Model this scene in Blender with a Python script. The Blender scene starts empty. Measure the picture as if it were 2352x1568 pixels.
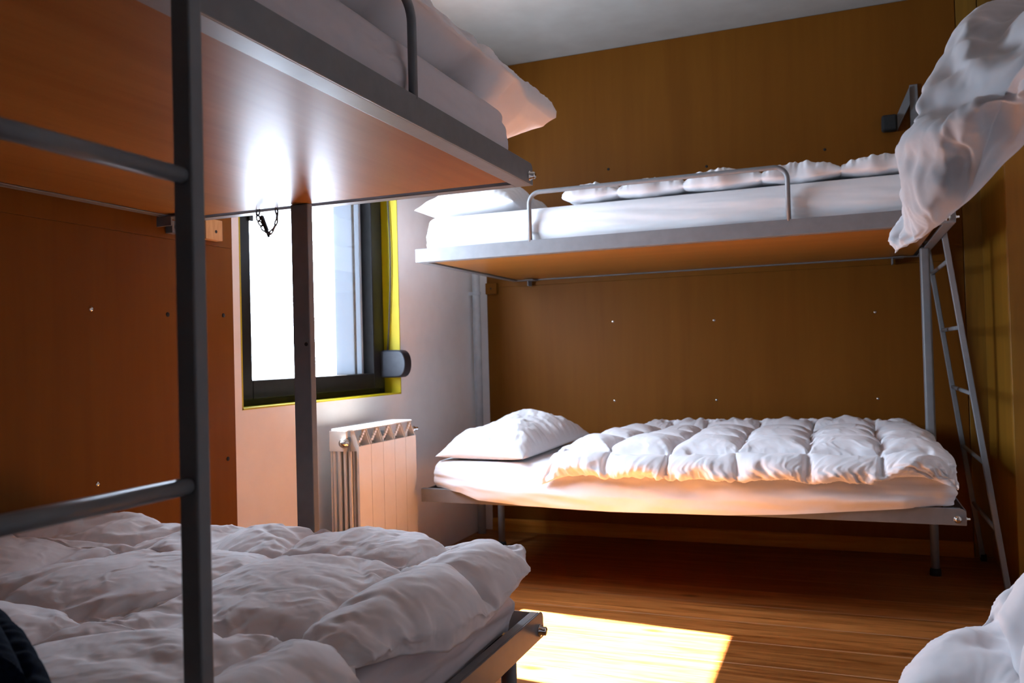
import bpy, math
import numpy as np
from mathutils import Vector, Matrix

S = bpy.context.scene
C = S.collection
PI = math.pi

# ------------------------------------------------------------------ camera
F_PX = 1916.55
CAM = Vector((0, 0, 0.9451))
fw = Vector((-0.36810538, 0.92961747, 0.01760084))
rt = Vector((0.92926524, 0.36846636, -0.02643197))
up = Vector((0.03105693, -0.0066261, 0.99949565))
cd = bpy.data.cameras.new('camera'); cam = bpy.data.objects.new('camera', cd); C.objects.link(cam)
cd.sensor_width = 36; cd.lens = F_PX / 2352 * 36; cd.clip_start = 0.02
cam.matrix_world = Matrix(((rt.x, up.x, -fw.x, CAM.x), (rt.y, up.y, -fw.y, CAM.y), (rt.z, up.z, -fw.z, CAM.z), (0, 0, 0, 1)))
cd.dof.use_dof = True; cd.dof.focus_distance = 1.8; cd.dof.aperture_fstop = 7.0
S.camera = cam

# ------------------------------------------------------------------ light
S.view_settings.view_transform = 'Standard'; S.view_settings.look = 'None'
S.view_settings.gamma = 1; S.view_settings.use_curve_mapping = False
S.view_settings.exposure = 0.10
W = bpy.data.worlds.new('sky'); S.world = W; W.use_nodes = True
bg = W.node_tree.nodes['Background']; bg.inputs['Color'].default_value = (0.73, 0.84, 1.0, 1); bg.inputs['Strength'].default_value = 38.0
sd = bpy.data.lights.new('sun', 'SUN'); sun = bpy.data.objects.new('sun', sd); C.objects.link(sun)
sd.energy = 215; sd.color = (1, 0.95, 0.90); sd.angle = math.radians(0.6)
el = math.radians(50.8)
sdir = Vector((math.cos(el), -0.10 * math.cos(el), -math.sin(el))).normalized()
sun.rotation_euler = sdir.to_track_quat('-Z', 'Y').to_euler()
sun.location = (-4, 3, 4)
pd = bpy.data.lights.new('window_daylight', 'AREA'); po = bpy.data.objects.new('window_daylight', pd); C.objects.link(po)
pd.shape = 'RECTANGLE'; pd.size = 1.1; pd.size_y = 1.3; pd.cycles.is_portal = True
po.location = (-2.02, 2.80, 1.42); po.rotation_euler = (0, -PI / 2, 0)

# ------------------------------------------------------------------ materials
def mat(name, col, rough=0.6, metal=0.0, spec=0.5, sheen=0.0, coat=0.0):
    m = bpy.data.materials.new(name); m.use_nodes = True
    b = m.node_tree.nodes['Principled BSDF']
    b.inputs['Base Color'].default_value = (*col, 1); b.inputs['Roughness'].default_value = rough
    b.inputs['Metallic'].default_value = metal; b.inputs['Specular IOR Level'].default_value = spec
    b.inputs['Sheen Weight'].default_value = sheen; b.inputs['Coat Weight'].default_value = coat
    return m

def noisy(m, c1, c2, scale=(5, 5, 5), nscale=4, detail=5, bump=0.0, bscale=40, dist=0.0, rough=None, contrast=(0.3, 0.7), bdist=0.002):
    nt = m.node_tree; N = nt.nodes; L = nt.links; b = N['Principled BSDF']
    tc = N.new('ShaderNodeTexCoord'); mp = N.new('ShaderNodeMapping'); mp.inputs['Scale'].default_value = scale
    no = N.new('ShaderNodeTexNoise'); no.inputs['Scale'].default_value = nscale; no.inputs['Detail'].default_value = detail
    no.inputs['Distortion'].default_value = dist
    cr = N.new('ShaderNodeValToRGB'); cr.color_ramp.elements[0].position = contrast[0]; cr.color_ramp.elements[1].position = contrast[1]
    cr.color_ramp.elements[0].color = (*c1, 1); cr.color_ramp.elements[1].color = (*c2, 1)
    L.new(tc.outputs['Object'], mp.inputs[0]); L.new(mp.outputs[0], no.inputs[0]); L.new(no.outputs[0], cr.inputs[0])
    L.new(cr.outputs[0], b.inputs['Base Color'])
    if bump:
        n2 = N.new('ShaderNodeTexNoise'); n2.inputs['Scale'].default_value = bscale; n2.inputs['Detail'].default_value = 6
        L.new(mp.outputs[0], n2.inputs[0])
        bp = N.new('ShaderNodeBump'); bp.inputs['Strength'].default_value = bump; bp.inputs['Distance'].default_value = bdist
        L.new(n2.outputs[0], bp.inputs['Height']); L.new(bp.outputs[0], b.inputs['Normal'])
    return m

M = {}
M['plaster'] = noisy(mat('white_plaster', (0.72, 0.68, 0.66), 0.85), (0.78, 0.735, 0.715), (0.82, 0.78, 0.76), nscale=2.2, bump=0.25, bscale=90)
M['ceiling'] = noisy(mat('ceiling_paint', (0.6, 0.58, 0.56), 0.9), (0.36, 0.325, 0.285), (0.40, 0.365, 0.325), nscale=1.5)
M['yellow'] = noisy(mat('yellow_paint', (0.8, 0.6, 0.0), 0.5), (0.44, 0.35, 0.001), (0.50, 0.40, 0.002), nscale=3)
M['blackframe'] = noisy(mat('dark_window_frame', (0.01, 0.01, 0.01), 0.4, spec=0.2), (0.006, 0.0055, 0.006), (0.010, 0.009, 0.009), nscale=6)
M['blackplastic'] = noisy(mat('black_plastic', (0.015, 0.017, 0.025), 0.4, spec=0.3), (0.012, 0.014, 0.022), (0.02, 0.022, 0.03), nscale=9)
M['rubber'] = noisy(mat('black_rubber', (0.01, 0.01, 0.01), 0.8), (0.008, 0.008, 0.008), (0.014, 0.013, 0.013), nscale=20)
M['metal'] = noisy(mat('grey_powder_coated_steel', (0.3, 0.32, 0.34), 0.36, spec=0.35), (0.170, 0.172, 0.180), (0.195, 0.197, 0.205), nscale=6, bump=0.08, bscale=260, bdist=0.0006)
M['chrome'] = noisy(mat('chrome', (0.7, 0.68, 0.65), 0.16, 1.0), (0.62, 0.6, 0.57), (0.75, 0.73, 0.7), nscale=14)
M['cord'] = noisy(mat('grey_strap', (0.06, 0.055, 0.06), 0.7), (0.05, 0.045, 0.05), (0.09, 0.08, 0.085), nscale=60)
M['radiator'] = noisy(mat('white_radiator_enamel', (0.78, 0.74, 0.68), 0.28), (0.76, 0.72, 0.66), (0.8, 0.76, 0.7), nscale=4)
M['dark_rail'] = noisy(mat('dark_grey_brown_rail', (0.25, 0.22, 0.19), 0.6), (0.2, 0.18, 0.15), (0.3, 0.27, 0.23), nscale=9)  # grey-brown tone of the dark rail between the frosted strips
M['block'] = noisy(mat('pale_wood_block', (0.5, 0.25, 0.08), 0.6), (0.46, 0.22, 0.07), (0.58, 0.31, 0.12), scale=(3, 14, 3), nscale=6)
M['denim'] = noisy(mat('navy_cloth', (0.006, 0.012, 0.03), 0.95, spec=0.05), (0.003, 0.005, 0.012), (0.007, 0.013, 0.032), nscale=30, bump=0.5, bscale=300)
M['hem'] = noisy(mat('grey_hem_tape', (0.4, 0.4, 0.42), 0.8), (0.36, 0.36, 0.38), (0.44, 0.44, 0.46), nscale=30)
M['grey'] = noisy(mat('pale_grey_shutter', (0.5, 0.52, 0.55), 0.6), (0.46, 0.49, 0.52), (0.55, 0.57, 0.6), nscale=5)

def cloth(name, c, tint=0.02):
    m = mat(name, c, 0.92, sheen=0.15, spec=0.15)
    c2 = tuple(max(0, x - tint) for x in c)
    noisy(m, c2, c, nscale=7, bump=0.18, bscale=420, bdist=0.0012)
    return m
M['cotton'] = cloth('white_cotton', (0.78, 0.77, 0.79))
M['pillowcotton'] = cloth('white_pillow_cotton', (0.74, 0.73, 0.74))
M['sheet'] = cloth('white_fitted_sheet', (0.78, 0.77, 0.78))
M['cotton_lightened'] = cloth('lightened_white_cotton', (0.87, 0.83, 0.83))  # same white cotton, extra light put into the colour for the dim left bunk
M['sheet_darker'] = cloth('off_white_sheet', (0.66, 0.60, 0.61))  # darker, pinker sheet tone for the left bunk's mattresses

def wood(name, dark, light, axis='x', scale=1.0, rough=0.3, spec=0.5, knots=0.0, coat=0.0, fine=1.0):
    m = mat(name, light, rough, spec=spec, coat=coat)
    nt = m.node_tree; N = nt.nodes; L = nt.links; b = N['Principled BSDF']
    if coat: b.inputs['Coat Roughness'].default_value = 0.12
    tc = N.new('ShaderNodeTexCoord'); mp = N.new('ShaderNodeMapping')
    s = {'x': (0.35, 5, 5), 'y': (5, 0.35, 5), 'z': (5, 5, 0.35)}[axis]
    mp.inputs['Scale'].default_value = tuple(v * scale for v in s)
    L.new(tc.outputs['Object'], mp.inputs[0])
    n1 = N.new('ShaderNodeTexNoise'); n1.inputs['Scale'].default_value = 2.2; n1.inputs['Detail'].default_value = 6; n1.inputs['Distortion'].default_value = 1.6
    n2 = N.new('ShaderNodeTexNoise'); n2.inputs['Scale'].default_value = 16 * fine; n2.inputs['Detail'].default_value = 4
    L.new(mp.outputs[0], n1.inputs[0]); L.new(mp.outputs[0], n2.inputs[0])
    mx = N.new('ShaderNodeMath'); mx.operation = 'MULTIPLY_ADD'; mx.inputs[1].default_value = 0.45
    L.new(n2.outputs[0], mx.inputs[0]); L.new(n1.outputs[0], mx.inputs[2])
    cr = N.new('ShaderNodeValToRGB'); e = cr.color_ramp.elements
    e[0].position = 0.5; e[0].color = (*dark, 1); e[1].position = 0.95; e[1].color = (*light, 1)
    L.new(mx.outputs[0], cr.inputs[0]); out = cr.outputs[0]
    if knots:
        vo = N.new('ShaderNodeTexVoronoi'); vo.inputs['Scale'].default_value = 2.4
        mk = N.new('ShaderNodeMapping'); mk.inputs['Scale'].default_value = {'x': (0.9, 2.2, 2.2), 'y': (2.2, 0.9, 2.2), 'z': (2.2, 2.2, 0.9)}[axis]
        L.new(tc.outputs['Object'], mk.inputs[0]); L.new(mk.outputs[0], vo.inputs['Vector'])
        kr = N.new('ShaderNodeValToRGB'); ke = kr.color_ramp.elements
        ke[0].position = 0.03; ke[0].color = (1, 1, 1, 1); ke[1].position = 0.12; ke[1].color = (0, 0, 0, 1)
        L.new(vo.outputs['Distance'], kr.inputs[0])
        mm = N.new('ShaderNodeMath'); mm.operation = 'MULTIPLY'; mm.inputs[1].default_value = knots
        L.new(kr.outputs[0], mm.inputs[0])
        mi = N.new('ShaderNodeMixRGB'); mi.inputs[2].default_value = (dark[0] * 0.3, dark[1] * 0.22, dark[2] * 0.2, 1)
        L.new(mm.outputs[0], mi.inputs[0]); L.new(out, mi.inputs[1]); out = mi.outputs[0]
    L.new(out, b.inputs['Base Color'])
    return m
M['panel'] = wood('orange_varnished_board', (0.148, 0.049, 0.0046), (0.172, 0.060, 0.0060), 'z', 0.5, 0.5, 0.10, fine=1.2)
M['beech'] = wood('beech_laminate', (0.25, 0.10, 0.024), (0.31, 0.135, 0.036), 'y', 0.6, 0.36, 0.05, fine=1.5)
M['beech_x'] = wood('beech_laminate_across', (0.27, 0.11, 0.022), (0.34, 0.145, 0.03), 'x', 0.6, 0.34, 0.3, fine=1.5)
M['pine'] = wood('varnished_pine', (0.30, 0.11, 0.012), (0.45, 0.18, 0.025), 'x', 1.2, 0.6, 0.1, knots=0.8)
M['pine_z'] = wood('varnished_pine_boards', (0.19, 0.085, 0.006), (0.27, 0.125, 0.010), 'z', 0.9, 0.45, 0.4, knots=0.4)
M['wardrobe'] = wood('yellow_varnished_wardrobe', (0.20, 0.085, 0.006), (0.27, 0.12, 0.009), 'z', 0.7, 0.45, 0.35)

# floor planks run across the room (along x), 20 cm wide
def floor_mat():
    m = wood('pine_floor_planks', (0.17, 0.047, 0.008), (0.40, 0.150, 0.038), 'x', 2.2, 0.38, 0.16, knots=0.85)
    nt = m.node_tree; N = nt.nodes; L = nt.links; b = N['Principled BSDF']
    src = b.inputs['Base Color'].links[0].from_socket
    tc = N.new('ShaderNodeTexCoord'); sp = N.new('ShaderNodeSeparateXYZ'); L.new(tc.outputs['Object'], sp.inputs[0])
    def math_(op, a, bv=None, c=None):
        n = N.new('ShaderNodeMath'); n.operation = op
        for i, v in enumerate((a, bv, c)):
            if v is None: continue
            if isinstance(v, (int, float)): n.inputs[i].default_value = v
            else: L.new(v, n.inputs[i])
        return n.outputs[0]
    q = math_('DIVIDE', math_('ADD', sp.outputs[1], 10.0), 0.2)
    fr = math_('FRACT', q); idx = math_('FLOOR', q)
    d = math_('ABSOLUTE', math_('SUBTRACT', math_('FRACT', math_('ADD', fr, 0.5)), 0.5))
    seam = math_('LESS_THAN', d, 0.014)
    rnd = math_('FRACT', math_('MULTIPLY', math_('SINE', math_('MULTIPLY', idx, 12.9898)), 43758.5453))
    hs = N.new('ShaderNodeHueSaturation'); L.new(src, hs.inputs['Color'])
    L.new(math_('MULTIPLY_ADD', rnd, 0.4, 0.78), hs.inputs['Value'])
    mi = N.new('ShaderNodeMixRGB'); mi.inputs[2].default_value = (0.42, 0.22, 0.12, 1)
    L.new(math_('MULTIPLY', seam, 0.85), mi.inputs[0]); L.new(hs.outputs[0], mi.inputs[1]); L.new(mi.outputs[0], b.inputs['Base Color'])
    bp = N.new('ShaderNodeBump'); bp.inputs['Strength'].default_value = 0.6; bp.inputs['Distance'].default_value = 0.004; bp.invert = True
    L.new(seam, bp.inputs['Height']); L.new(bp.outputs[0], b.inputs['Normal'])
    return m
M['floor'] = floor_mat()

def glass_mat():
    m = bpy.data.materials.new('window_glass'); m.use_nodes = True; nt = m.node_tree; N = nt.nodes; L = nt.links
    N.clear(); o = N.new('ShaderNodeOutputMaterial'); t = N.new('ShaderNodeBsdfTransparent'); g = N.new('ShaderNodeBsdfGlossy'); g.inputs['Roughness'].default_value = 0.02
    t.inputs[0].default_value = (0.96, 0.98, 1, 1)
    mx = N.new('ShaderNodeMixShader'); mx.inputs[0].default_value = 0.06
    L.new(t.outputs[0], mx.inputs[1]); L.new(g.outputs[0], mx.inputs[2]); L.new(mx.outputs[0], o.inputs[0])
    return m
M['glass'] = glass_mat()
def frosted_mat():
    m = bpy.data.materials.new('frosted_strip'); m.use_nodes = True; nt = m.node_tree; N = nt.nodes; L = nt.links
    N.clear(); o = N.new('ShaderNodeOutputMaterial'); t = N.new('ShaderNodeBsdfTranslucent'); d = N.new('ShaderNodeBsdfDiffuse')
    no = N.new('ShaderNodeTexNoise'); no.inputs['Scale'].default_value = 9; no.inputs['Detail'].default_value = 4
    cr = N.new('ShaderNodeValToRGB'); cr.color_ramp.elements[0].color = (0.15, 0.165, 0.185, 1); cr.color_ramp.elements[1].color = (0.18, 0.195, 0.215, 1)
    L.new(no.outputs[0], cr.inputs[0]); L.new(cr.outputs[0], t.inputs[0])
    d.inputs[0].default_value = (0.45, 0.5, 0.56, 1)
    mx = N.new('ShaderNodeMixShader'); mx.inputs[0].default_value = 0.5
    L.new(t.outputs[0], mx.inputs[1]); L.new(d.outputs[0], mx.inputs[2]); L.new(mx.outputs[0], o.inputs[0])
    return m
M['frosted'] = frosted_mat()

# ------------------------------------------------------------------ mesh helpers
class MB:
    def __init__(s): s.v = []; s.f = []
    def box(s, a, b):
        x0, y0, z0 = [min(a[i], b[i]) for i in range(3)]; x1, y1, z1 = [max(a[i], b[i]) for i in range(3)]
        n = len(s.v)
        s.v += [(x0, y0, z0), (x1, y0, z0), (x1, y1, z0), (x0, y1, z0), (x0, y0, z1), (x1, y0, z1), (x1, y1, z1), (x0, y1, z1)]
        s.f += [tuple(n + i for i in q) for q in ((3, 2, 1, 0), (4, 5, 6, 7), (0, 1, 5, 4), (1, 2, 6, 5), (2, 3, 7, 6), (3, 0, 4, 7))]
        return s
    def prism(s, poly, axis, a, b):
        """poly: list of 2D points in the two other axes (order x,y,z without axis)."""
        n = len(s.v); k = len(poly)
        for h in (a, b):
            for p in poly:
                if axis == 'x': s.v.append((h, p[0], p[1]))
                elif axis == 'y': s.v.append((p[0], h, p[1]))
                else: s.v.append((p[0], p[1], h))
        s.f.append(tuple(range(n, n + k))[::-1]); s.f.append(tuple(range(n + k, n + 2 * k)))
        for i in range(k): j = (i + 1) % k; s.f.append((n + i, n + j, n + k + j, n + k + i))
        return s
    def tube(s, pts, r, seg=16, caps=True, sec=None):
        pts = [Vector(p) for p in pts]; rings = []
        prev = None
        for i, p in enumerate(pts):
            d = (pts[min(i + 1, len(pts) - 1)] - pts[max(i - 1, 0)]).normalized()
            if prev is None:
                a = Vector((0, 0, 1)) if abs(d.z) < 0.9 else Vector((1, 0, 0))
                e = d.cross(a).normalized()
            else:
                e = (prev - d * prev.dot(d)).normalized()
            prev = e; g = d.cross(e)
            ring = []
            for k in range(seg if sec is None else len(sec)):
                if sec is None: t = 2 * PI * k / seg; o = e * math.cos(t) * r + g * math.sin(t) * r
                else: o = e * sec[k][0] + g * sec[k][1]
                ring.append(len(s.v)); s.v.append(tuple(p + o))
            rings.append(ring)
        m = len(rings[0])
        for a, b in zip(rings[:-1], rings[1:]):
            for k in range(m): s.f.append((a[k], a[(k + 1) % m], b[(k + 1) % m], b[k]))
        if caps: s.f.append(tuple(rings[0][::-1])); s.f.append(tuple(rings[-1]))
        return s
    def lathe(s, c, axis, prof, seg=24):
        """prof: list of (distance along axis, radius)."""
        ax = Vector(axis).normalized(); a = Vector((0, 0, 1)) if abs(ax.z) < 0.9 else Vector((1, 0, 0))
        e = ax.cross(a).normalized(); g = ax.cross(e); c = Vector(c); rings = []
        for h, r in prof:
            ring = []
            for k in range(seg):
                t = 2 * PI * k / seg; ring.append(len(s.v)); s.v.append(tuple(c + ax * h + e * math.cos(t) * r + g * math.sin(t) * r))
            rings.append(ring)
        for a, b in zip(rings[:-1], rings[1:]):
            for k in range(seg): s.f.append((a[k], a[(k + 1) % seg], b[(k + 1) % seg], b[k]))
        s.f.append(tuple(rings[0][::-1])); s.f.append(tuple(rings[-1]))
        return s
    def build(s, name, m, parent=None, bevel=0.0, smooth=False, loc=None):
        me = bpy.data.meshes.new(name); me.from_pydata(s.v, [], s.f); me.update()
        return link(name, me, m, parent, bevel, smooth)

def link(name, me, m, parent=None, bevel=0.0, smooth=False):
    o = bpy.data.objects.new(name, me); C.objects.link(o)
    if m is not None: me.materials.append(m)
    if parent is not None:
        o.parent = parent
        p = parent; off = Vector((0, 0, 0))
        while p is not None: off += p.location; p = p.parent
        o.location = -off if parent.type == 'EMPTY' else Vector((0, 0, 0))
    if smooth: me.polygons.foreach_set('use_smooth', [True] * len(me.polygons))
    if bevel:
        b = o.modifiers.new('bevel', 'BEVEL'); b.width = bevel; b.segments = 3; b.limit_method = 'ANGLE'; b.angle_limit = math.radians(40)
        me.polygons.foreach_set('use_smooth', [True] * len(me.polygons))
        w = o.modifiers.new('wn', 'WEIGHTED_NORMAL'); w.keep_sharp = True
    elif smooth == 'auto':
        pass
    return o

def thing(name, label, cat, loc, group=None):
    o = bpy.data.objects.new(name, None); C.objects.link(o); o.location = loc; o.empty_display_size = 0.1
    o['label'] = label; o['category'] = cat
    if group: o['group'] = group
    return o
def tag(o, label, cat, group=None):
    o['label'] = label; o['category'] = cat
    if group: o['group'] = group
    return o
def struct(o): o['kind'] = 'structure'; return o
def smooth_by_angle(o, deg=35):
    me = o.data; me.polygons.foreach_set('use_smooth', [True] * len(me.polygons))
    w = o.modifiers.new('split', 'EDGE_SPLIT'); w.split_angle = math.radians(deg)
    return o

# ------------------------------------------------------------------ noise (numpy)
def vnoise(x, y, seed=0):
    xi = np.floor(x).astype(np.int64); yi = np.floor(y).astype(np.int64); fx = x - xi; fy = y - yi
    def h(a, b):
        n = (a * 374761393 + b * 668265263 + seed * 974634777) & 0xffffffff
        n = ((n ^ (n >> 13)) * 1274126177) & 0xffffffff
        n = (n ^ (n >> 16)) & 0xffffffff
        return n
    def g(a, b, dx, dy):
        t = h(a, b) / 4294967296.0 * 2 * np.pi
        return np.cos(t) * dx + np.sin(t) * dy
    u = fx ** 3 * (fx * (fx * 6 - 15) + 10); v = fy ** 3 * (fy * (fy * 6 - 15) + 10)
    a = g(xi, yi, fx, fy); b = g(xi + 1, yi, fx - 1, fy); c = g(xi, yi + 1, fx, fy - 1); d = g(xi + 1, yi + 1, fx - 1, fy - 1)
    return ((a * (1 - u) + b * u) * (1 - v) + (c * (1 - u) + d * u) * v) * 1.5
def fbm(x, y, seed=0, o=4, g=0.5):
    r = 0; a = 1; f = 1
    for i in range(o): r = r + a * vnoise(x * f, y * f, seed + i * 17); a *= g; f *= 2.03
    return r
def ridge(x, y, seed=0, w=0.25):
    """thin ridges where the noise crosses zero"""
    n = vnoise(x, y, seed); return np.exp(-(n / w) ** 2)

def grid_mesh(name, P, close_u=False):
    """P: (nu, nv, 3) -> mesh"""
    nu, nv = P.shape[:2]; idx = np.arange(nu * nv).reshape(nu, nv)
    a = idx[:-1, :-1]; b = idx[1:, :-1]; c = idx[1:, 1:]; d = idx[:-1, 1:]
    F = np.stack([a, b, c, d], -1).reshape(-1, 4)
    if close_u:
        a = idx[-1, :-1]; b = idx[0, :-1]; c = idx[0, 1:]; d = idx[-1, 1:]
        F = np.concatenate([F, np.stack([a, b, c, d], -1).reshape(-1, 4)])
    return P.reshape(-1, 3), F
def np_mesh(name, V, F):
    me = bpy.data.meshes.new(name)
    me.vertices.add(len(V)); me.vertices.foreach_set('co', V.astype(np.float32).ravel())
    me.loops.add(F.size); me.loops.foreach_set('vertex_index', F.astype(np.int32).ravel())
    me.polygons.add(len(F)); me.polygons.foreach_set('loop_start', np.arange(0, F.size, 4, dtype=np.int32))
    me.polygons.foreach_set('loop_total', np.full(len(F), 4, dtype=np.int32))
    me.polygons.foreach_set('use_smooth', np.ones(len(F), dtype=bool))
    me.update(calc_edges=True); me.validate()
    return me

def bend(s, e, r, amax):
    """arc-length curve that runs flat to e and then bends down; returns offset, drop, angle"""
    a = np.clip((s - e) / r, 0, amax); L = np.maximum(s - e - r * amax, 0)
    x = np.where(s < e, s, e + r * np.sin(a) + L * math.cos(amax))
    z = -(r * (1 - np.cos(a)) + L * math.sin(amax))
    return x, z, a

def quilt(name, size, res, base, T, cells, phase=(0, 0), seed=1, under=0.25, wr=1.0, edge=0.07, warp=0.02, sharp=0.5, pinch=1.0,
          depth=0.8, folds=None, mat_='cotton', parent=None):
    """Closed, filled duvet. base(s,t) -> (pos (..,3), normal (..,3)).  cells: seam spacing (or None)."""
    nu, nv = res; Ws, Ls = size
    s1 = np.linspace(0, 1, nu); t1 = np.linspace(0, 1, nv)
    # denser near the edges
    s1 = 0.5 - 0.5 * np.cos(np.pi * s1) if False else s1
    s, t = np.meshgrid(s1 * Ws, t1 * Ls, indexing='ij')
    P, N = base(s, t)
    de = np.minimum(np.minimum(s, Ws - s), np.minimum(t, Ls - t))
    e = np.sqrt(np.clip(1 - (1 - np.clip(de / edge, 0, 1)) ** 2, 0, 1))
    sw = s + warp * fbm(s * 2.3, t * 2.3, seed + 5, 3); tw = t + warp * fbm(s * 2.3 + 9, t * 2.3, seed + 6, 3)
    if cells:
        a = (sw - phase[0]) / cells[0]; b = (tw - phase[1]) / cells[1]
        da = np.abs(a - np.round(a)) * cells[0]; db = np.abs(b - np.round(b)) * cells[1]
        qa = np.abs(np.sin(np.pi * a)) ** sharp; qb = np.abs(np.sin(np.pi * b)) ** sharp
        # cell-by-cell fill variation
        ia = np.floor(a).astype(int); ib = np.floor(b).astype(int)
        fill = 1 + 0.12 * vnoise(ia * 0.73 + 0.37, ib * 0.71 + 0.41, seed + 31)
        q = qa * qb * fill
        h = T * ((1 - depth) + depth * q)
        # pinched pleats running away from the seams
        pl = np.exp(-da / 0.045) * (fbm(tw * 42, sw * 6, seed + 8, 2)) + np.exp(-db / 0.045) * (fbm(sw * 42, tw * 6, seed + 9, 2))
        h = h + wr * pinch * 0.0075 * pl * np.clip(q * 2.2, 0, 1)
    else:
        q = np.ones_like(s); h = T * np.ones_like(s)
    # broad waves, creases and crumple: rounded tops and sharp valleys
    wx = s + 0.07 * fbm(s * 3, t * 3, seed + 40, 3); wy = t + 0.07 * fbm(s * 3 + 4, t * 3, seed + 41, 3)
    h = h + wr * 0.006 * fbm(wx * 3.5, wy * 3.5, seed + 1, 2)
    m1 = np.clip(0.5 + 1.3 * fbm(s * 2.6, t * 2.6, seed + 3, 2), 0.1, 1)
    h = h + wr * 0.011 * m1 * (np.abs(vnoise(wx * 7.0, wy * 3.2, seed + 2)) ** 0.7 - 0.4) + wr * 0.010 * (1.1 - m1) * (np.abs(vnoise(wx * 3.0 + 5, wy * 8.0, seed + 4)) ** 0.7 - 0.4)
    h = h + wr * 0.0045 * ridge(wx * 8 + wy * 5, wy * 4 - wx * 4, seed + 12, 0.07) * np.clip(0.4 + 1.5 * fbm(s * 4, t * 4, seed + 13, 2), 0, 1)
    h = h + wr * 0.0028 * (np.abs(vnoise(wx * 24, wy * 15, seed + 14)) ** 0.8) + wr * 0.0014 * fbm(wx * 36, wy * 50, seed + 15, 2)
    # gathers along the hem
    g = np.exp(-de / 0.05) * fbm(np.where(np.minimum(s, Ws - s) < np.minimum(t, Ls - t), t, s) * 38, de * 5, seed + 19, 2)
    h = h + wr * 0.009 * g
    if folds is not None: h = h + folds(s, t)
    ht = h * e
    hb = (under * T * (0.4 + 0.6 * q) + wr * 0.004 * fbm(s * 8, t * 8, seed + 50, 3)) * e
    top = P + N * ht[..., None]; bot = P - N * hb[..., None]
    # hem piping: small lip
    V1, F1 = grid_mesh(name, top); V2, F2 = grid_mesh(name, bot)
    n = nu * nv
    F2 = F2[:, ::-1] + n
    F = np.concatenate([F1, F2]); V = np.concatenate([V1, V2])
    # weld the border: bottom border verts -> top border verts
    idx = np.arange(n).reshape(nu, nv); bd = np.zeros((nu, nv), bool); bd[0] = bd[-1] = True; bd[:, 0] = bd[:, -1] = True
    mp = np.arange(2 * n); mp[idx[bd] + n] = idx[bd]
    F = mp[F]
    me = np_mesh(name, V, F)
    return link(name, me, M[mat_], parent)

def cubic(A, n, axis):
    A = np.moveaxis(A, axis, 0); m = len(A); x = np.linspace(0, m - 1, n); i = np.minimum(x.astype(int), m - 2); t = (x - i)[:, None]
    g = lambda k: A[np.clip(i + k, 0, m - 1)]
    a, b, c, d = g(-1), g(0), g(1), g(2)
    r = b + 0.5 * t * (c - a + t * (2 * a - 5 * b + 4 * c - d + t * (3 * (b - c) + d - a)))
    return np.moveaxis(r, 0, axis)
def undiff(rec, nu, nv):
    a, b, q, d = rec; A = np.cumsum(np.cumsum(np.array(d, float).reshape(a, b), 0), 1) * q
    return cubic(cubic(A, nu, 0), nv, 1)
def soften(A, n=1):
    for _ in range(n):
        B = A.copy(); B[1:-1] = 0.25 * A[:-2] + 0.5 * A[1:-1] + 0.25 * A[2:]; A = B.copy()
        B[:, 1:-1] = 0.25 * A[:, :-2] + 0.5 * A[:, 1:-1] + 0.25 * A[:, 2:]; A = B
    return A

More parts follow.
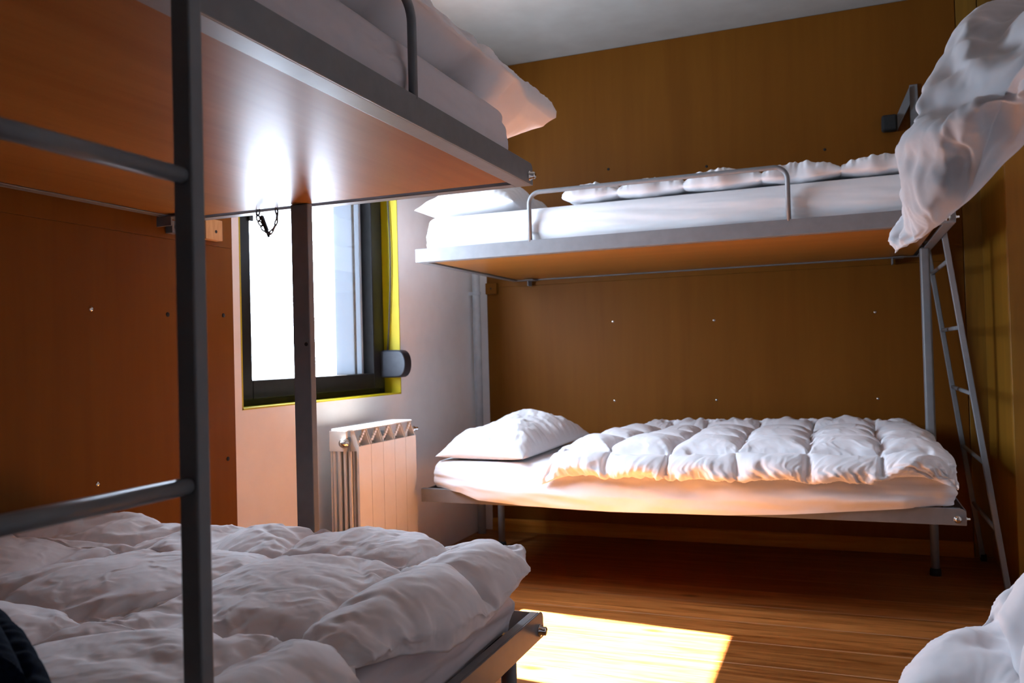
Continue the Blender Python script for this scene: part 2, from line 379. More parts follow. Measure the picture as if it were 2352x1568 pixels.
def draped(name, key, mat_, res, wr=1.0, hem=1.0, seed=1, lift=None):
    """filled cover whose upper and lower cloth come from the stored cloth shapes, with fine creases added"""
    nu, nv = res; T = soften(np.stack([undiff(r, nu, nv) for r in CL[key][:3]], -1), 2); B = np.stack([undiff(r, nu, nv) for r in CL[key][3:]], -1)
    if lift is not None:
        for k, A in enumerate((T, B)): A[..., 2] += lift(A, k)
    du = np.gradient(T, axis=0); dv = np.gradient(T, axis=1); N = np.cross(du, dv); N /= np.linalg.norm(N, axis=-1, keepdims=True) + 1e-12
    N = soften(N, 2)
    mid = N[nu // 3, nv // 2]; C0 = (T - B)[nu // 3, nv // 2]
    if (mid * C0).sum() < 0: N = -N; flip = True
    else: flip = False
    su = np.cumsum(np.linalg.norm(du, axis=-1), 0); sv = np.cumsum(np.linalg.norm(dv, axis=-1), 1)
    de = np.minimum(np.minimum(su, su[-1:] - su), np.minimum(sv, sv[:, -1:] - sv))
    near_u = np.minimum(su, su[-1:] - su) < np.minimum(sv, sv[:, -1:] - sv)
    e = np.clip(de / 0.015, 0, 1)
    wx = su + 0.05 * fbm(su * 4, sv * 4, seed, 3); wy = sv + 0.05 * fbm(su * 4 + 5, sv * 4, seed + 1, 3)
    h = 0.0016 * fbm(wx * 16, wy * 10, seed + 2, 3) + 0.0022 * ridge(wx * 11 + wy * 5, wy * 5 - wx * 5, seed + 3, 0.09) * np.clip(0.2 + 1.6 * fbm(su * 4, sv * 4, seed + 4, 2), 0, 1)
    h = h + 0.0006 * fbm(wx * 60, wy * 42, seed + 5, 2)
    al = np.where(near_u, sv, su)
    lean = al + 0.35 * de * np.sign(fbm(al * 3, al * 0, seed + 8, 1))
    g = hem * 0.0055 * np.exp(-de / 0.040) * fbm(lean * 34, de * 5, seed + 6, 2)
    P = T + N * ((wr * h + g) * e)[..., None]
    # hem line wobble
    P = P + N * (hem * 0.003 * np.exp(-de / 0.008) * fbm(al * 26, al * 0, seed + 7, 2))[..., None]
    Bm = B - N * 0.005
    V1, F1 = grid_mesh(name, P); V2, F2 = grid_mesh(name, Bm); n = nu * nv
    F2 = F2[:, ::-1] + n; F = np.concatenate([F1, F2]); V = np.concatenate([V1, V2])
    if flip: F = F[:, ::-1]
    idx = np.arange(n).reshape(nu, nv); bd = np.zeros((nu, nv), bool); bd[0] = bd[-1] = True; bd[:, 0] = bd[:, -1] = True
    mp = np.arange(2 * n); mp[idx[bd] + n] = idx[bd]; F = mp[F]
    return link(name, np_mesh(name, V, F), M[mat_])

def pillow(name, size, T, frame, seed=1, res=(150, 110), wr=1.0, m='pillowcotton', sag=0.0, shape=None):
    """frame: 4x4 Matrix placing the pillow (x long side, y short side, z up)"""
    nu, nv = res
    u, v = np.meshgrid(np.linspace(-1, 1, nu), np.linspace(-1, 1, nv), indexing='ij')
    a, b = size[0] / 2, size[1] / 2
    # pillow outline: sides pulled in, corners pointed
    pin = 0.09
    x = u * a * (1 - pin * (1 - v ** 2) ** 1.0 * np.abs(u) ** 3 * 0.7); y = v * b * (1 - pin * (1 - u ** 2) * np.abs(v) ** 3)
    k = np.clip((1 - np.abs(u) ** 2.4), 0, 1) ** 0.55 * np.clip((1 - np.abs(v) ** 2.4), 0, 1) ** 0.55
    de = np.minimum(1 - np.abs(u), 1 - np.abs(v))
    w = 0.012 * fbm(x * 5, y * 5, seed, 3) + 0.004 * ridge(x * 9 + y * 4, y * 6, seed + 3, 0.15) + 0.003 * fbm(x * 18, y * 26, seed + 4, 3)
    th = np.arctan2(v, u)
    w = w + 0.012 * np.exp(-de / 0.18) * fbm(np.where(np.abs(u) * 1.0 > np.abs(v), y, x) * 26, de * 2, seed + 7, 2)
    ht = k * T + wr * w * np.clip(k * 1.6, 0, 1)
    hb = k * T * 0.28
    off = -sag * (u ** 2) * 1.0
    if shape is not None: ht = ht * shape(u, v)
    top = np.stack([x, y, ht + off], -1); bot = np.stack([x, y, -hb + off], -1)
    V1, F1 = grid_mesh(name, top); V2, F2 = grid_mesh(name, bot); n = nu * nv
    F = np.concatenate([F1, F2[:, ::-1] + n]); V = np.concatenate([V1, V2])
    idx = np.arange(n).reshape(nu, nv); bd = np.zeros((nu, nv), bool); bd[0] = bd[-1] = True; bd[:, 0] = bd[:, -1] = True
    mp = np.arange(2 * n); mp[idx[bd] + n] = idx[bd]; F = mp[F]
    R = np.array(frame)[:3, :3]; t = np.array(frame)[:3, 3]
    V = V @ R.T + t
    return link(name, np_mesh(name, V, F), M[m])

def mattress(name, x0, x1, y0, y1, z0, z1, seed=1, wr=1.0, m='sheet', r=0.05, sag=None, long_axis='x', lean=0.0):
    """rounded slab under a fitted sheet; sag(x,y)->(outward, down) pulls the sheet's side"""
    n = 900; hx, hy = (x1 - x0) / 2, (y1 - y0) / 2; cx, cy = (x0 + x1) / 2, (y0 + y1) / 2
    per = 4 * (hx + hy) - 8 * r + 2 * PI * r
    pts = []; nor = []; arc = []
    segs = [((hx, -hy + r), (hx, hy - r), 0), ('c', (hx - r, hy - r), 0), ((hx - r, hy), (-hx + r, hy), 1), ('c', (-hx + r, hy - r), 1),
            ((-hx, hy - r), (-hx, -hy + r), 2), ('c', (-hx + r, -hy + r), 2), ((-hx + r, -hy), (hx - r, -hy), 3), ('c', (hx - r, -hy + r), 3)]
    for sg in segs:
        if sg[0] == 'c':
            k = 14
            for i in range(k):
                a = PI / 2 * (sg[2] + i / k); pts.append((sg[1][0] + r * math.cos(a), sg[1][1] + r * math.sin(a))); nor.append((math.cos(a), math.sin(a)))
        else:
            L = math.hypot(sg[1][0] - sg[0][0], sg[1][1] - sg[0][1]); k = int(L / 0.008); a = PI / 2 * sg[2]
            for i in range(k):
                f = i / k; pts.append((sg[0][0] + (sg[1][0] - sg[0][0]) * f, sg[0][1] + (sg[1][1] - sg[0][1]) * f)); nor.append((math.cos(a), math.sin(a)))
    pts = np.array(pts); nor = np.array(nor); k = len(pts)
    arc = np.concatenate([[0], np.cumsum(np.linalg.norm(np.diff(pts, axis=0), axis=1))])
    lv = []  # (inset fraction, z, side weight)
    H = z1 - z0; rr = 0.035
    for i in range(26): lv.append((0.0, z0 + (H - rr) * i / 25, 1.0, i / 25))
    for i in range(1, 9): a = PI / 2 * i / 8; lv.append((rr * (1 - math.cos(a)), z1 - rr + rr * math.sin(a), math.cos(a), 1.0))
    ins = list(np.linspace(rr, min(hx, hy) * 0.9995, 36))[1:]
    rows = []
    X0 = pts[:, 0] + cx; Y0 = pts[:, 1] + cy
    for (d, z, sw, fz) in lv:
        w = wr * (0.006 * fbm(arc * 2.2, np.full(k, z * 16.0), seed, 3) + 0.0045 * fbm(arc * 4 + z * 18, np.full(k, z * 30.0), seed + 3, 2)) * sw
        w = w + 0.009 * (math.sin(PI * min(fz, 1)) - 0.4) * sw
        zz = np.full(k, z); out = np.zeros(k)
        if sag is not None:
            o_, dn = sag(X0, Y0, nor)
            g = (1 - fz) ** 1.3
            out = out + o_ * np.clip((1 - fz) * 1.6, 0, 1) * sw; zz = zz - dn * g
        px = cx + (pts[:, 0] - nor[:, 0] * d) + nor[:, 0] * (w + out); py = cy + (pts[:, 1] - nor[:, 1] * d) + nor[:, 1] * (w + out)
        rows.append(np.stack([px, py, zz], -1))
    mh = min(hx, hy)
    for d in ins:
        sx = (hx - d) / (hx - rr); sy = (hy - d) / (hy - rr)
        px = cx + (pts[:, 0] - nor[:, 0] * rr) * sx; py = cy + (pts[:, 1] - nor[:, 1] * rr) * sy
        z = z1 + wr * 0.004 * fbm(px * 5, py * 5, seed + 9, 3) * min(1, (d - rr) / 0.08)
        rows.append(np.stack([px, py, z], -1))
    P = np.stack(rows, 1)
    V, F = grid_mesh(name, P, close_u=True)
    me = np_mesh(name, V, F)
    # close the flat bottom
    return link(name, me, M[m])

# ---- cloth data: surface heights as second differences, in steps of the third number (metres)
CL = {}
CL['left'] = ((50, 76, 0.002, [
-908,0,0,0,0,0,0,0,0,0,0,0,0,0,0,0,0,0,0,0,0,0,0,0,0,0,0,0,0,0,0,0,0,0,0,0,0,0,0,0,0,0,0,0,0,0,0,0,0,0,0,0,0,0,0,0,0,0,0,0,0,0,0,0,0,0,0,0,0,0,0,0,0,0,0,0,13,-4,2,-6,3,1,4,1,-9,-1,3,6,-5,-4,6,0,-2,0,0,-7,-3,1,2,2,-3,2,-1,2,0,-2,7,-4,1,4,-2,
-3,0,-1,0,0,0,2,2,-2,3,-1,2,-2,6,-1,-6,1,2,1,-4,1,-1,0,0,0,0,0,0,3,-1,0,-1,0,0,2,0,0,1,0,-1,4,12,2,-4,3,-3,-1,-4,-1,4,1,2,-4,0,2,-2,-2,3,-3,-1,7,2,-1,-1,-1,3,-2,2,-3,0,3,-5,4,-3,-3,3,3,0,2,0,0,0,-1,-3,4,-4,0,-1,0,-5,4,5,0,-4,2,3,-1,1,-1,1,
0,0,-2,1,-7,5,1,2,0,0,-2,0,1,-2,3,0,-2,12,1,-2,2,0,0,1,-4,4,0,-5,-1,6,0,-5,3,-2,2,1,-1,2,1,-1,0,0,0,0,1,-1,-1,-1,1,0,0,0,1,1,-1,0,1,0,-2,1,-2,1,0,-2,2,-1,-2,2,-2,3,-1,1,0,1,1,-1,0,0,1,-3,2,-2,1,0,1,0,0,1,-1,0,-2,3,-3,12,0,2,-2,0,0,0,2,0,0,
1,-2,-1,2,1,-2,1,0,-1,1,0,0,0,0,0,1,-1,0,1,0,-1,-1,2,0,-1,0,0,0,1,-1,0,0,0,0,0,0,0,0,-2,0,0,2,1,-1,0,1,-1,0,0,0,0,0,1,-1,-1,1,0,0,1,-1,0,0,0,-3,3,-2,13,0,-1,1,0,1,-1,1,1,0,-1,1,-1,0,0,1,-1,1,-1,0,1,-1,1,-1,1,-1,0,0,0,0,0,1,-1,0,1,-1,0,1,-1,
0,0,1,0,-1,0,0,0,-1,0,2,-1,1,-1,1,0,-1,0,1,0,-1,-1,0,-1,2,0,-2,0,2,-2,2,0,0,0,0,-6,5,12,-1,1,2,0,0,0,0,0,0,0,-1,1,1,-1,0,1,-1,1,0,-1,1,-1,1,-1,0,1,0,0,0,0,-2,1,-1,1,1,0,-1,0,1,-1,0,0,1,0,0,0,-1,0,-1,2,-1,0,0,0,0,1,-1,0,0,0,0,0,-1,1,0,-1,-2,
2,-1,0,1,0,2,-1,-2,12,1,1,0,0,-1,1,1,-1,0,1,0,0,-1,1,-1,0,0,0,0,0,0,1,-1,1,0,-1,0,0,0,-1,1,0,0,0,0,0,1,0,-1,1,0,-1,0,0,0,0,0,0,-3,2,1,1,-1,0,1,-1,0,0,0,0,0,1,0,-1,-2,2,0,0,0,0,-1,2,-1,1,-3,12,1,1,0,0,0,-1,0,1,1,-1,0,0,0,0,1,-1,1,0,0,-1,0,0,
1,-1,0,0,0,0,0,1,-1,0,-2,0,1,1,-1,1,0,0,0,1,-1,0,0,0,0,-3,1,1,1,0,0,1,-1,1,-1,0,0,0,0,0,0,0,1,-2,1,0,1,-1,0,0,0,-2,0,13,0,2,-1,0,0,-1,0,1,0,0,1,0,0,0,-1,0,0,0,0,1,0,-1,0,0,1,0,0,-1,0,0,0,0,0,0,-1,0,0,-1,0,0,0,0,2,0,0,-1,-2,2,1,-5,5,0,0,0,0,
-1,1,0,0,0,0,-1,1,-1,0,0,-2,2,-2,1,-1,0,1,0,1,12,1,-2,2,1,0,0,1,0,-2,0,0,1,0,0,0,1,-1,0,0,0,0,1,-1,1,-1,0,0,0,0,0,0,-1,1,-1,1,-1,1,0,0,0,0,0,-1,1,-1,-3,2,2,-2,1,-3,3,1,-1,0,1,0,0,0,0,-1,1,1,-1,-1,0,0,-1,2,-1,0,-1,-2,1,1,12,0,2,0,0,0,0,0,0,
0,0,1,-1,0,0,0,0,0,-2,1,1,0,0,1,-1,0,0,0,1,-1,0,-1,0,1,-2,2,0,-1,0,1,0,0,0,0,-2,-2,3,1,0,1,-2,-3,-1,3,2,0,-1,0,-1,0,1,1,0,0,0,0,0,0,-2,1,1,0,-1,1,0,-2,12,0,0,2,0,0,0,0,-1,1,1,-1,0,0,0,-1,0,-1,2,0,0,0,0,0,0,0,0,0,-1,1,-1,1,0,-1,1,-1,1,1,0,
-1,0,-1,1,-1,-1,2,-1,1,0,0,0,-1,-2,-2,0,5,0,-1,1,0,-1,1,0,0,0,0,0,-1,0,-2,-1,1,2,1,-1,-1,13,0,0,-2,0,0,1,0,-2,3,0,1,-2,-2,1,2,-1,1,-1,0,2,-1,0,0,1,0,0,0,0,-1,1,-1,1,0,0,-1,1,0,0,-1,-3,3,0,-1,1,-2,1,0,1,1,1,-1,-2,-5,3,-1,3,3,-1,0,1,-1,1,-1,
0,0,-1,-1,0,0,0,0,1,0,1,-1,12,-2,-3,-3,-3,0,6,-2,1,-1,3,-1,3,3,-1,0,1,1,-1,1,-2,2,0,0,-2,-3,3,-1,-1,0,1,3,-1,0,2,-3,-4,0,1,-1,-2,-8,-3,0,0,2,2,3,3,-1,5,0,-1,3,-1,-5,-3,-1,6,2,1,2,-2,-1,3,2,0,0,-1,0,0,0,2,-2,-3,2,12,-2,0,1,2,-1,-7,2,-2,-3,
-5,-1,-3,1,8,8,0,-4,4,3,0,-2,-1,-3,-1,-1,-8,1,4,3,-2,-2,4,3,-7,2,-1,-4,-6,0,7,7,0,1,1,3,1,-3,-1,3,-5,-4,4,-5,-5,0,1,0,-1,3,3,-1,1,4,1,2,1,1,1,-2,0,-2,-8,2,7,3,12,2,0,0,-1,1,1,-7,4,2,1,-1,0,-2,-6,-9,0,9,3,-12,-3,3,-1,1,1,4,5,1,-2,0,-1,1,-2,
0,1,0,0,2,4,3,-1,-1,0,1,0,-1,0,2,-1,-2,1,0,-4,3,1,2,0,0,-3,-3,-3,-2,1,-2,0,-5,-1,1,0,4,0,1,6,0,4,0,13,0,1,0,0,-1,-4,5,-1,-2,0,1,2,0,-1,0,1,-3,-2,5,0,-3,2,0,0,0,0,-1,1,-1,2,0,-1,-1,3,-4,1,1,1,0,0,-1,1,0,0,0,-1,-1,1,-1,-1,3,0,0,0,-1,0,1,0,0,
-1,1,-1,0,-3,3,0,0,-1,-1,1,0,-1,1,-4,5,12,1,0,0,0,-1,0,0,0,1,1,0,0,0,-1,2,-1,-1,1,0,0,0,-1,1,1,-1,0,0,0,-1,0,0,1,-2,-1,2,1,0,0,0,0,0,0,0,0,0,0,0,-1,2,0,-1,0,1,-1,0,-1,-1,1,0,1,0,1,-1,0,0,0,0,1,-1,0,1,-1,-1,0,-1,12,1,0,1,-1,-2,3,0,0,0,-1,2,
0,0,0,-1,0,-1,0,1,0,0,0,0,0,0,0,0,0,0,0,0,0,-1,1,0,0,0,1,-1,-1,1,1,0,-1,0,0,0,0,-1,0,1,1,-1,1,-1,0,0,-2,0,1,1,-1,0,0,-1,2,0,0,0,-1,0,0,1,0,-2,12,0,-2,3,-1,2,0,1,0,0,0,-1,0,0,0,0,0,1,0,-1,1,-1,0,0,0,1,0,0,-1,0,0,0,-1,1,0,0,0,1,-1,1,0,-1,0,0,
1,0,0,-1,1,-1,-1,1,0,0,0,1,0,-1,0,-1,-1,2,0,0,0,0,0,0,0,-1,-1,1,1,-1,-1,0,13,-3,2,-2,3,1,0,0,0,0,0,0,0,1,0,-1,1,-1,-2,0,1,2,0,0,0,0,0,-1,0,0,0,-1,0,1,-1,2,0,-1,1,-1,0,1,0,-1,0,0,0,-1,-2,0,2,0,0,1,0,0,0,0,0,0,0,-2,2,1,-1,1,-1,0,-1,1,0,-1,-1,
1,1,-1,12,1,2,-2,1,0,1,0,0,0,0,0,0,-1,0,1,-1,0,-1,2,0,-1,0,0,0,0,0,1,0,0,-1,1,-2,0,2,-1,0,1,-1,0,0,0,0,1,0,0,-1,1,-1,1,-1,0,0,1,0,0,0,0,0,0,-1,0,-1,1,1,-1,0,0,-1,-1,1,1,0,1,-3,0,12,1,-1,2,-1,0,1,0,0,0,0,0,0,0,-1,1,0,1,-1,0,0,0,0,0,0,0,0,0,
0,0,1,-1,0,0,0,0,1,-1,0,1,0,0,0,-1,0,0,1,-1,1,-1,0,1,0,-1,0,0,0,0,0,0,0,0,1,-1,0,1,-1,-1,1,0,0,-1,0,-1,1,-1,12,1,0,-1,1,1,0,0,0,1,-1,0,0,-1,2,-1,1,-1,1,0,-1,1,0,0,0,0,0,0,0,-1,0,0,0,0,0,1,-1,1,0,-1,0,0,0,1,0,-1,0,1,-1,0,1,-1,0,0,1,0,0,0,0,
0,0,0,-1,0,1,-1,0,-1,0,1,-1,1,-1,-2,1,0,13,0,0,1,-1,1,0,1,0,-1,0,0,-1,1,0,0,0,0,0,0,1,-1,0,0,0,0,0,0,0,1,-1,0,1,0,0,-1,1,-1,0,1,0,0,-1,0,0,1,-1,0,1,-1,0,0,1,0,-1,0,0,0,0,0,0,0,1,0,-1,0,0,1,0,-1,1,-1,0,0,0,-1,12,-1,3,-4,2,1,-1,1,1,0,0,-1,0,
1,0,0,0,-1,-2,4,-1,0,1,0,0,0,0,-1,0,0,1,-1,0,-1,1,0,0,0,1,-1,0,0,1,-1,0,0,0,0,0,1,-1,1,-1,0,0,0,0,0,0,0,0,1,-1,0,1,0,-1,0,0,0,-1,1,-1,2,-2,-1,12,0,-1,4,-2,0,1,-2,2,-1,0,0,2,0,-1,1,-2,0,-1,-2,2,2,-2,2,-2,2,0,1,0,-1,0,-2,2,0,-1,1,0,0,0,0,0,0,
0,0,0,0,1,-2,-3,3,1,0,0,1,0,0,0,0,0,-1,0,0,0,1,-1,0,0,0,0,0,-2,0,0,0,-1,1,12,0,2,-3,4,-2,-3,-4,-7,2,-2,-1,-1,-2,0,-1,0,4,7,-6,2,0,4,2,7,-3,-2,4,0,1,-4,5,0,0,-1,-1,0,0,0,0,1,0,-1,2,-1,-1,0,0,1,-4,2,2,1,-1,0,0,-1,0,-1,2,1,-1,1,-1,0,-1,1,0,-2,
-2,1,0,-1,-3,5,0,13,-1,-5,-1,-7,0,0,2,3,-2,5,2,0,1,1,0,1,-2,-3,2,-4,-2,-1,-3,-4,4,5,-2,0,2,5,0,2,2,1,0,-2,-2,-1,-1,-2,0,0,-2,2,2,2,4,1,-3,-3,-3,6,2,-1,0,0,0,1,-1,0,1,-1,0,2,-4,2,-6,-1,-1,-1,-4,3,6,2,2,12,-2,-2,1,2,0,1,2,-1,1,-2,2,0,1,-1,0,
0,1,-2,1,-1,0,-2,1,-3,-2,0,-3,-1,-1,0,0,-1,-2,3,-4,-1,2,2,1,-3,0,1,0,0,0,-2,-2,6,2,1,5,-8,-2,3,2,4,-1,0,4,-1,-3,-3,-4,-5,4,-4,7,3,1,2,3,0,-1,2,-1,12,2,-2,1,2,-1,-1,-1,2,-1,0,-2,2,0,1,0,0,-2,1,0,1,-1,0,-2,2,0,-2,1,2,0,1,-1,-2,1,-3,3,0,0,-3,
-1,4,0,0,1,0,0,0,0,-1,-1,1,-6,1,-1,-3,-3,-3,2,0,-2,-2,1,3,6,6,0,0,0,0,2,0,0,-1,-2,-1,2,12,0,2,0,0,-1,1,0,0,0,0,0,-1,0,1,0,0,0,0,0,0,1,-1,0,1,-1,-1,1,-1,1,0,0,0,0,-1,0,1,-1,0,1,0,0,-1,1,-1,1,0,0,-3,3,0,0,0,0,0,0,0,-1,1,-3,2,1,0,-1,-2,0,4,-1,
0,0,1,-1,1,-1,-3,1,13,-1,0,3,-2,1,0,0,0,1,0,0,-1,-1,0,1,0,-1,1,1,-1,0,1,0,-1,0,0,-1,1,0,0,1,0,-1,0,0,0,0,1,-1,0,0,1,-1,0,-1,1,0,-1,1,-2,2,0,0,-1,1,0,0,-1,1,0,0,0,0,-1,1,0,0,0,0,0,0,-1,1,-1,0,12,0,1,-2,2,0,1,0,0,0,0,0,0,0,-1,1,0,0,0,-1,1,0,
0,0,1,0,0,0,-1,0,0,0,0,0,0,0,0,1,-1,1,0,-1,0,0,0,-1,0,1,1,-1,0,0,-1,-1,2,0,0,0,0,0,0,0,0,0,0,1,-1,0,0,0,0,0,1,-1,-2,0,12,1,1,1,-2,1,0,1,0,-1,0,0,0,1,-1,-1,1,0,0,1,0,0,0,0,-1,0,0,0,1,-1,-1,0,1,0,0,0,0,0,1,-1,0,1,0,-1,0,1,-1,0,-1,1,0,-1,0,1,
0,0,0,0,0,0,1,0,0,-1,1,-1,-1,0,0,1,0,0,0,0,0,-2,12,2,0,0,1,-1,0,0,0,1,0,0,0,-1,0,0,0,0,0,0,0,0,0,0,0,0,1,0,-1,0,0,0,-1,0,0,1,1,-1,0,1,0,-1,0,1,0,-1,0,0,0,0,1,-2,1,1,0,0,0,0,0,0,-1,0,0,1,-3,0,1,1,0,0,0,1,0,-1,0,-2,13,-1,3,-1,0,0,0,0,0,0,0,0,
0,0,0,-1,-1,1,1,0,1,0,0,0,0,0,-1,0,0,0,0,0,0,0,1,0,-1,1,-1,0,0,1,-1,0,0,0,-1,1,0,0,-2,2,0,0,0,0,0,0,0,0,0,0,1,-2,2,-1,0,-1,1,0,0,0,0,1,-1,-1,12,1,1,-2,0,1,-1,1,2,-1,1,0,0,0,0,-1,0,0,0,1,-1,0,0,0,0,1,0,0,0,-1,0,0,0,1,-1,0,1,-1,1,0,-1,0,1,0,
-1,0,1,-3,1,0,1,0,0,0,1,0,0,0,0,0,0,0,-1,0,0,1,-1,1,-1,1,-1,0,0,0,-1,-1,12,1,-2,3,0,0,1,-2,-1,3,-1,0,0,0,0,1,0,0,-1,0,0,1,0,0,0,-1,0,0,0,0,0,-1,2,-1,0,0,0,0,0,0,1,-1,0,0,1,-1,0,0,-2,2,0,1,0,0,-1,0,0,0,0,0,0,0,-1,1,0,0,0,0,1,-1,1,0,0,-1,-1,
-1,12,0,2,0,0,-1,1,1,0,-1,0,1,0,0,-1,0,0,0,0,0,1,-1,0,0,0,0,0,0,0,0,-1,0,-1,2,1,-1,0,1,-1,0,0,1,-1,0,-1,1,0,-1,0,1,0,0,0,0,0,0,0,1,-1,0,0,-1,0,1,0,-1,1,0,0,0,0,0,-3,0,-2,3,13,-1,-1,0,3,0,-1,1,-2,1,2,-1,0,0,1,0,-2,0,-1,2,-1,1,0,0,-1,1,-1,1,
0,0,0,-1,-2,1,2,1,-1,0,1,-1,0,0,0,0,1,-1,-1,1,1,-4,2,0,2,0,0,-1,0,-1,0,1,0,-1,1,0,-1,0,1,1,-1,-3,2,0,-1,-2,2,1,12,-1,1,1,-1,2,1,-2,-1,-2,-3,5,2,0,0,-1,-1,0,3,-3,1,-2,1,0,1,-1,1,1,0,0,0,-1,-3,1,0,2,1,-1,0,2,-1,0,0,0,0,-2,1,2,-1,-1,-2,3,-1,1,
-1,-1,0,1,0,-3,-2,3,-3,2,-2,-6,0,1,2,7,-4,0,4,1,1,-2,12,-1,-3,-3,-3,1,0,3,-1,0,8,-8,0,1,1,1,-4,-2,-1,-2,-1,6,1,1,-2,-1,2,-1,5,3,-1,-3,1,6,-2,-6,0,-1,-3,-1,1,0,2,0,0,6,-2,-1,-2,7,-5,6,-3,-4,-5,0,-1,0,1,1,2,1,4,-7,4,5,-1,-1,0,-2,4,-5,2,2,0,1,
12,2,-1,0,0,-2,0,-1,4,-2,-6,2,-3,-2,-1,-1,8,1,-1,3,1,-2,-3,-3,2,2,2,0,-5,-5,-1,4,5,-6,-1,3,-1,3,4,0,1,1,-1,0,0,-1,1,-1,3,-7,5,-13,2,2,7,1,1,-1,1,1,1,-1,0,1,-1,2,-1,-1,0,-1,-1,3,-2,-1,2,-1,13,-2,0,3,0,0,-1,-1,1,0,-1,1,0,0,0,0,-1,1,0,0,0,-1,
0,1,0,-1,-2,0,3,-2,1,2,-4,-3,3,2,1,0,0,0,0,0,0,1,0,-2,1,1,-2,0,0,1,-1,2,0,-1,0,1,-1,1,0,0,-2,3,-1,-2,1,0,1,-1,-1,2,0,0,-2,1,17,-2,3,-2,4,1,1,0,-2,1,0,-1,1,0,0,0,-2,0,1,1,0,-1,0,1,0,0,0,0,-3,3,1,0,-2,2,-1,0,0,0,-1,1,-1,0,1,-1,0,0,0,-1,-1,-2,
1,2,1,-1,0,1,2,0,1,0,0,-1,1,-2,-4,4,2,0,-1,0,0,-1,-1,-4,1,-2,20,-2,1,6,-2,-2,-1,3,0,-1,1,1,-1,2,0,-1,1,0,0,-5,3,0,2,0,-1,0,0,-1,1,2,0,-2,1,-3,3,-2,2,-5,4,-1,-1,1,-2,0,0,0,-1,-4,-1,1,3,1,0,2,0,3,0,1,1,-1,0,-2,0,0,1,1,0,0,-1,0,-1,-1,-2,-2,-1,
-2,13,5,-4,-5,6,1,-1,-5,2,0,-1,1,-1,2,1,0,1,-1,-2,4,-3,0,-1,-2,3,-2,0,0,2,-7,6,1,-1,5,-2,1,-1,-2,-3,2,-3,-3,5,-2,1,0,-3,4,-4,-1,5,1,-5,1,0,4,-1,2,0,-1,-1,2,-2,2,2,1,-7,4,1,-7,3,2,2,-2,-2,-2,6,0,0,-1,-7,0,1,2,-2,2,0,-1,2,-3,-1,2,0,1,0,-1,-1,
-1,0,2,-2,2,-2,0,-3,6,-6,0,4,-4,-2,-1,-1,5,-1,-3,4,0,-4,1,-2,-3,2,-2,5,4,-8,0,7,-1,2,-3,2,-1,-1,2,0,0,3,0,1,-4,5,-5,-1,6,-3,-1,-1,4,-1,2]),
(50, 76, 0.002, [
-115,12,13,12,13,12,12,13,12,13,12,12,13,12,13,12,12,13,12,13,12,12,13,12,13,12,12,13,12,13,12,12,13,12,13,12,12,13,12,13,12,12,13,12,13,12,12,13,12,13,12,12,13,12,13,12,12,13,12,13,12,12,13,12,13,12,12,13,12,13,12,12,13,12,13,12,0,-3,1,-1,
1,0,2,0,-3,2,2,0,-2,1,-2,3,0,1,2,-6,-2,1,1,3,-2,2,2,0,0,0,-3,1,1,-4,1,2,-2,-1,0,0,2,2,-2,2,-2,1,0,1,-3,0,0,1,-1,2,-2,3,0,-4,2,1,0,2,-4,2,-1,0,0,0,1,0,2,0,-5,1,1,0,0,-1,-1,1,-2,3,-1,0,2,-1,-2,2,0,2,-1,0,-1,0,1,-6,2,1,0,-2,3,1,0,1,2,0,1,-1,
-1,0,-4,-4,3,2,1,1,0,-2,4,-2,4,-2,-1,0,-4,0,0,-1,1,0,3,-4,0,3,1,-1,1,0,3,-3,-4,1,1,1,1,1,0,1,5,-8,1,-1,0,0,-3,1,2,-2,1,-1,2,-1,2,-1,3,-1,2,-4,2,-1,-2,4,-4,0,0,1,0,0,0,0,1,1,2,-1,-1,-7,0,3,1,0,1,0,0,2,-1,1,-2,3,2,-2,0,-3,-4,2,0,1,-3,1,2,1,0,
1,0,0,2,-4,-2,1,1,0,1,0,0,1,0,5,-5,-1,0,-1,1,-1,-1,1,-1,1,2,0,-1,0,1,0,-1,1,1,1,0,-4,0,0,0,0,1,-1,1,0,0,0,2,0,1,-5,1,0,0,1,0,1,-1,1,0,1,0,0,1,-1,6,-15,6,-1,1,-1,0,1,0,1,0,0,1,0,-1,1,-1,-1,0,1,-1,0,1,0,2,5,-5,-2,0,-2,0,2,1,0,0,0,-1,0,0,1,-2,
1,1,0,0,0,0,-1,0,-1,1,0,0,0,0,0,0,0,0,1,-1,-1,0,1,0,-1,1,0,1,-1,1,0,0,0,0,3,2,-7,-1,0,1,0,1,-1,1,0,0,0,0,-1,1,0,1,0,1,-2,0,0,0,0,1,0,5,-6,0,-2,2,0,1,-2,1,1,-3,1,0,0,1,0,1,-1,0,1,0,-3,2,0,-1,1,-1,1,0,0,0,0,0,-2,0,4,-2,0,0,0,0,0,0,1,-1,1,0,0,
0,0,-2,6,-6,0,-1,1,1,1,-1,0,0,0,1,0,0,3,-4,1,-1,0,1,1,-2,0,0,1,1,-2,0,-1,1,1,-2,2,-1,0,0,-1,1,0,0,0,0,1,0,-1,1,-1,1,-1,0,-1,1,0,-1,1,-1,1,0,3,-1,1,-1,-2,0,0,0,-1,1,0,0,0,1,0,0,0,-1,6,-5,-1,-1,-1,1,1,0,1,-1,1,-1,1,0,0,0,-1,-1,1,-1,0,2,0,0,0,
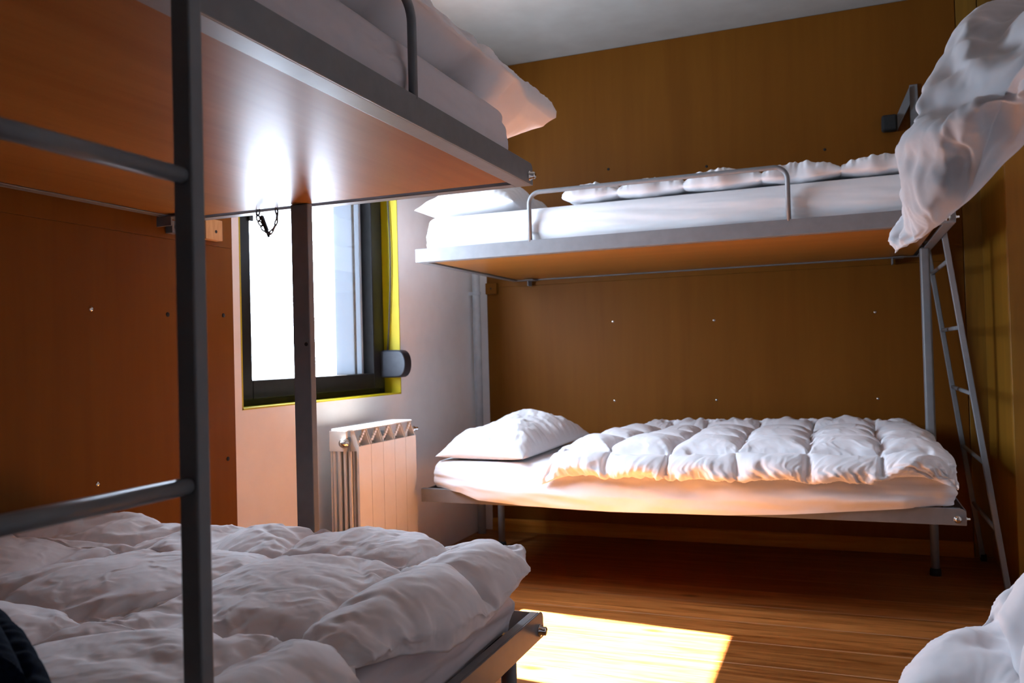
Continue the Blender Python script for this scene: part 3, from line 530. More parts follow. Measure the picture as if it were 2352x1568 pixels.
1,-2,0,0,0,-1,1,0,0,-2,2,0,0,0,0,0,-1,2,0,0,0,-2,0,1,0,0,0,-1,1,0,0,-1,0,1,1,2,-4,1,-1,1,0,0,0,0,0,0,1,0,-1,-1,0,5,-5,0,0,0,1,0,0,0,1,-1,1,0,0,0,-1,0,1,-1,0,0,-1,1,0,0,0,0,0,0,0,0,0,1,-2,-1,1,1,0,0,0,-1,1,0,1,0,-2,-1,1,0,1,0,0,0,0,-1,0,1,0,
1,-3,5,-1,-2,1,-1,0,0,0,0,0,0,-1,0,0,-2,2,4,3,-6,0,0,0,0,1,-1,0,1,-1,0,0,1,0,1,-1,1,-1,-1,0,-1,-1,0,1,1,0,0,1,-1,0,0,0,0,-1,0,0,0,1,-1,1,1,-1,0,-3,3,-1,1,-1,1,-1,1,0,0,1,-1,0,0,3,-4,6,-4,-1,0,0,0,0,0,0,0,0,-1,-3,2,1,5,-4,3,-2,-1,0,0,0,0,0,
0,0,0,1,-1,0,0,2,-1,0,0,0,1,-1,0,3,-4,0,2,-4,2,0,-1,-2,2,0,0,0,0,0,1,1,-1,1,-1,-5,6,-1,0,0,0,0,0,0,0,0,0,0,-1,2,1,-2,-1,2,0,-1,1,-1,0,0,-1,-1,-2,3,0,2,-1,0,5,-1,-2,-2,0,0,1,-1,-1,1,1,-1,0,1,0,-1,1,1,-1,0,-1,1,1,-5,3,0,-2,1,-1,1,0,-1,0,1,1,
0,0,0,1,-1,-1,0,-1,-1,1,2,0,0,-1,1,0,-1,1,-1,1,0,0,0,2,-5,6,-4,1,0,0,0,-2,1,-1,-1,3,-1,2,-1,-2,3,-2,4,1,-1,-2,-1,0,0,1,-1,0,0,0,2,0,-1,0,0,1,1,0,-1,-2,2,-2,0,0,-2,1,-1,1,2,0,-1,-1,0,1,-1,-2,1,1,-2,1,-1,7,-4,1,0,0,-1,0,0,0,0,0,0,0,-1,1,-2,1,
1,0,1,-1,-2,1,-2,1,3,-2,2,-1,0,1,-2,1,0,3,0,0,-1,-2,1,-1,1,-1,1,-2,4,-1,-1,-1,1,0,-1,1,-1,-1,-1,2,0,-4,3,0,0,0,-1,1,1,1,-1,-1,0,1,-1,0,0,1,-4,2,5,-3,0,0,1,-1,0,-1,0,-1,0,1,-1,2,-1,1,3,-3,0,0,0,-1,-1,1,-1,2,0,1,0,-2,5,-4,1,-4,1,2,1,2,-2,0,0,
0,-1,2,-3,0,2,1,-2,0,1,-1,-1,-1,-5,7,0,2,1,0,0,-1,4,-3,-1,-2,0,0,1,0,-1,-1,2,-5,5,-2,2,0,-1,1,-1,1,-1,0,1,-1,0,0,-2,-2,5,-1,-1,1,-2,1,1,-1,2,-1,0,0,0,-1,-1,-2,3,1,-1,1,0,1,0,-1,1,0,-2,1,0,1,0,-1,1,0,2,-2,-1,1,-2,2,0,-1,0,3,-1,-1,-1,0,-1,-2,
1,1,2,0,-2,1,1,0,-1,3,-2,-1,-1,2,-1,-1,1,-1,2,-1,0,0,0,0,4,-6,1,0,-1,1,1,-1,0,1,0,1,0,0,1,-1,0,-3,-1,1,-1,3,1,0,-1,0,0,0,1,-1,0,2,1,-2,-2,1,-1,2,-1,-1,1,-1,4,-3,0,0,1,-1,-1,-2,-1,2,1,0,-1,1,1,0,0,1,0,-4,4,-2,0,0,1,0,0,0,0,1,-1,2,-1,-1,-2,0,
1,-1,1,0,0,1,-1,1,0,0,0,1,-1,1,0,-4,1,2,1,-1,1,-1,1,-1,0,1,0,0,0,1,2,-6,1,-1,1,0,1,0,4,-1,1,-4,0,0,0,0,0,-3,-1,3,0,0,1,0,0,0,0,1,0,2,-5,1,0,0,1,0,0,0,0,0,0,0,1,-1,-2,-3,2,2,0,0,1,-1,1,0,0,0,1,-1,1,0,0,0,0,-1,0,1,-1,1,0,1,-1,-1,0,1,0,0,2,-3,
-1,1,-1,1,0,1,-1,2,-3,1,0,-1,0,0,-3,0,4,0,-1,1,0,-1,1,0,0,0,0,3,0,-3,-1,1,0,1,-1,0,0,0,1,-1,0,0,-2,-1,3,-1,0,1,-1,0,1,0,1,-1,0,0,0,0,0,2,-1,-1,1,-1,1,-1,1,0,1,0,-1,-1,1,-1,1,-2,1,0,0,-1,1,-1,1,0,2,-2,0,2,-4,-1,-1,3,0,1,0,0,0,0,0,0,0,0,0,0,
3,-1,-2,-1,1,0,0,1,-1,1,-1,1,-1,-1,-3,4,0,0,0,0,0,0,0,0,0,0,0,1,-1,-2,0,-2,4,1,-1,0,0,0,0,1,0,0,1,-1,0,0,2,-4,1,-1,1,0,0,0,0,-1,2,-1,0,3,-6,-2,4,1,0,0,1,-1,0,0,0,-1,1,-1,1,1,5,-6,1,-1,0,-1,1,0,0,0,0,0,1,-1,-3,3,-1,0,1,-1,1,0,0,0,0,0,0,0,0,
1,-3,5,-5,2,0,1,-1,0,0,0,0,1,0,1,-2,1,0,-2,0,1,0,0,-1,0,0,1,1,-1,0,2,-6,3,2,0,0,-1,0,0,0,0,0,0,0,0,-1,0,1,-1,0,1,0,0,0,0,1,-1,1,-1,0,1,0,-4,2,1,-1,1,0,0,0,0,0,1,-1,0,0,1,1,-5,2,0,1,-1,1,0,0,0,0,0,0,1,1,-1,1,-2,0,0,-1,0,0,1,0,0,-5,5,0,-1,8,
-8,0,1,0,0,0,0,0,0,-1,1,-1,0,1,0,0,-1,1,0,0,0,0,0,0,0,0,0,0,1,-6,3,1,1,0,0,-1,1,0,1,-1,0,0,0,0,0,1,-4,3,0,-1,1,0,0,0,0,0,0,0,0,0,1,0,-1,0,-1,0,0,0,0,0,-4,3,2,0,2,-1,-1,-1,0,1,0,0,0,-1,1,0,-1,0,0,0,0,1,0,0,0,0,1,-1,0,0,0,0,0,0,0,-2,1,2,-1,0,
-1,1,0,0,0,0,0,1,-1,0,0,1,-3,2,0,0,0,0,0,0,0,0,0,0,0,0,0,0,1,-1,0,-1,1,0,-1,0,3,0,-2,0,-4,4,4,-4,0,0,0,-1,1,0,-1,0,-1,1,0,0,0,1,0,1,0,-1,0,0,0,0,0,0,0,0,-1,0,2,-1,0,0,0,0,0,0,0,0,0,-1,1,0,0,0,-2,2,0,0,0,-1,1,0,-1,1,0,0,0,0,0,0,1,-1,0,1,-1,
0,1,-1,1,0,-1,0,2,-2,1,0,-1,0,0,0,-1,0,-1,0,1,0,0,0,-1,0,2,0,0,0,0,0,0,-1,1,-1,1,0,-3,2,2,0,-1,0,0,0,0,0,0,0,0,0,0,0,0,-1,1,0,0,1,-1,0,0,0,0,0,0,0,0,0,-1,1,0,1,0,0,0,-1,-1,0,1,3,-3,0,5,0,-4,0,0,-1,0,-1,0,0,-1,1,1,-1,1,-1,2,-4,7,-3,0,0,-1,0,
-1,1,0,0,-1,0,0,1,0,1,0,0,0,-1,0,0,0,0,0,0,0,0,-3,-2,8,-1,-2,-1,1,0,0,0,0,0,-1,1,-1,0,1,-1,2,0,0,0,-1,0,0,0,-1,-6,7,0,-4,3,0,0,1,0,-1,1,-1,-1,2,0,-1,1,-1,1,-4,3,5,-2,0,-1,0,0,0,-1,-2,1,-1,-3,3,4,-1,-1,2,-1,0,-1,-1,1,0,0,0,0,-1,0,3,1,-3,-1,
1,0,0,0,0,-1,1,-1,0,0,0,1,-1,1,5,-3,-1,-1,0,1,1,0,-2,1,-1,0,-4,1,0,2,1,-1,1,0,1,-1,0,0,1,-1,1,-1,2,-7,-1,6,0,1,0,-1,0,-2,1,-1,-1,3,1,3,-3,0,0,1,0,-3,1,0,-1,1,0,0,-1,0,0,2,0,2,1,-4,0,0,0,0,-1,0,1,-1,0,-1,0,-1,9,-2,0,-3,0,0,-3,1,0,-1,2,0,5,
-2,-4,1,-1,1,0,0,0,2,-1,-1,0,0,-1,0,-1,-1,3,-1,0,1,0,1,1,0,-1,0,1,-1,1,0,-2,0,-1,0,0,4,-1,-2,1,-1,0,-1,1,1,0,-5,2,2,-3,5,-3,1,-1,1,0,1,-3,1,0,0,0,-1,-2,0,0,4,-1,0,3,0,-2,2,-2,0,4,-7,5,-2,-1,0,0,1,0,1,1,0,-2,1,0,0,-1,1,-2,1,0,-1,1,1,-1,1,0,
0,-1,1,-1,2,0,-2,0,-1,1,0,-1,2,0,0,0,0,0,-1,0,-3,2,-2,4,-1,0,-1,1,-1,1,0,1,-1,0,1,0,0,0,-1,-2,0,2,1,-1,1,3,-4,0,0,-7,7,0,-1,1,0,0,0,0,0,1,0,1,-2,0,1,-4,0,3,-1,1,0,0,-1,1,1,1,-1,0,-1,1,-1,-1,1,-1,1,-1,0,2,-1,0,1,-1,1,0,0,0,-5,2,2,0,-1,2,0,
-1,0,-1,0,0,1,1,-1,0,1,1,-2,0,1,-1,0,1,-1,1,4,-5,0,3,-3,-1,2,0,-1,0,0,1,-1,0,0,1,0,-1,-1,4,-2,0,-1,0,0,0,0,0,1,0,-1,1,-1,0,-2,1,0,0,0,1,0,0,1,-1,0,1,0,0,-1,1,-3,1,1,-1,2,-1,-1,0,0,1,-1,2,-1,0,0,1,0,-2,1,0,-1,2,-1,0,0,-1,2,-1,0,-2,0,1,2,-2,
1,0,0,0,0,0,0,0,1,0,-1,1,1,-3,1,-1,1,0,0,0,-1,1,1,-3,2,-1,-1,1,0,1,0,0,1,-1,0,0,0,0,0,0,1,-1,1,-1,-1,0,-1,0,1,1,0,0,0,0,0,0,0,0,0,-1,2,-1,0,0,0,0,1,1,-2,0,0,-2,5,-6,0,2,1,0,0,0,0,0,1,-1,0,1,0,-3,0,2,0,0,0,0,0,0,0,0,1,1,-3,0,1,0,1,-1,1,-1,0,
0,0,1,-1,0,0,1,-1,0,2,-2,-1,1,-1,1,0,-1,1,-1,1,0,0,0,0,0,0,0,-3,4,0,-1,1,-1,0,0,1,-1,0,2,-3,2,0,0,-1,0,0,0,0,0,0,0,0,0,1,-2,0,1,0,0,0,0,0,0,0,0,0,1,-1,0,6,-3,-4,1,0,0,0,1,-1,0,0,0,1,-1,1,-2,3,-3,2,-2,0,0,1,0,0,0,0,-1,1,-1,1,0,-1,6,-3,-2,0,
0,0,0,0,0,1,-1,0,4,-3,2,-1,0,-1,0,-1,0,0,0,0,0,1,0,-2,-3,3,0,1,0,0,-1,1,0,0,0,0,1,-1,0,-1,0,2,0,-1,1,-1,0,1,-1,1,-1,0,0,0,-1,1,0,-2,0,2,0,0,0,0,0,0,0,0,0,0,-1,1,-1,-1,1,1,0,0,0,0,0,-2,2,0,-4,4,0,1,0,1,0,-1,-1,1,-1,0,0,0,0,1,-1,0,0,0,0,0,0,
0,0,0,0,0,0,3,-1,-3,0,1,0,1,-1,1,-1,0,0,0,1,-1,0,1,1,0,-2,-1,1,-1,1,-1,1,0,0,0,0,0,0,0,0,0,-2,1,1,-1,1,0,0,0,0,-3,3,0,-2,2,-1,1,1,0,0,0,-1,0,0,0,0,0,0,1,-2,2,0,-1,0,0,0,0,0,0,-1,1,0,0,1,-2,2,0,0,-1,1,-1,1,-1,1,-1,0,0,1,-1,1,6,-7,1,-1,0,0,0,
0,0,0,-1,1,0,0,-1,0,0,-2,3,0,1,-1,0,1,-1,-1,2,-1,0,3,-5,2,0,-1,1,0,0,0,-1,1,0,0,0,0,0,-1,2,-1,0,0,0,1,-1,0,-1,1,-1,1,2,0,-5,5,-1,0,0,0,0,-1,1,-1,1,-1,0,0,-1,1,2,-1,-2,1,0,0,0,0,-1,1,0,-1,0,0,0,0,-1,1,2,0,-1,0,0,0,-3,-1,-2,6,0,-1,4,1,-3,0,
-1,1,0,0,-1,0,0,0,0,0,-2,1,3,0,-1,0,-1,0,0,-1,1,-1,1,0,0,-2,-2,6,-1,0,0,-1,0,1,-1,0,0,0,1,-1,2,0,-2,7,-5,-1,-1,0,0,0,0,0,-1,1,-1,1,-1,0,1,-4,4,0,1,0,-1,-1,-2,0,5,-2,0,-3,-4,3,3,1,1,0,-2,2,2,-3,-1,1,0,0,-1,2,-2,3,1,-3,1,-1,1,-1,0,0,-1,1,-1,
1,6,-8,2,0,0,1,-1,-1,1,1,-1,1,-1,0,0,0,1,5,-1,-6,1,0,0,-1,0,0,1,0,0,-1,1,-1,-5,4,2,0,-1,-1,1,0,1,1,1,-2,0,5,0,-3,0,-1,-1,-1,1,0,-2,2,0,0,0,0,1,-1,2,-1,0,-1,0,0,-2,2,0,0,-2,0,1,1,-3,3,1,-1,1,-1,0,0,0,0,0,0,1,0,-3,0,4,0,-3,3,0,-1,-2,0,0,0,1,
-1,0,1,-2,0,-1,3,-1,0,0,0,0,-2,2,1,-2,2,0,-3,-3,6,0,0,1,-1,2,-2,2,-1,1,-1,-1,1,0,-2,1,-2,1,2,-2,1,1,0,-1,0,0,0,0,2,0,-1,0,-1,-1,1,1,0,-1,0,0,0,0,0,1,1,-4,-6,5,0,1,0,1,0,1,-1,0,0,1,-1,2,0,3,-4,-1,0,0,1,-1,1,1,0,0,-1,0,3,1,-2,-2,0,0,1,0,0,0,
1,-1,1,0,-1,0,-2,-1,1,0,1,1,-1,0,-1,2,0,1,-1,0,-2,4,-6,1,2,0,-1,0,1,0,0,0,0,0,0,1,-2,-2,0,0,2,0,0,1,-1,0,1,-1,1,-1,1,-1,1,3,-5,1,0,0,1,-1,2,0,-2,-1,2,0,-4,2,3,0,0,-1,1,0,2,-3,1,1,-1,0,1,-2,7,-7,-1,-1,1,1,1,0,-2,-1,1,2,0,0,0,4,-4,-2,0,0,0,1,
-1,1,0,0,0,-1,1,0,1,-4,0,2,2,-2,1,0,0,-1,0,1,-1,1,0,1,-1,-8,10,-4,1,0,0,2,-1,0,-4,1,3,0,5,2,-4,2,0,-2,-2,0,-1,1,-1,0,-1,1,-2,3,-2,5,0,-2,-1,-1,0,1,-2,0,0,-2,0,0,0,2,7,-3,0,-1,-1,-1,0,-1,-1,0,-1,0,0,0,-3,-3,11,1,0,-2,0,0,-1,0,0,-1,1,-1,-1,0,
-1,1,-3,5,-1,1,0,-1,0,0,0,-4,5,0,2,1,5,-5,0,1,1,-3,-1,-1,1,-1,-2,0,-1,-1,7,0,2,-3,2,-2,-1,-1,0,-1,0,-1,-1,-2,-2,1,6,3,0,0,0,-2,0,-2,1,-2,-1,0,0,0,1,4,2,-1,1,1,-3,-2,1,0,-2,0,-2,-1,0,0,-3,7,1,0,-1,0,-2,0,-1,0,-1,4,0,0,-1,4,-2,4,-2,-1,-1,1,0,
0,-3,-1,1,-2,0,0,3,2,-1,3,-3,1,-2,-1,2,-1,-2,0,0,0,1,3,2,0,-2,-1,0,0,-1,0,-3,1,-1,-1,-3,-2,1,6,5,3,-3,1,0,1,-1,-2,0,-2,0,-1,-2,-1,3,-1,4,-2,0,-3,0,-2,-1,-1,4,1,2]),
(105, 161, 0.0012, [
479,1,0,2,1,0,1,1,1,0,0,0,0,0,-1,-1,-1,-1,-1,0,0,0,0,0,0,-1,-1,0,1,0,0,-1,-1,-1,-1,0,0,0,1,0,1,0,1,0,0,0,0,1,0,1,1,0,-1,-1,0,0,0,0,0,0,-1,-1,-1,0,0,0,0,1,0,0,0,0,0,1,1,0,0,0,0,-1,0,0,0,0,0,0,1,1,0,0,-1,-1,0,-1,0,-1,0,0,-1,-1,1,0,1,0,0,-1,0,
-1,0,1,1,1,1,1,0,0,1,0,1,0,1,1,0,-1,-1,-1,0,-1,-1,0,1,1,0,1,0,1,0,0,0,-1,0,-1,0,-2,-1,-1,-1,-1,0,0,1,0,0,-3,-3,-5,-4,-4,-3,-4,-4,0,10,-6,1,-2,0,2,-2,-3,3,-3,2,1,-2,3,2,-2,-6,2,-2,-4,4,6,2,-1,-6,-2,5,-2,-2,6,2,-2,-4,-2,-1,6,5,2,2,-3,-6,-8,
-3,0,-1,4,2,3,3,4,2,-1,2,-1,-1,3,-1,1,-2,-2,-3,3,5,-2,-1,2,-1,-3,-7,-1,1,4,-1,3,3,1,-1,0,2,-2,-3,1,-2,0,3,1,0,2,-1,-1,0,-3,-4,-6,-1,-2,7,3,2,-2,3,2,1,0,-3,-6,6,0,-2,4,-3,-2,-5,-3,-2,5,5,4,4,0,1,-1,0,0,-1,1,1,-1,1,-1,3,-2,-4,-5,-6,4,4,2,-3,
0,4,3,3,-2,-2,-3,-3,2,3,2,1,4,-3,-3,-2,-3,0,-3,9,-11,-1,-7,5,-2,2,-2,-4,-1,4,-6,7,1,0,-1,-4,0,-1,3,-4,1,7,-4,-4,1,2,4,3,-10,0,7,-6,-2,3,4,5,1,-9,-4,3,-1,-2,8,7,5,0,2,-2,-2,-2,-3,0,-1,2,-3,3,1,-5,3,-1,0,-1,6,-10,-4,6,0,-7,-2,5,2,4,-1,-4,-3,
-3,-1,7,4,4,-2,-5,7,-3,0,-4,-3,-1,2,0,5,-6,-2,1,5,5,-4,3,-12,0,0,2,4,0,1,-3,-1,3,-7,0,8,-2,5,3,2,-1,-4,-4,-3,1,-4,3,8,0,0,-1,1,-6,-2,5,-3,-1,3,-5,6,3,2,-1,-8,-6,11,-1,2,1,6,-1,-3,-1,-2,-4,1,1,0,5,-2,-4,1,1,-2,2,-5,9,-1,3,-3,0,-7,7,-3,-3,-1,
7,-2,-3,0,1,-2,-4,3,6,2,-2,-7,1,-2,-1,4,7,-5,2,-2,-2,-2,1,0,1,0,0,4,-1,-5,-2,10,-1,0,6,3,2,0,0,0,-3,1,1,0,0,-1,-3,2,2,-1,0,-3,-1,3,-11,-3,4,1,-4,-3,6,-3,-1,2,3,-1,8,-3,5,-2,-3,1,2,-1,0,-1,0,1,-9,3,-6,10,-3,0,-3,4,0,-3,0,-6,0,2,1,-1,0,-2,2,
-1,2,6,1,0,-2,-2,-1,1,-1,0,5,-6,9,-1,-1,4,0,0,-1,-1,1,0,1,-4,-7,7,-10,1,1,0,2,8,-6,3,2,0,-6,8,2,0,1,-3,-8,-2,2,-2,10,-2,-2,0,1,-1,3,-3,0,-3,2,-6,9,-4,0,-4,5,-2,-3,-2,-4,5,3,1,-5,-4,0,2,6,3,1,0,-4,-7,2,2,3,-5,1,0,1,1,5,1,0,0,1,-5,1,4,1,-2,2,
1,0,2,-1,4,-4,0,0,2,-2,-1,4,-2,0,0,2,-6,4,2,-11,-6,5,4,3,-9,5,-6,2,5,6,0,2,-5,-1,-1,2,0,2,-2,-1,2,0,-1,-7,2,-3,6,2,0,-7,12,-5,-2,-1,-3,-2,-2,-1,-2,2,0,2,8,2,-6,-6,-2,2,2,1,3,5,-1,5,-2,-2,-1,0,0,1,1,0,-2,1,1,4,-4,-3,-2,2,-7,2,4,-2,3,4,0,-2,
1,-5,2,3,1,1,-1,-7,-1,1,3,4,-3,-1,2,-2,0,0,-1,-1,-5,4,0,2,-6,5,-1,1,-1,-3,6,-5,3,-2,8,3,0,-1,-4,-13,1,0,1,8,7,1,0,2,-2,1,1,-1,-11,0,5,2,-3,-1,2,-3,5,0,-2,-2,1,-1,6,-5,1,0,1,-1,1,0,0,-3,1,0,4,0,-2,1,2,-6,-3,-1,3,-1,0,0,6,-1,3,-2,-4,0,0,0,4,
-2,0,-1,1,-1,1,2,-2,-1,-2,-4,3,2,4,-3,5,1,-2,-5,-2,-4,2,-5,1,0,10,1,-7,-6,2,5,-6,0,1,10,2,0,1,-3,1,-1,-1,1,0,-1,4,-4,0,-1,2,3,-6,7,-7,-1,4,3,1,1,-2,-3,0,-3,0,1,0,1,1,0,1,-2,-7,4,4,2,-3,-1,1,-1,-1,0,3,-5,6,0,-11,4,5,-5,-4,2,7,-1,0,-8,4,2,3,
-3,-4,-2,6,2,1,1,-9,-2,2,0,2,-3,-1,7,4,4,-1,-8,-1,1,2,-5,1,3,3,-2,1,0,2,-1,2,-2,1,-1,0,-2,4,-2,0,-2,2,-1,3,-1,-1,3,1,-5,0,-2,0,-2,6,0,2,-1,-3,0,-1,0,3,1,-2,-1,1,0,-1,0,4,0,-3,3,-1,-9,4,2,2,2,1,0,-1,-3,-2,-4,5,-2,3,0,-6,-4,4,6,-4,3,-2,2,3,
-1,1,-2,1,-1,0,-2,1,0,1,-1,1,-1,2,-2,0,4,-4,-4,0,6,-2,2,-2,-1,-2,-1,1,1,0,0,1,0,1,-1,-1,2,-3,-1,7,0,-4,2,-1,-1,0,-4,7,2,-9,0,4,4,-1,0,2,-3,-4,-4,4,6,-1,-2,1,1,-2,-2,-2,0,1,7,-2,-1,-1,-2,1,-2,-3,2,4,-1,3,-9,-1,10,-14,12,0,-1,2,0,0,0,-2,3,-1,
-2,1,1,-1,2,-1,-1,1,-1,-1,0,2,2,-3,5,0,-4,-3,0,-1,6,-2,1,-3,0,-1,0,1,2,1,-2,0,1,-1,-1,0,2,2,1,-3,1,0,-6,3,0,1,2,1,1,-1,-5,3,-6,15,-8,-1,-7,6,2,-2,-3,-1,1,7,-2,-1,-1,1,0,1,-3,1,-1,1,0,0,3,-4,1,-1,-2,0,0,0,-1,1,-1,-1,1,0,0,1,1,-1,1,0,0,0,1,1,
-2,3,-5,2,4,0,-2,0,0,-1,1,-3,9,-6,-4,3,6,-4,0,1,-7,-2,0,3,7,-1,0,-3,1,0,0,0,-1,3,-2,-1,2,0,0,0,-3,0,-1,-2,2,3,-1,2,-3,0,0,1,0,-1,1,1,0,-1,0,0,2,-2,1,0,1,0,-1,0,-1,0,1,0,-1,2,1,-2,2,-1,-2,-1,1,1,-1,0,0,-1,0,0,0,3,-2,0,1,-1,3,-3,0,0,2,1,-1,1,
0,-2,-4,1,1,2,2,1,-2,-2,-1,1,0,3,-9,4,4,-2,1,1,-2,1,0,0,0,0,0,-1,3,-3,0,1,0,0,-1,1,2,-3,-1,-1,0,0,0,1,-5,3,-1,0,0,1,0,0,2,-2,0,-1,1,0,2,2,-1,-3,4,-1,3,1,-2,0,-2,0,4,-2,-5,0,8,2,-2,-4,-2,6,0,-4,1,1,0,-2,-1,0,0,-2,2,0,-3,-1,1,-1,1,5,-1,-1,-1,
1,-2,-2,3,1,1,0,-2,0,0,0,0,1,0,0,0,-1,1,-1,1,-1,1,2,-2,-1,1,1,-1,0,0,1,0,2,-3,-2,4,-3,0,2,-1,0,0,0,0,0,-1,1,-1,1,0,0,2,-1,1,-3,1,0,1,1,0,1,-1,-2,-1,1,0,0,0,2,0,-3,0,1,-3,0,5,-2,1,0,0,0,1,-1,0,0,0,-1,0,-2,1,0,0,1,1,2,0,-3,-3,-2,1,-2,2,3,0,0,
-6,3,-1,1,0,1,1,0,0,0,0,-1,2,1,0,0,3,0,-2,0,-2,5,-3,-2,0,3,-2,-5,9,3,-3,0,1,0,-6,3,-2,3,-5,2,1,-1,-1,0,0,0,0,-1,1,2,-1,0,-1,-1,1,0,0,1,-2,-1,2,1,-1,-1,1,-1,1,-1,0,0,0,0,1,-2,1,1,0,-1,1,0,-1,1,0,0,0,0,-1,1,0,2,0,-3,0,0,0,2,-1,-1,0,0,0,1,-2,
-1,1,2,0,1,1,-1,-1,0,1,0,1,-1,1,1,-3,-1,1,0,2,1,0,0,-2,-1,0,1,-1,1,0,0,-1,2,-1,0,-1,0,0,0,-1,0,0,0,0,0,0,-1,-1,-1,-1,-1,3,-3,6,-3,2,1,0,2,-8,2,-1,0,0,1,1,3,2,0,2,-2,0,1,-4,0,-1,2,0,-1,1,2,-2,0,5,-10,6,6,-1,-2,0,1,-2,2,-4,2,-1,-1,0,-1,-1,-1,
1,0,1,0,1,3,-2,0,0,-1,-1,0,-1,1,1,1,-2,-2,2,0,-1,0,1,-1,0,1,-1,0,0,-1,1,0,0,0,1,-1,0,1,-1,0,0,1,0,0,0,0,1,0,0,-3,1,0,1,0,-1,0,0,0,0,0,1,-1,-1,2,0,1,1,-1,-2,1,1,0,1,0,0,-1,-2,1,0,-1,2,0,1,-1,5,-15,9,0,1,0,1,-3,2,0,1,-2,0,-1,0,1,-2,0,0,1,0,0,
-2,1,0,-1,1,-1,3,-1,5,-5,0,2,2,-2,-9,0,-1,0,3,0,0,-1,7,3,3,1,-1,-1,-2,0,-2,-1,0,-1,4,-3,0,-1,5,3,0,-3,-3,1,0,0,-4,3,3,-4,2,-3,0,-3,0,4,0,1,1,1,0,-2,0,0,-2,1,0,-1,0,0,-1,2,-1,-1,2,-1,1,-1,0,0,0,1,0,-1,0,0,0,0,0,-1,1,-1,1,0,-1,2,-1,1,0,0,0,
-1,-1,-2,0,3,4,-6,3,-1,0,0,1,0,0,-1,0,0,0,0,1,2,-1,-1,-1,1,0,1,1,0,-1,0,-2,0,0,0,1,0,-2,4,-6,2,4,-1,-2,2,1,-2,2,0,-2,0,-1,1,-1,-1,-2,2,0,0,-2,4,0,1,-1,1,1,1,-1,-3,1,0,3,-2,2,-1,-4,0,0,-5,1,0,1,-3,2,3,3,1,0,2,-2,-2,1,1,-3,1,1,1,-1,4,3,-2,-5,
2,-1,2,-2,1,-3,0,2,1,1,-5,0,-1,2,1,2,-1,2,-2,0,1,-2,1,-1,0,0,0,-1,1,-1,-1,3,-2,0,0,0,-1,1,0,0,0,0,1,-1,0,0,0,0,-1,1,0,0,1,-1,1,-1,0,-2,1,0,1,2,0,4,-5,-5,2,2,-1,0,1,0,0,0,0,0,-1,1,1,0,1,0,0,-2,1,0,0,1,1,-3,1,-1,0,-1,1,0,-2,2,0,3,-2,-4,4,1,0,
-1,3,-2,0,-2,2,-4,0,3,0,-3,0,1,2,-2,0,0,2,-1,-3,3,2,-4,4,0,-3,3,-3,3,2,-2,1,-4,-3,0,1,0,-3,0,1,4,1,0,0,0,0,1,-1,-2,3,1,2,-2,5,-7,3,0,-1,-3,4,4,0,-2,0,1,-4,-2,-2,1,1,2,0,1,0,-1,0,0,0,-2,0,1,-1,0,-1,1,0,1,0,-1,1,-1,0,0,-1,1,1,0,0,-1,1,-1,0,0,
0,0,0,0,0,0,0,0,-1,0,2,1,1,1,1,-1,-5,1,-2,-2,1,2,1,-1,2,-1,-1,0,0,0,1,0,1,1,0,-1,0,-1,0,2,0,-1,2,-2,-1,0,0,-1,-2,3,0,9,-11,2,4,-6,2,2,1,0,0,0,0,-1,-1,-1,0,1,-1,-2,1,-1,1,0,-1,0,0,2,1,-3,5,-3,0,0,0,-1,3,1,-2,1,3,0,0,-2,0,0,-2,-5,-2,3,2,1,0,
1,1,-2,-3,4,1,-1,6,-6,0,0,0,-1,0,-3,3,3,4,-2,-5,-1,1,0,0,1,2,-1,2,-2,-1,1,0,-1,0,-1,0,1,-1,1,-2,-1,3,0,0,-1,-1,1,-1,1,-1,1,0,1,-1,0,0,0,0,0,0,0,0,0,0,0,0,1,0,0,-1,0,2,1,1,-4,-1,0,-2,0,0,-1,2,-2,4,1,-1,-1,1,-1,0,0,1,0,-1,0,1,0,0,1,3,-4,-1,1,
-1,-1,0,0,4,-7,7,-3,-2,2,4,-5,3,1,2,1,-2,0,-3,1,-1,-1,0,1,1,-3,1,-1,-1,0,0,1,4,-3,1,1,0,-1,1,-3,5,-7,2,6,-4,3,1,0,1,0,-1,-1,1,-3,-3,0,1,0,1,2,-1,-5,5,0,1,1,-5,5,-2,-1,0,-1,3,-2,2,4,1,-3,-7,1,5,-3,-1,5,1,-3,-1,0,-1,0,1,-1,0,0,1,0,0,0,0,-1,1,
1,-1,7,-10,0,0,0,0,3,-1,1,-1,0,0,0,0,0,0,-1,0,0,0,-1,0,1,0,0,1,1,0,2,-2,-3,3,2,-1,-1,2,-2,0,-2,0,1,0,-1,0,-1,0,0,1,0,0,0,1,0,1,1,0,-1,-2,-1,0,0,2,-4,5,-2,5,-4,-4,3,4,-3,3,0,1,1,-6,-1,1,2,-1,-1,0,0,0,-1,-1,1,1,1,1,-1,-2,1,0,-2,2,1,2,-2,0,-5,
2,4,-1,0,1,0,0,0,0,0,2,0,-3,-1,-1,1,1,1,-5,6,1,-5,0,4,-1,2,-2,-2,3,0,0,-1,2,-4,-4,3,1,0,2,-2,1,2,-2,-1,1,3,0,-1,0,-1,0,1,-1,0,1,-1,-1,0,-1,-6,11,-1,1,-1,1,-1,-2,1,-1,1,-1,0,0,0,0,-1,1,0,0,-1,1,-1,-1,0,1,-1,0,3,-1,1,-12,16,-4,-4,1,-2,1,1,-1,
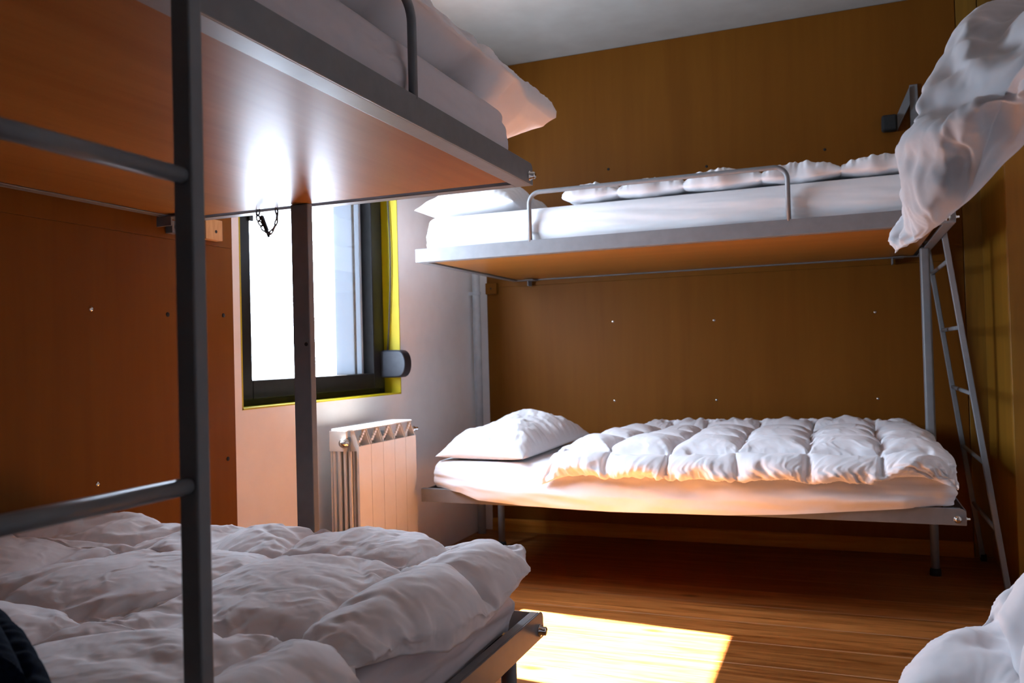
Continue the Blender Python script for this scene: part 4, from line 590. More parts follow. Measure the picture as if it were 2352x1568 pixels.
-1,0,1,0,0,1,0,0,0,0,1,0,0,0,0,1,1,-3,-1,1,-1,-1,-2,5,6,-3,-2,3,0,-5,1,0,1,1,1,0,1,-2,-3,1,0,1,-1,0,0,-1,1,0,1,1,0,-3,1,1,-1,2,-2,1,-2,3,0,-3,-4,1,3,1,0,1,0,1,0,1,-1,-2,-1,-1,1,0,-1,-2,1,5,-1,-1,-3,1,3,-1,-1,4,-1,1,1,2,-6,-4,4,-2,0,4,1,-3,
0,0,1,1,2,-2,-1,2,-2,0,0,1,-1,0,-1,-1,2,0,-2,3,-1,3,-1,0,-2,0,0,-1,1,-1,1,0,-1,0,1,0,-1,0,0,0,-2,-1,1,0,0,3,2,-2,1,1,1,-2,-4,6,-7,1,0,-2,2,1,-2,-2,1,1,0,0,0,0,1,0,1,0,1,0,-2,0,0,0,-1,1,-3,4,9,-6,-3,4,-8,3,3,-4,4,-1,-1,0,2,2,1,0,-3,0,-1,0,
-1,0,1,-1,1,0,-1,-1,2,0,-3,2,2,-1,-2,1,2,5,-3,-5,-3,1,1,-1,0,0,1,1,0,-2,1,-1,1,1,0,0,0,-1,5,0,-4,-2,4,0,-2,5,-2,4,1,0,-2,-4,1,2,0,1,-2,-1,2,-1,-1,4,1,-4,0,2,-4,1,-1,1,2,-1,-2,0,2,-1,-1,0,1,1,1,-1,-1,1,-2,0,0,1,0,0,-1,1,0,-1,1,0,0,-2,-1,0,3,
0,0,1,2,-1,0,-4,4,0,-1,-3,3,-2,-4,1,3,-5,0,3,1,-3,-1,0,0,1,-1,-1,0,1,1,2,1,1,-1,-1,0,-1,-2,1,11,-4,-1,0,0,2,-9,3,3,-5,2,1,0,-2,1,1,0,0,-1,0,0,1,-1,0,1,0,-1,0,2,-2,-2,2,-1,4,0,-5,0,0,3,6,-5,-1,-5,4,1,-3,0,-1,-1,1,2,-5,2,2,-1,0,1,4,5,-3,-1,
-1,3,-7,2,5,0,4,-2,0,-1,-2,-3,1,2,2,-1,-1,0,2,2,1,-1,-2,2,-1,-5,1,-1,0,3,3,-3,1,-1,-2,-2,1,0,2,0,1,-1,0,-1,1,-1,0,-1,0,0,1,0,0,-1,0,-1,0,0,0,3,2,0,0,2,-2,1,-3,4,0,-1,-3,-2,-1,6,-4,0,-2,2,-2,-3,1,1,0,0,0,-1,1,1,0,-2,0,-2,2,2,-1,-1,-1,-1,0,
11,-1,-3,4,-5,0,1,-3,-4,2,4,-3,2,-1,0,-2,-1,1,1,0,0,0,-1,1,0,0,0,0,0,-1,0,2,0,1,2,1,1,-2,-2,-2,2,6,-7,-2,-2,3,2,-2,-2,0,-2,3,9,0,-7,0,1,3,5,-3,-3,0,-6,0,1,-3,1,3,1,4,-1,-1,-1,2,-1,1,3,-1,-2,2,3,0,0,-1,0,-2,-3,0,0,-1,1,3,-1,2,-1,1,-3,-2,-2,
3,1,0,-1,1,0,-1,0,-1,0,0,0,0,0,0,0,1,-2,0,0,1,3,0,-1,1,0,-3,2,-1,2,-1,0,-1,-1,0,-1,4,2,-8,3,3,2,0,-2,2,0,0,0,-1,0,-1,1,0,-2,-4,0,0,0,-1,-1,-2,11,2,-2,1,-3,2,-5,3,3,-11,-1,1,4,-1,2,1,-1,0,-2,-1,0,0,1,0,0,0,-1,0,0,0,0,0,0,1,2,2,1,-1,-3,-2,-1,
-1,4,4,-4,-4,1,5,1,-1,0,0,-3,-1,5,6,0,0,0,-6,-2,2,0,-1,2,5,-1,-3,-7,1,0,3,0,-1,2,-1,1,0,-2,1,5,0,-1,0,-1,-3,-1,-1,2,0,0,3,0,1,0,-1,-3,1,-1,-2,2,7,-7,-1,1,0,1,-2,1,0,0,0,0,-1,0,0,0,2,1,0,1,-1,-1,-1,-1,0,2,-3,-2,2,-1,2,2,-4,3,-3,3,3,0,-7,0,2,
4,2,0,1,1,-1,0,0,0,-2,-1,-1,1,-3,-2,-2,-1,-1,9,2,1,-2,2,-4,-2,3,0,5,1,-13,-1,0,2,2,1,1,-1,0,0,-1,0,0,0,-1,-1,1,-1,0,-1,0,2,2,2,2,-1,-1,1,2,-1,-2,-4,-1,2,2,-3,-3,1,5,3,0,0,-1,-3,-2,3,1,1,0,-1,-4,5,1,-2,-1,-1,6,0,1,-4,0,-2,0,0,0,0,2,-1,0,3,2,
-1,0,-2,-1,-1,-2,2,-1,0,2,2,0,0,-1,-1,-1,-1,0,-4,6,-1,-4,1,0,3,-1,1,-1,0,0,0,0,1,-1,0,0,1,0,1,0,-1,0,0,0,0,-1,-2,1,0,5,0,-2,-7,7,-3,0,3,3,0,-6,0,-2,1,1,2,1,-2,2,0,0,-2,1,0,0,-1,-4,0,-2,8,6,-3,0,1,-3,-3,3,3,-3,2,3,0,-12,-3,2,1,2,1,2,-1,-2,1,
0,-1,-1,0,0,-1,-1,1,2,3,2,2,1,-1,-4,1,0,2,-2,-2,0,-3,0,2,1,-4,0,-1,3,3,2,2,1,-4,-5,1,2,3,-4,3,0,0,4,1,-4,-6,4,2,2,-4,-2,-1,1,0,2,1,1,0,3,0,-2,-1,0,-1,-1,2,1,-1,-1,2,0,2,-2,-3,-1,-1,0,-3,4,5,-4,-1,1,2,-3,-1,0,0,1,0,1,-1,0,0,0,1,-2,1,-1,1,1,
-1,-1,0,0,-2,1,-2,2,5,1,7,-8,-1,-4,0,3,2,1,1,-4,3,-1,-1,-2,1,0,0,-1,-1,1,-2,1,-1,-2,-1,-1,8,5,1,-1,-3,-3,-3,6,2,-2,-1,1,1,4,0,-11,-5,1,0,4,1,0,1,-3,-1,0,0,0,-1,2,3,2,2,1,1,0,-2,-1,-1,0,1,0,1,1,-2,-2,-4,0,1,0,-3,-1,0,2,1,2,1,-2,2,1,1,-3,1,
-2,3,1,3,-7,-1,-2,1,3,-2,0,0,0,1,0,4,-3,-1,4,0,-1,0,2,0,-2,2,0,0,1,3,0,-2,-3,-3,-2,-1,0,-1,2,5,1,-3,0,-1,-1,0,0,0,0,0,0,0,2,-1,0,1,-1,0,0,0,-1,0,-2,1,0,-1,0,1,4,1,-1,-4,3,3,-2,3,-6,1,2,1,2,-2,-2,2,1,1,-2,-1,-1,-2,-2,2,0,-2,-1,-2,1,7,4,2,-2,
0,-7,-1,3,0,2,0,-2,3,-1,3,2,1,-9,-6,-2,1,3,5,0,-1,-1,-1,1,1,2,2,1,1,0,0,-1,-1,0,-1,-1,0,-2,3,1,1,2,-3,0,-2,-1,1,-4,-3,-1,-2,2,1,1,5,4,-1,-3,-3,0,1,3,0,-3,8,-6,0,-3,-1,1,-1,1,1,0,0,1,0,1,6,2,-2,-1,-4,-1,2,0,1,-1,1,-2,-2,-3,-2,-2,1,1,1,0,10,
-1,-2,-2,1,-1,-1,-2,0,0,1,-1,1,0,0,1,0,-1,1,0,-1,1,-2,-2,4,-2,-2,2,2,5,0,-1,-4,-2,1,4,-1,2,0,-6,3,-1,2,2,-1,0,0,-1,-5,4,-3,-1,1,0,0,-2,-1,3,6,1,3,-1,-2,-6,5,3,0,-1,-5,1,-1,1,1,1,3,-1,5,-4,-5,-9,0,2,5,5,0,-1,0,1,0,1,0,-1,0,-1,0,0,0,0,-2,0,
-2,2,4,0,-2,1,-1,3,1,-1,-2,0,-4,-3,-4,-2,1,2,2,3,-1,-1,0,2,2,-1,-2,4,0,-2,-3,-1,0,0,0,0,0,1,0,2,5,-2,-8,3,0,1,0,1,0,0,-1,-2,-1,-2,2,1,2,2,-2,-1,9,1,-3,0,1,-3,-8,3,1,-2,0,0,1,-1,0,-1,2,2,0,-2,1,0,-1,0,2,0,1,3,0,0,-5,-4,3,1,0,-1,4,1,-1,-5,4,
-2,2,-1,3,-1,-1,-1,-2,0,-5,2,0,3,-1,-2,1,3,4,2,1,1,-6,-6,7,0,0,2,-1,-2,0,1,0,1,-1,3,5,1,1,-1,-4,-10,-4,0,4,6,2,1,-1,0,-1,-1,1,0,0,0,0,0,-1,0,0,-2,-2,4,0,0,0,5,2,-2,0,3,-2,0,-1,-1,-1,-6,-1,2,-1,-2,0,0,4,0,0,8,-13,0,-7,1,-2,-1,0,-1,1,-1,2,13,
-4,-3,-1,0,1,1,0,0,0,0,-1,-2,2,-1,1,1,0,3,-2,1,9,0,-3,3,-13,8,-2,-2,0,3,1,-2,-3,0,0,-1,2,-2,1,1,1,-2,1,0,2,0,-1,0,-3,0,0,-2,4,2,-2,0,1,2,2,-1,-1,-5,0,2,0,0,1,-2,1,-2,1,2,-7,4,1,3,2,3,5,1,-1,-5,-1,2,4,-3,-2,-1,-3,-5,3,4,0,0,-2,-2,1,2,0,1,6,
3,-2,-8,-6,1,-1,4,1,1,1,-1,2,-1,0,0,0,-1,0,-2,-3,9,-2,2,-3,-3,0,3,2,-1,3,-3,1,4,0,0,-1,0,-1,-6,-1,-2,-1,0,1,6,-2,-1,-2,-5,3,9,-3,-1,-2,0,-1,1,7,4,-19,1,-2,-1,8,-4,-1,0,1,0,0,0,6,-3,2,2,4,-1,-6,2,4,1,-1,-4,-4,4,0,2,-1,-4,0,5,0,0,-4,0,2,-2,0,
-2,-1,-1,3,-1,0,0,-1,-1,-2,1,1,0,3,2,1,-2,3,-3,5,0,-2,3,-7,-3,-2,1,0,0,2,-2,1,0,2,12,0,-2,-10,3,2,-1,-1,0,2,-6,-3,-1,0,1,-1,0,11,4,-5,2,-2,0,1,-4,0,1,-1,2,0,5,3,-4,-10,-1,-1,0,1,1,1,0,0,-1,1,2,0,0,4,3,-1,0,0,-1,-1,3,2,-1,2,-2,0,1,-1,2,1,0,
-1,-1,-4,-1,-3,-2,2,1,8,-5,0,-3,3,-2,0,0,0,1,0,1,-3,-3,1,5,0,1,3,-5,1,0,-4,-4,0,0,3,5,6,3,-1,-5,0,4,2,-5,-2,-5,-1,4,-2,2,3,0,-8,1,-3,6,-1,3,-1,-3,-2,-2,-2,-1,1,0,0,0,-2,0,1,9,2,0,1,2,-3,-6,2,4,2,-3,1,-4,-2,4,-1,0,4,-1,0,-2,-1,-6,3,0,-2,6,1,
8,-1,-1,-2,0,-2,2,-1,1,0,1,-1,1,1,-7,-1,1,1,-3,-1,0,1,0,-1,11,-6,2,-3,-2,0,0,-4,-4,-1,-1,0,0,3,4,-1,-1,-3,-1,-1,0,7,0,5,-6,3,3,2,1,0,-1,2,0,-6,4,1,0,1,0,-1,1,-7,-4,3,-2,8,-2,0,0,0,3,7,-2,1,-1,-1,-1,-3,1,-4,-6,2,-4,3,-3,4,0,3,8,5,-1,-1,-13,
-7,-1,-1,12,5,4,0,-5,2,-5,1,1,5,-6,-2,0,2,0,-8,0,0,1,-2,0,-2,-1,0,0,0,0,0,0,0,4,4,3,-13,0,0,0,0,3,13,4,2,-4,-7,5,1,2,-1,0,-2,-16,2,-1,0,0,21,-1,0,-3,-10,-1,7,0,2,0,-1,4,-5,-1,0,0,-2,-3,0,0,5,-6,9,-3,6,2,1,0,0,-6,-14,0,0,3,5,5,4,1,2,-1,-1,
-1,-2,-5,-9,5,-3,11,1,1,0,-3,-3,-4,-4,1,6,3,1,-1,-1,0,4,0,-8,0,-3,-1,-1,6,1,-6,3,-2,4,6,-8,4,0,-3,11,-1,0,0,0,-1,1,1,0,0,-3,-2,-6,0,-1,1,4,-4,-1,-5,1,5,11,0,1,-1,-11,-2,0,1,2,3,-1,0,2,2,-2,5,-3,1,1,0,-5,-3,-7,0,-1,3,2,2,1,2,0,-4,4,2,-1,-2,
-3,5,2,1,1,1,0,-12,1,-3,8,-4,-4,5,-4,-1,-3,4,13,2,0,1,3,-12,-2,-4,2,6,5,-5,4,0,0,-1,-1,2,-1,-5,-3,1,1,-2,-1,2,1,-4,16,-19,0,2,3,1,9,5,3,0,-1,0,-2,-1,2,-1,-2,-1,-2,-1,-1,3,-3,0,-10,1,-1,-4,7,2,-11,11,-1,-5,0,0,0,1,1,1,4,-1,-10,3,2,2,-4,8,3,
0,2,-5,-5,4,0,-1,6,-3,0,2,-2,2,1,-2,0,-2,-2,-1,-1,8,-8,9,0,-9,1,-1,1,2,-3,2,3,3,0,-2,-2,-3,0,7,0,1,0,-2,-15,10,-12,6,-2,1,0,1,-2,16,-1,0,0,1,-1,1,-1,0,3,-4,-3,-1,-1,-1,7,-4,-1,0,-1,-1,0,0,4,0,0,3,-6,-2,1,4,1,1,-1,-2,2,0,1,-1,-1,4,-3,3,-1,0,
0,0,-1,-1,1,0,2,-2,-5,1,3,1,-10,13,-12,4,0,5,3,2,1,-4,2,-3,1,-1,-2,-1,-5,0,3,3,-1,-1,0,-2,2,-7,3,0,0,2,7,-6,5,-3,-7,-3,3,-2,-1,-1,-2,-3,-3,1,6,8,11,-1,0,0,-9,-5,-1,-1,8,-4,0,4,-1,7,-7,1,1,1,-2,-2,0,0,0,0,0,-1,-2,13,-7,-6,4,-1,0,1,1,3,3,1,
-3,1,3,-1,-3,4,-5,-5,-3,-3,-2,10,0,11,-3,2,1,3,2,-1,-11,0,2,1,0,1,0,1,1,1,0,0,-1,0,0,-9,1,4,1,0,0,-1,-4,-4,-6,13,-12,8,3,2,2,0,0,-4,4,0,-1,-5,1,1,2,3,-6,4,-2,-1,0,2,-4,2,0,1,2,0,-4,-3,1,0,-4,3,0,2,4,-1,-1,1,2,-3,0,-2,3,1,-3,0,-6,-1,3,4,2,
-1,0,-3,2,2,0,1,-4,-6,0,0,4,11,-9,-7,1,4,3,3,3,5,0,0,0,-16,0,-2,7,2,2,2,0,-6,4,-3,-4,-1,3,5,-4,-1,0,-2,0,-4,0,1,-1,-1,2,11,-4,-1,2,-2,1,0,4,-1,1,-2,-1,-2,0,0,0,1,0,0,3,-1,-4,-7,-6,11,-6,4,2,1,3,1,1,0,-2,2,-1,0,1,0,0,0,0,1,1,0,-1,-1,3,-2,-6,
4,1,-2,-1,-1,0,-1,2,-4,0,1,5,3,-2,-2,2,1,-4,-1,1,1,-1,1,1,2,-2,-2,0,1,0,0,-1,1,-1,1,2,1,-4,-5,1,-2,10,-14,14,-4,0,0,-1,-1,1,1,1,-2,0,4,0,-2,-6,-2,1,3,4,1,-1,1,-2,1,-2,3,2,-1,-7,12,-19,8,6,3,-2,0,0,0,0,1,0,-5,6,-3,1,-1,-2,4,-1,-1,0,-8,1,0,
-1,1,-1,3,-3,0,0,-2,4,-4,-1,-2,0,12,-1,-5,1,2,5,2,-2,-4,3,-1,-1,-2,0,0,0,0,2,-1,-2,-1,2,-2,-1,3,-1,-4,1,5,-1,0,1,-1,4,-3,0,0,1,-1,-1,0,0,-1,1,0,1,0,0,1,1,-2,-2,2,-2,-2,-5,8,-4,-2,4,-3,9,0,-3,0,1,0,-3,1,-1,0,1,1,-1,0,0,-2,3,-1,-1,1,1,-1,0,1,
-1,1,0,2,-3,2,-10,4,1,2,1,0,-1,-1,1,0,1,0,0,0,0,2,1,-2,-4,-1,-1,1,3,2,0,-1,-1,0,0,0,2,0,-7,1,5,3,-1,1,-1,0,0,-1,-1,0,2,0,-2,3,-3,2,0,0,0,0,-2,-5,2,-1,1,-4,-1,0,1,1,2,-1,-1,-4,1,11,1,-5,4,1,1,-1,-1,0,0,-1,-1,-1,0,0,0,1,0,2,-2,0,0,-1,3,0,-8,
0,0,8,-2,2,-1,-2,1,0,0,0,0,0,-1,0,1,0,-1,-2,2,1,-2,2,1,-1,3,-1,-4,-3,-2,3,0,6,-4,1,6,-2,-1,-2,1,-1,-1,1,-2,-1,2,0,1,1,-1,-1,0,-1,1,0,0,2,-1,0,0,0,0,1,0,2,-4,0,-2,2,-1,0,0,1,0,-1,2,-1,0,2,-1,1,0,2,1,-4,-6,-2,1,2,3,2,0,-1,0,-1,0,1,2,-2,-1,1,
2,0,0,-1,0,-2,-1,0,1,4,-2,1,-2,0,2,-1,1,1,-1,0,-5,0,-1,-1,-2,-1,4,-3,-2,4,0,0,-2,6,4,-2,2,-1,1,-1,-1,0,0,0,0,-1,-2,0,0,0,1,0,2,-2,0,0,0,0,2,-3,-6,6,1,1,1,-1,0,-1,0,2,-1,0,-1,-1,1,1,-1,0,0,-2,2,3,-3,1,0,2,-1,-1,0,-1,-2,1,3,-6,9,-1,-2,-1,0,0,
-1,1,-2,0,1,1,-2,4,-2,0,-1,0,0,0,0,0,0,0,1,-1,1,0,0,-3,1,0,1,-3,3,0,1,-1,-2,1,0,-1,1,1,-1,2,-1,1,1,1,2,-1,-6,-5,-1,1,5,1,0,-1,0,0,0,1,1,-2,3,1,0,0,-1,-4,0,1,2,-2,-1,2,2,0,-2,-1,0,2,1,2,-2,-1,-2,0,-3,-2,0,-1,2,5,-3,-2,-1,3,9,-1,-2,-1,1,-1,0,
0,-1,1,2,-3,-1,1,-1,0,0,-1,3,-3,0,1,0,0,2,0,0,-7,7,-1,0,0,0,0,-1,2,3,-5,2,-2,0,2,-2,1,-1,-1,1,0,1,1,-3,6,-2,-2,-2,3,-1,2,-10,4,1,2,2,-1,1,0,-1,1,-2,1,0,-3,2,1,3,-2,-1,0,0,-1,0,1,-1,0,1,0,1,-1,0,-1,2,-3,0,-1,1,5,-3,-1,-1,1,-1,1,0,-1,0,2,-1,
1,1,-1,2,1,1,1,-5,-5,-2,-2,2,-1,0,0,1,-1,1,3,6,-5,-1,1,1,0,-1,1,-1,-1,0,0,-1,4,-1,1,0,3,-1,0,-2,1,-1,0,0,1,-3,1,0,0,1,-2,-2,-1,10,1,-3,0,1,-1,0,-1,-1,0,0,1,-1,0,-1,1,-1,0,0,1,0,-1,0,0,1,0,2,1,-3,1,-1,0,1,0,-1,2,-2,1,1,-1,-2,3,-2,1,-1,0,0,0,
-3,1,2,3,-2,0,-2,0,-1,-2,5,-6,5,2,1,-4,2,0,0,0,0,0,-1,0,1,-3,4,1,-2,-1,1,0,0,-1,0,1,0,0,0,0,1,-1,0,-1,2,-1,-4,3,-3,1,0,3,-1,-1,1,0,0,0,-1,2,0,0,1,0,0,1,2,2,-3,-6,-3,-2,5,-1,1,1,1,0,-5,9,-8,5,0,-4,0,2,-3,1,0,-1,1,-2,-2,1,1,3,1,3,-3,-1,3,-2,
0,1,1,-2,4,0,-1,-6,-1,-2,8,5,-3,0,0,-2,0,-1,0,0,0,-1,-1,1,0,1,-1,1,-1,0,-1,1,0,-1,2,0,1,1,1,-1,-3,1,1,0,0,0,1,-2,0,2,-2,1,-1,0,0,0,1,0,-2,0,-1,3,0,-4,0,0,1,0,-1,3,3,-5,5,-3,2,-1,0,0,0,-1,0,0,1,0,-2,4,-2,-1,1,0,-1,0,1,-1,0,0,1,0,1,-1,1,0,0,
-3,0,3,-4,-3,4,2,-1,0,2,-1,-1,1,0,1,-2,1,0,1,0,0,1,0,1,2,0,-4,-3,-5,5,1,0,1,-2,-1,1,0,-1,-1,0,0,-2,3,-1,-2,0,-2,1,0,-2,-1,1,1,1,8,0,-4,3,-2,0,2,1,-5,-3,1,1,-2,2,10,-2,-1,0,-1,0,-2,0,0,0,-2,1,0,-1,1,0,-1,0,1,0,-1,0,1,0,-2,2,1,0,2,0,-2,-3,1,
1,1,1,-1,0,0,0,-1,0,0,2,-1,0,1,0,0,-1,0,-2,-1,5,-4,-1,-2,3,1,2,-2,-2,3,0,0,1,0,0,-1,0,0,0,0,0,-1,0,1,0,1,-1,0,0,0,0,0,0,0,1,0,0,-1,-2,0,2,-1,-1,2,2,-6,0,3,1,1,0,-1,1,1,-2,1,-1,1,-1,1,0,0,1,0,2,1,1,-3,-3,-3,1,1,0,1,-1,0,-1,0,-1,0,-1,2,-1,-2,
-2,0,0,0,-1,1,3,1,-1,-3,3,5,0,2,-4,1,-4,2,-8,1,0,3,0,9,1,-1,0,-2,-1,0,0,0,0,0,0,-2,0,0,0,0,0,0,0,0,0,0,-1,0,1,-1,2,2,-1,2,-1,-6,1,2,2,1,-1,0,0,-2,0,3,0,-2,1,0,-1,1,0,0,-1,1,0,-1,4,0,-2,-6,2,1,0,0,1,-1,1,1,2,-1,-1,-1,1,1,0,-1,1,-4,3,1,-1,0,
0,0,-1,1,-1,1,-1,1,0,1,-3,-2,-1,0,3,2,1,3,2,-7,-5,0,2,2,4,-1,-1,0,0,1,-1,1,-1,1,0,0,1,-1,2,1,1,-1,-3,-2,0,0,2,-1,-2,1,-2,-1,-1,3,0,-2,0,1,-2,0,1,3,2,-2,-3,1,4,-8,4,4,2,-4,1,2,-4,0,3,-2,-3,10,-3,-1,1,-1,-1,0,0,0,-1,-1,0,1,-1,-1,0,-1,1,0,-1,
1,0,0,-1,0,0,-1,1,2,1,0,0,-3,3,-2,0,-2,4,0,-1,-2,2,1,1,0,0,-2,1,0,0,1,0,-1,-2,0,-1,1,1,2,1,-1,-10,8,1,0,0,0,0,0,-1,0,1,0,0,-1,1,0,-1,-2,2,1,-1,0,1,0,-1,1,-1,1,-1,0,0,0,1,-2,-2,-3,14,-6,3,-3,5,-1,-2,-4,-1,-2,1,1,2,0,0,0,0,0,0,1,0,0,1,0,0,1,
2,-3,0,-1,0,-2,1,-2,0,0,-1,1,-2,0,0,-1,0,1,4,3,1,-2,0,2,1,-2,2,-5,1,2,-4,0,-2,3,0,1,0,6,-2,-2,-1,0,-2,1,-1,0,0,1,-1,-1,1,0,-1,-1,1,-2,0,2,-1,-1,0,0,-1,0,2,1,-1,2,1,-2,-6,7,0,0,1,-3,-1,0,3,0,1,-1,0,-1,1,-1,0,0,0,1,-1,0,-1,1,-1,0,1,-3,4,-4,4,
2,2,0,-2,-1,-3,1,1,-1,0,1,0,0,0,0,0,-1,0,1,0,-1,1,0,-1,0,0,0,-1,0,2,0,1,1,-8,5,-1,3,1,-2,0,1,1,0,1,-1,-1,-2,1,-1,0,0,1,0,0,1,0,0,0,1,1,0,2,-6,1,-1,1,0,-2,0,-1,0,-1,-1,-1,1,1,3,4,1,0,0,1,1,-1,-2,-3,1,0,-3,5,-3,1,-2,-1,3,-3,8,-5,3,0,-2,-1,-2,
2,0,0,-1,0,1,0,-1,0,1,-1,-1,1,-1,-1,-1,1,0,0,-1,2,0,0,0,1,-1,-1,0,1,1,-1,0,0,0,1,1,-1,0,0,0,0,0,0,1,0,-1,0,2,-1,0,-1,0,0,-1,2,-1,0,8,-6,1,-1,0,-2,0,0,0,1,0,-1,2,-1,0,0,-1,1,-1,0,0,0,0,0,0,0,0,-1,1,-1,0,1,1,-1,0,1,-1,-2,3,-1,0,1,0,-1,-1,0,1,
1,-1,0,0,0,0,1,0,0,0,1,0,0,0,1,1,2,-6,1,0,1,-3,1,-2,-1,0,0,0,2,4,2,1,-1,0,-1,0,-1,0,-1,1,-1,-1,-1,-5,5,1,2,-2,-1,-2,6,-4,3,3,-2,-6,2,-2,4,-1,0,-1,1,-1,1,0,-2,1,-1,0,1,-3,1,1,-1,-2,3,-1,0,0,1,1,-3,1,0,1,1,-1,0,-2,3,1,-1,1,-1,0,0,1,-1,0,0,0,
0,0,0,0,0,-1,0,0,0,0,-1,2,1,0,1,-1,-1,0,-1,0,1,0,0,1,-1,1,0,0,-1,0,0,-1,1,0,0,0,0,0,-1,0,0,0,0,1,0,0,0,-1,2,0,-2,1,0,0,0,0,0,0,-1,0,-1,2,0,0,1,0,0,0,0,0,0,1,0,0,1,1,0,-5,2,0,-1,-1,-1,-1,0,2,4,2,2,-1,-1,0,-2,-1,0,0,0,1,-1,-1,-6,1,1,2,0,-4,3,
2,-3,1,3,0,3,-5,0,0,2,-3,1,0,0,-1,2,-1,0,1,-1,-1,-2,1,1,-1,-1,0,0,-1,1,2,1,2,-3,2,-1,-1,2,-2,1,-1,1,-1,1,-1,1,0,0,0,0,0,-1,0,0,1,-1,0,1,-1,0,0,-1,1,1,-2,1,1,2,-2,1,-2,0,1,0,0,0,0,0,0,1,0,-1,1,-1,0,0,0,-1,0,1,0,-1,0,1,-1,0,1,0,0,0,1,-1,0,0,
-1,1,0,-1,0,1,0,-1,1,-1,2,-2,1,1,-1,0,0,0,1,0,0,0,0,1,0,0,1,1,-4,2,-2,0,-2,1,3,2,1,1,-2,0,-1,-2,-1,0,0,2,0,0,-2,-4,0,6,-3,1,1,1,2,-3,5,-15,13,-2,-5,4,4,-3,-1,-1,-1,2,-2,1,-1,0,1,-1,1,-1,0,0,0,-1,-1,-1,0,2,2,0,2,-2,-2,2,0,0,0,0,-1,-1,-1,1,0,
2,-1,1,-1,0,0,0,0,0,0,0,1,0,-1,0,0,-1,1,-1,1,0,1,0,2,-1,-2,0,0,0,1,-1,1,0,0,1,0,0,0,0,-1,0,0,-1,1,-1,0,1,0,-1,-1,0,1,0,0,1,0,0,-2,3,-1,0,-1,1,0,0,-1,0,1,-1,2,-2,2,-1,0,0,0,1,0,-1,0,1,0,1,-1,0,1,1,0,-1,-1,0,-2,0,3,2,1,-1,0,0,0,-1,1,2,0,0,-2,
0,-7,-3,0,4,-2,8,-4,1,4,-3,-1,3,-7,5,-6,7,2,-1,1,-6,1,1,-1,0,-1,1,0,-1,-1,0,0,1,-2,-1,2,-2,0,3,2,0,1,-1,-2,1,0,0,-1,2,-1,-1,0,1,-1,0,0,0,0,1,0,-1,0,1,-1,1,-1,0,-1,1,0,-1,0,0,1,0,-1,2,-1,3,-2,-2,1,0,0,0,1,0,0,0,0,1,0,0,-1,0,0,0,-1,0,1,-1,0,
-1,2,-1,1,-1,-1,2,0,0,1,-1,0,-1,0,1,-1,0,0,0,1,-1,1,-1,2,-2,2,-1,0,0,-1,0,2,0,-1,0,0,1,0,0,-1,1,-1,0,1,-2,4,1,-1,0,1,-1,1,-1,2,0,-1,0,-1,0,-5,1,6,2,0,-3,0,-4,0,0,2,0,-6,7,-10,6,1,0,2,0,3,-4,-1,1,-1,-1,0,0,-2,2,-1,0,0,-1,2,-5,1,3,3,1,0,-1,
-2,-1,1,0,1,0,0,-1,-1,1,0,0,0,0,0,0,0,0,0,0,0,1,-1,1,-1,1,-2,0,1,0,-1,0,0,0,2,0,2,-2,-2,0,0,1,1,0,-1,1,0,0,1,0,0,-1,0,-1,0,1,-1,0,1,-1,0,-2,2,-1,1,0,0,1,0,0,-1,2,-1,-1,-1,1,0,0,1,-1,1,-1,1,-1,2,-2,1,0,0,0,0,0,0,1,0,0,-1,1,0,0,-1,1,0,-1,0,1,
1,1,0,-1,1,-1,1,0,0,0,0,0,-5,2,4,-1,1,1,0,-4,-1,-1,-4,4,0,-3,10,-9,-4,3,2,0,1,1,3,-1,-3,2,-2,0,0,-2,0,0,2,-2,0,-3,2,5,3,-1,-3,1,-1,-1,1,-2,2,-1,1,0,-1,-1,0,1,1,0,-1,0,1,-1,0,1,-1,0,-1,1,-1,1,-1,1,0,-1,1,0,-1,0,0,2,0,0,-2,1,-2,2,-1,0,1,1,-1,
0,1,0,0,0,-1,1,-1,0,-1,0,1,-1,0,-1,1,0,1,-1,1,-1,1,1,0,-1,1,-1,0,1,0,0,0,-1,0,0,1,0,0,-1,1,0,-1,0,1,0,-1,1,0,0,0,1,-1,0,1,0,0,-1,0,0,1,1,1,-1,1,0,0,-1,-1,0,0,-1,1,2,-1,-1,-1,2,2,-2,1,-4,0,1,-3,6,-2,-4,0,-2,2,-2,0,0,0,1,1,2,-2,3,-1,-3,1,-1,
0,-1,0,-2,3,7,0,-2,-2,1,-2,-1,0,-1,0,1,1,2,-2,0,0,-2,0,1,1,0,1,-1,1,-1,0,1,0,0,-1,0,0,0,0,0,0,-1,0,1,0,-2,3,0,-2,0,2,-1,-1,1,0,0,0,0,1,-1,0,1,0,0,-1,0,-1,0,2,-2,0,-1,0,1,1,0,-2,-1,2,2,-1,1,-2,1,0,0,-1,0,1,0,0,1,0,0,-1,0,0,0,-1,1,1,-1,0,1,0,
0,0,1,-1,1,-1,0,0,0,1,-1,1,1,0,-1,2,-1,-1,0,0,1,-3,-3,3,-1,2,2,-4,0,3,1,-1,-4,3,-1,2,-4,0,3,-2,-8,14,-11,4,-1,-2,1,-1,0,4,2,-1,-2,1,-1,0,0,-1,-2,5,7,-2,-3,0,0,0,-2,-1,1,-4,4,1,0,1,-1,0,-1,0,0,-3,1,2,-1,0,1,1,0,0,-1,0,0,0,0,0,0,-1,1,-1,1,0,
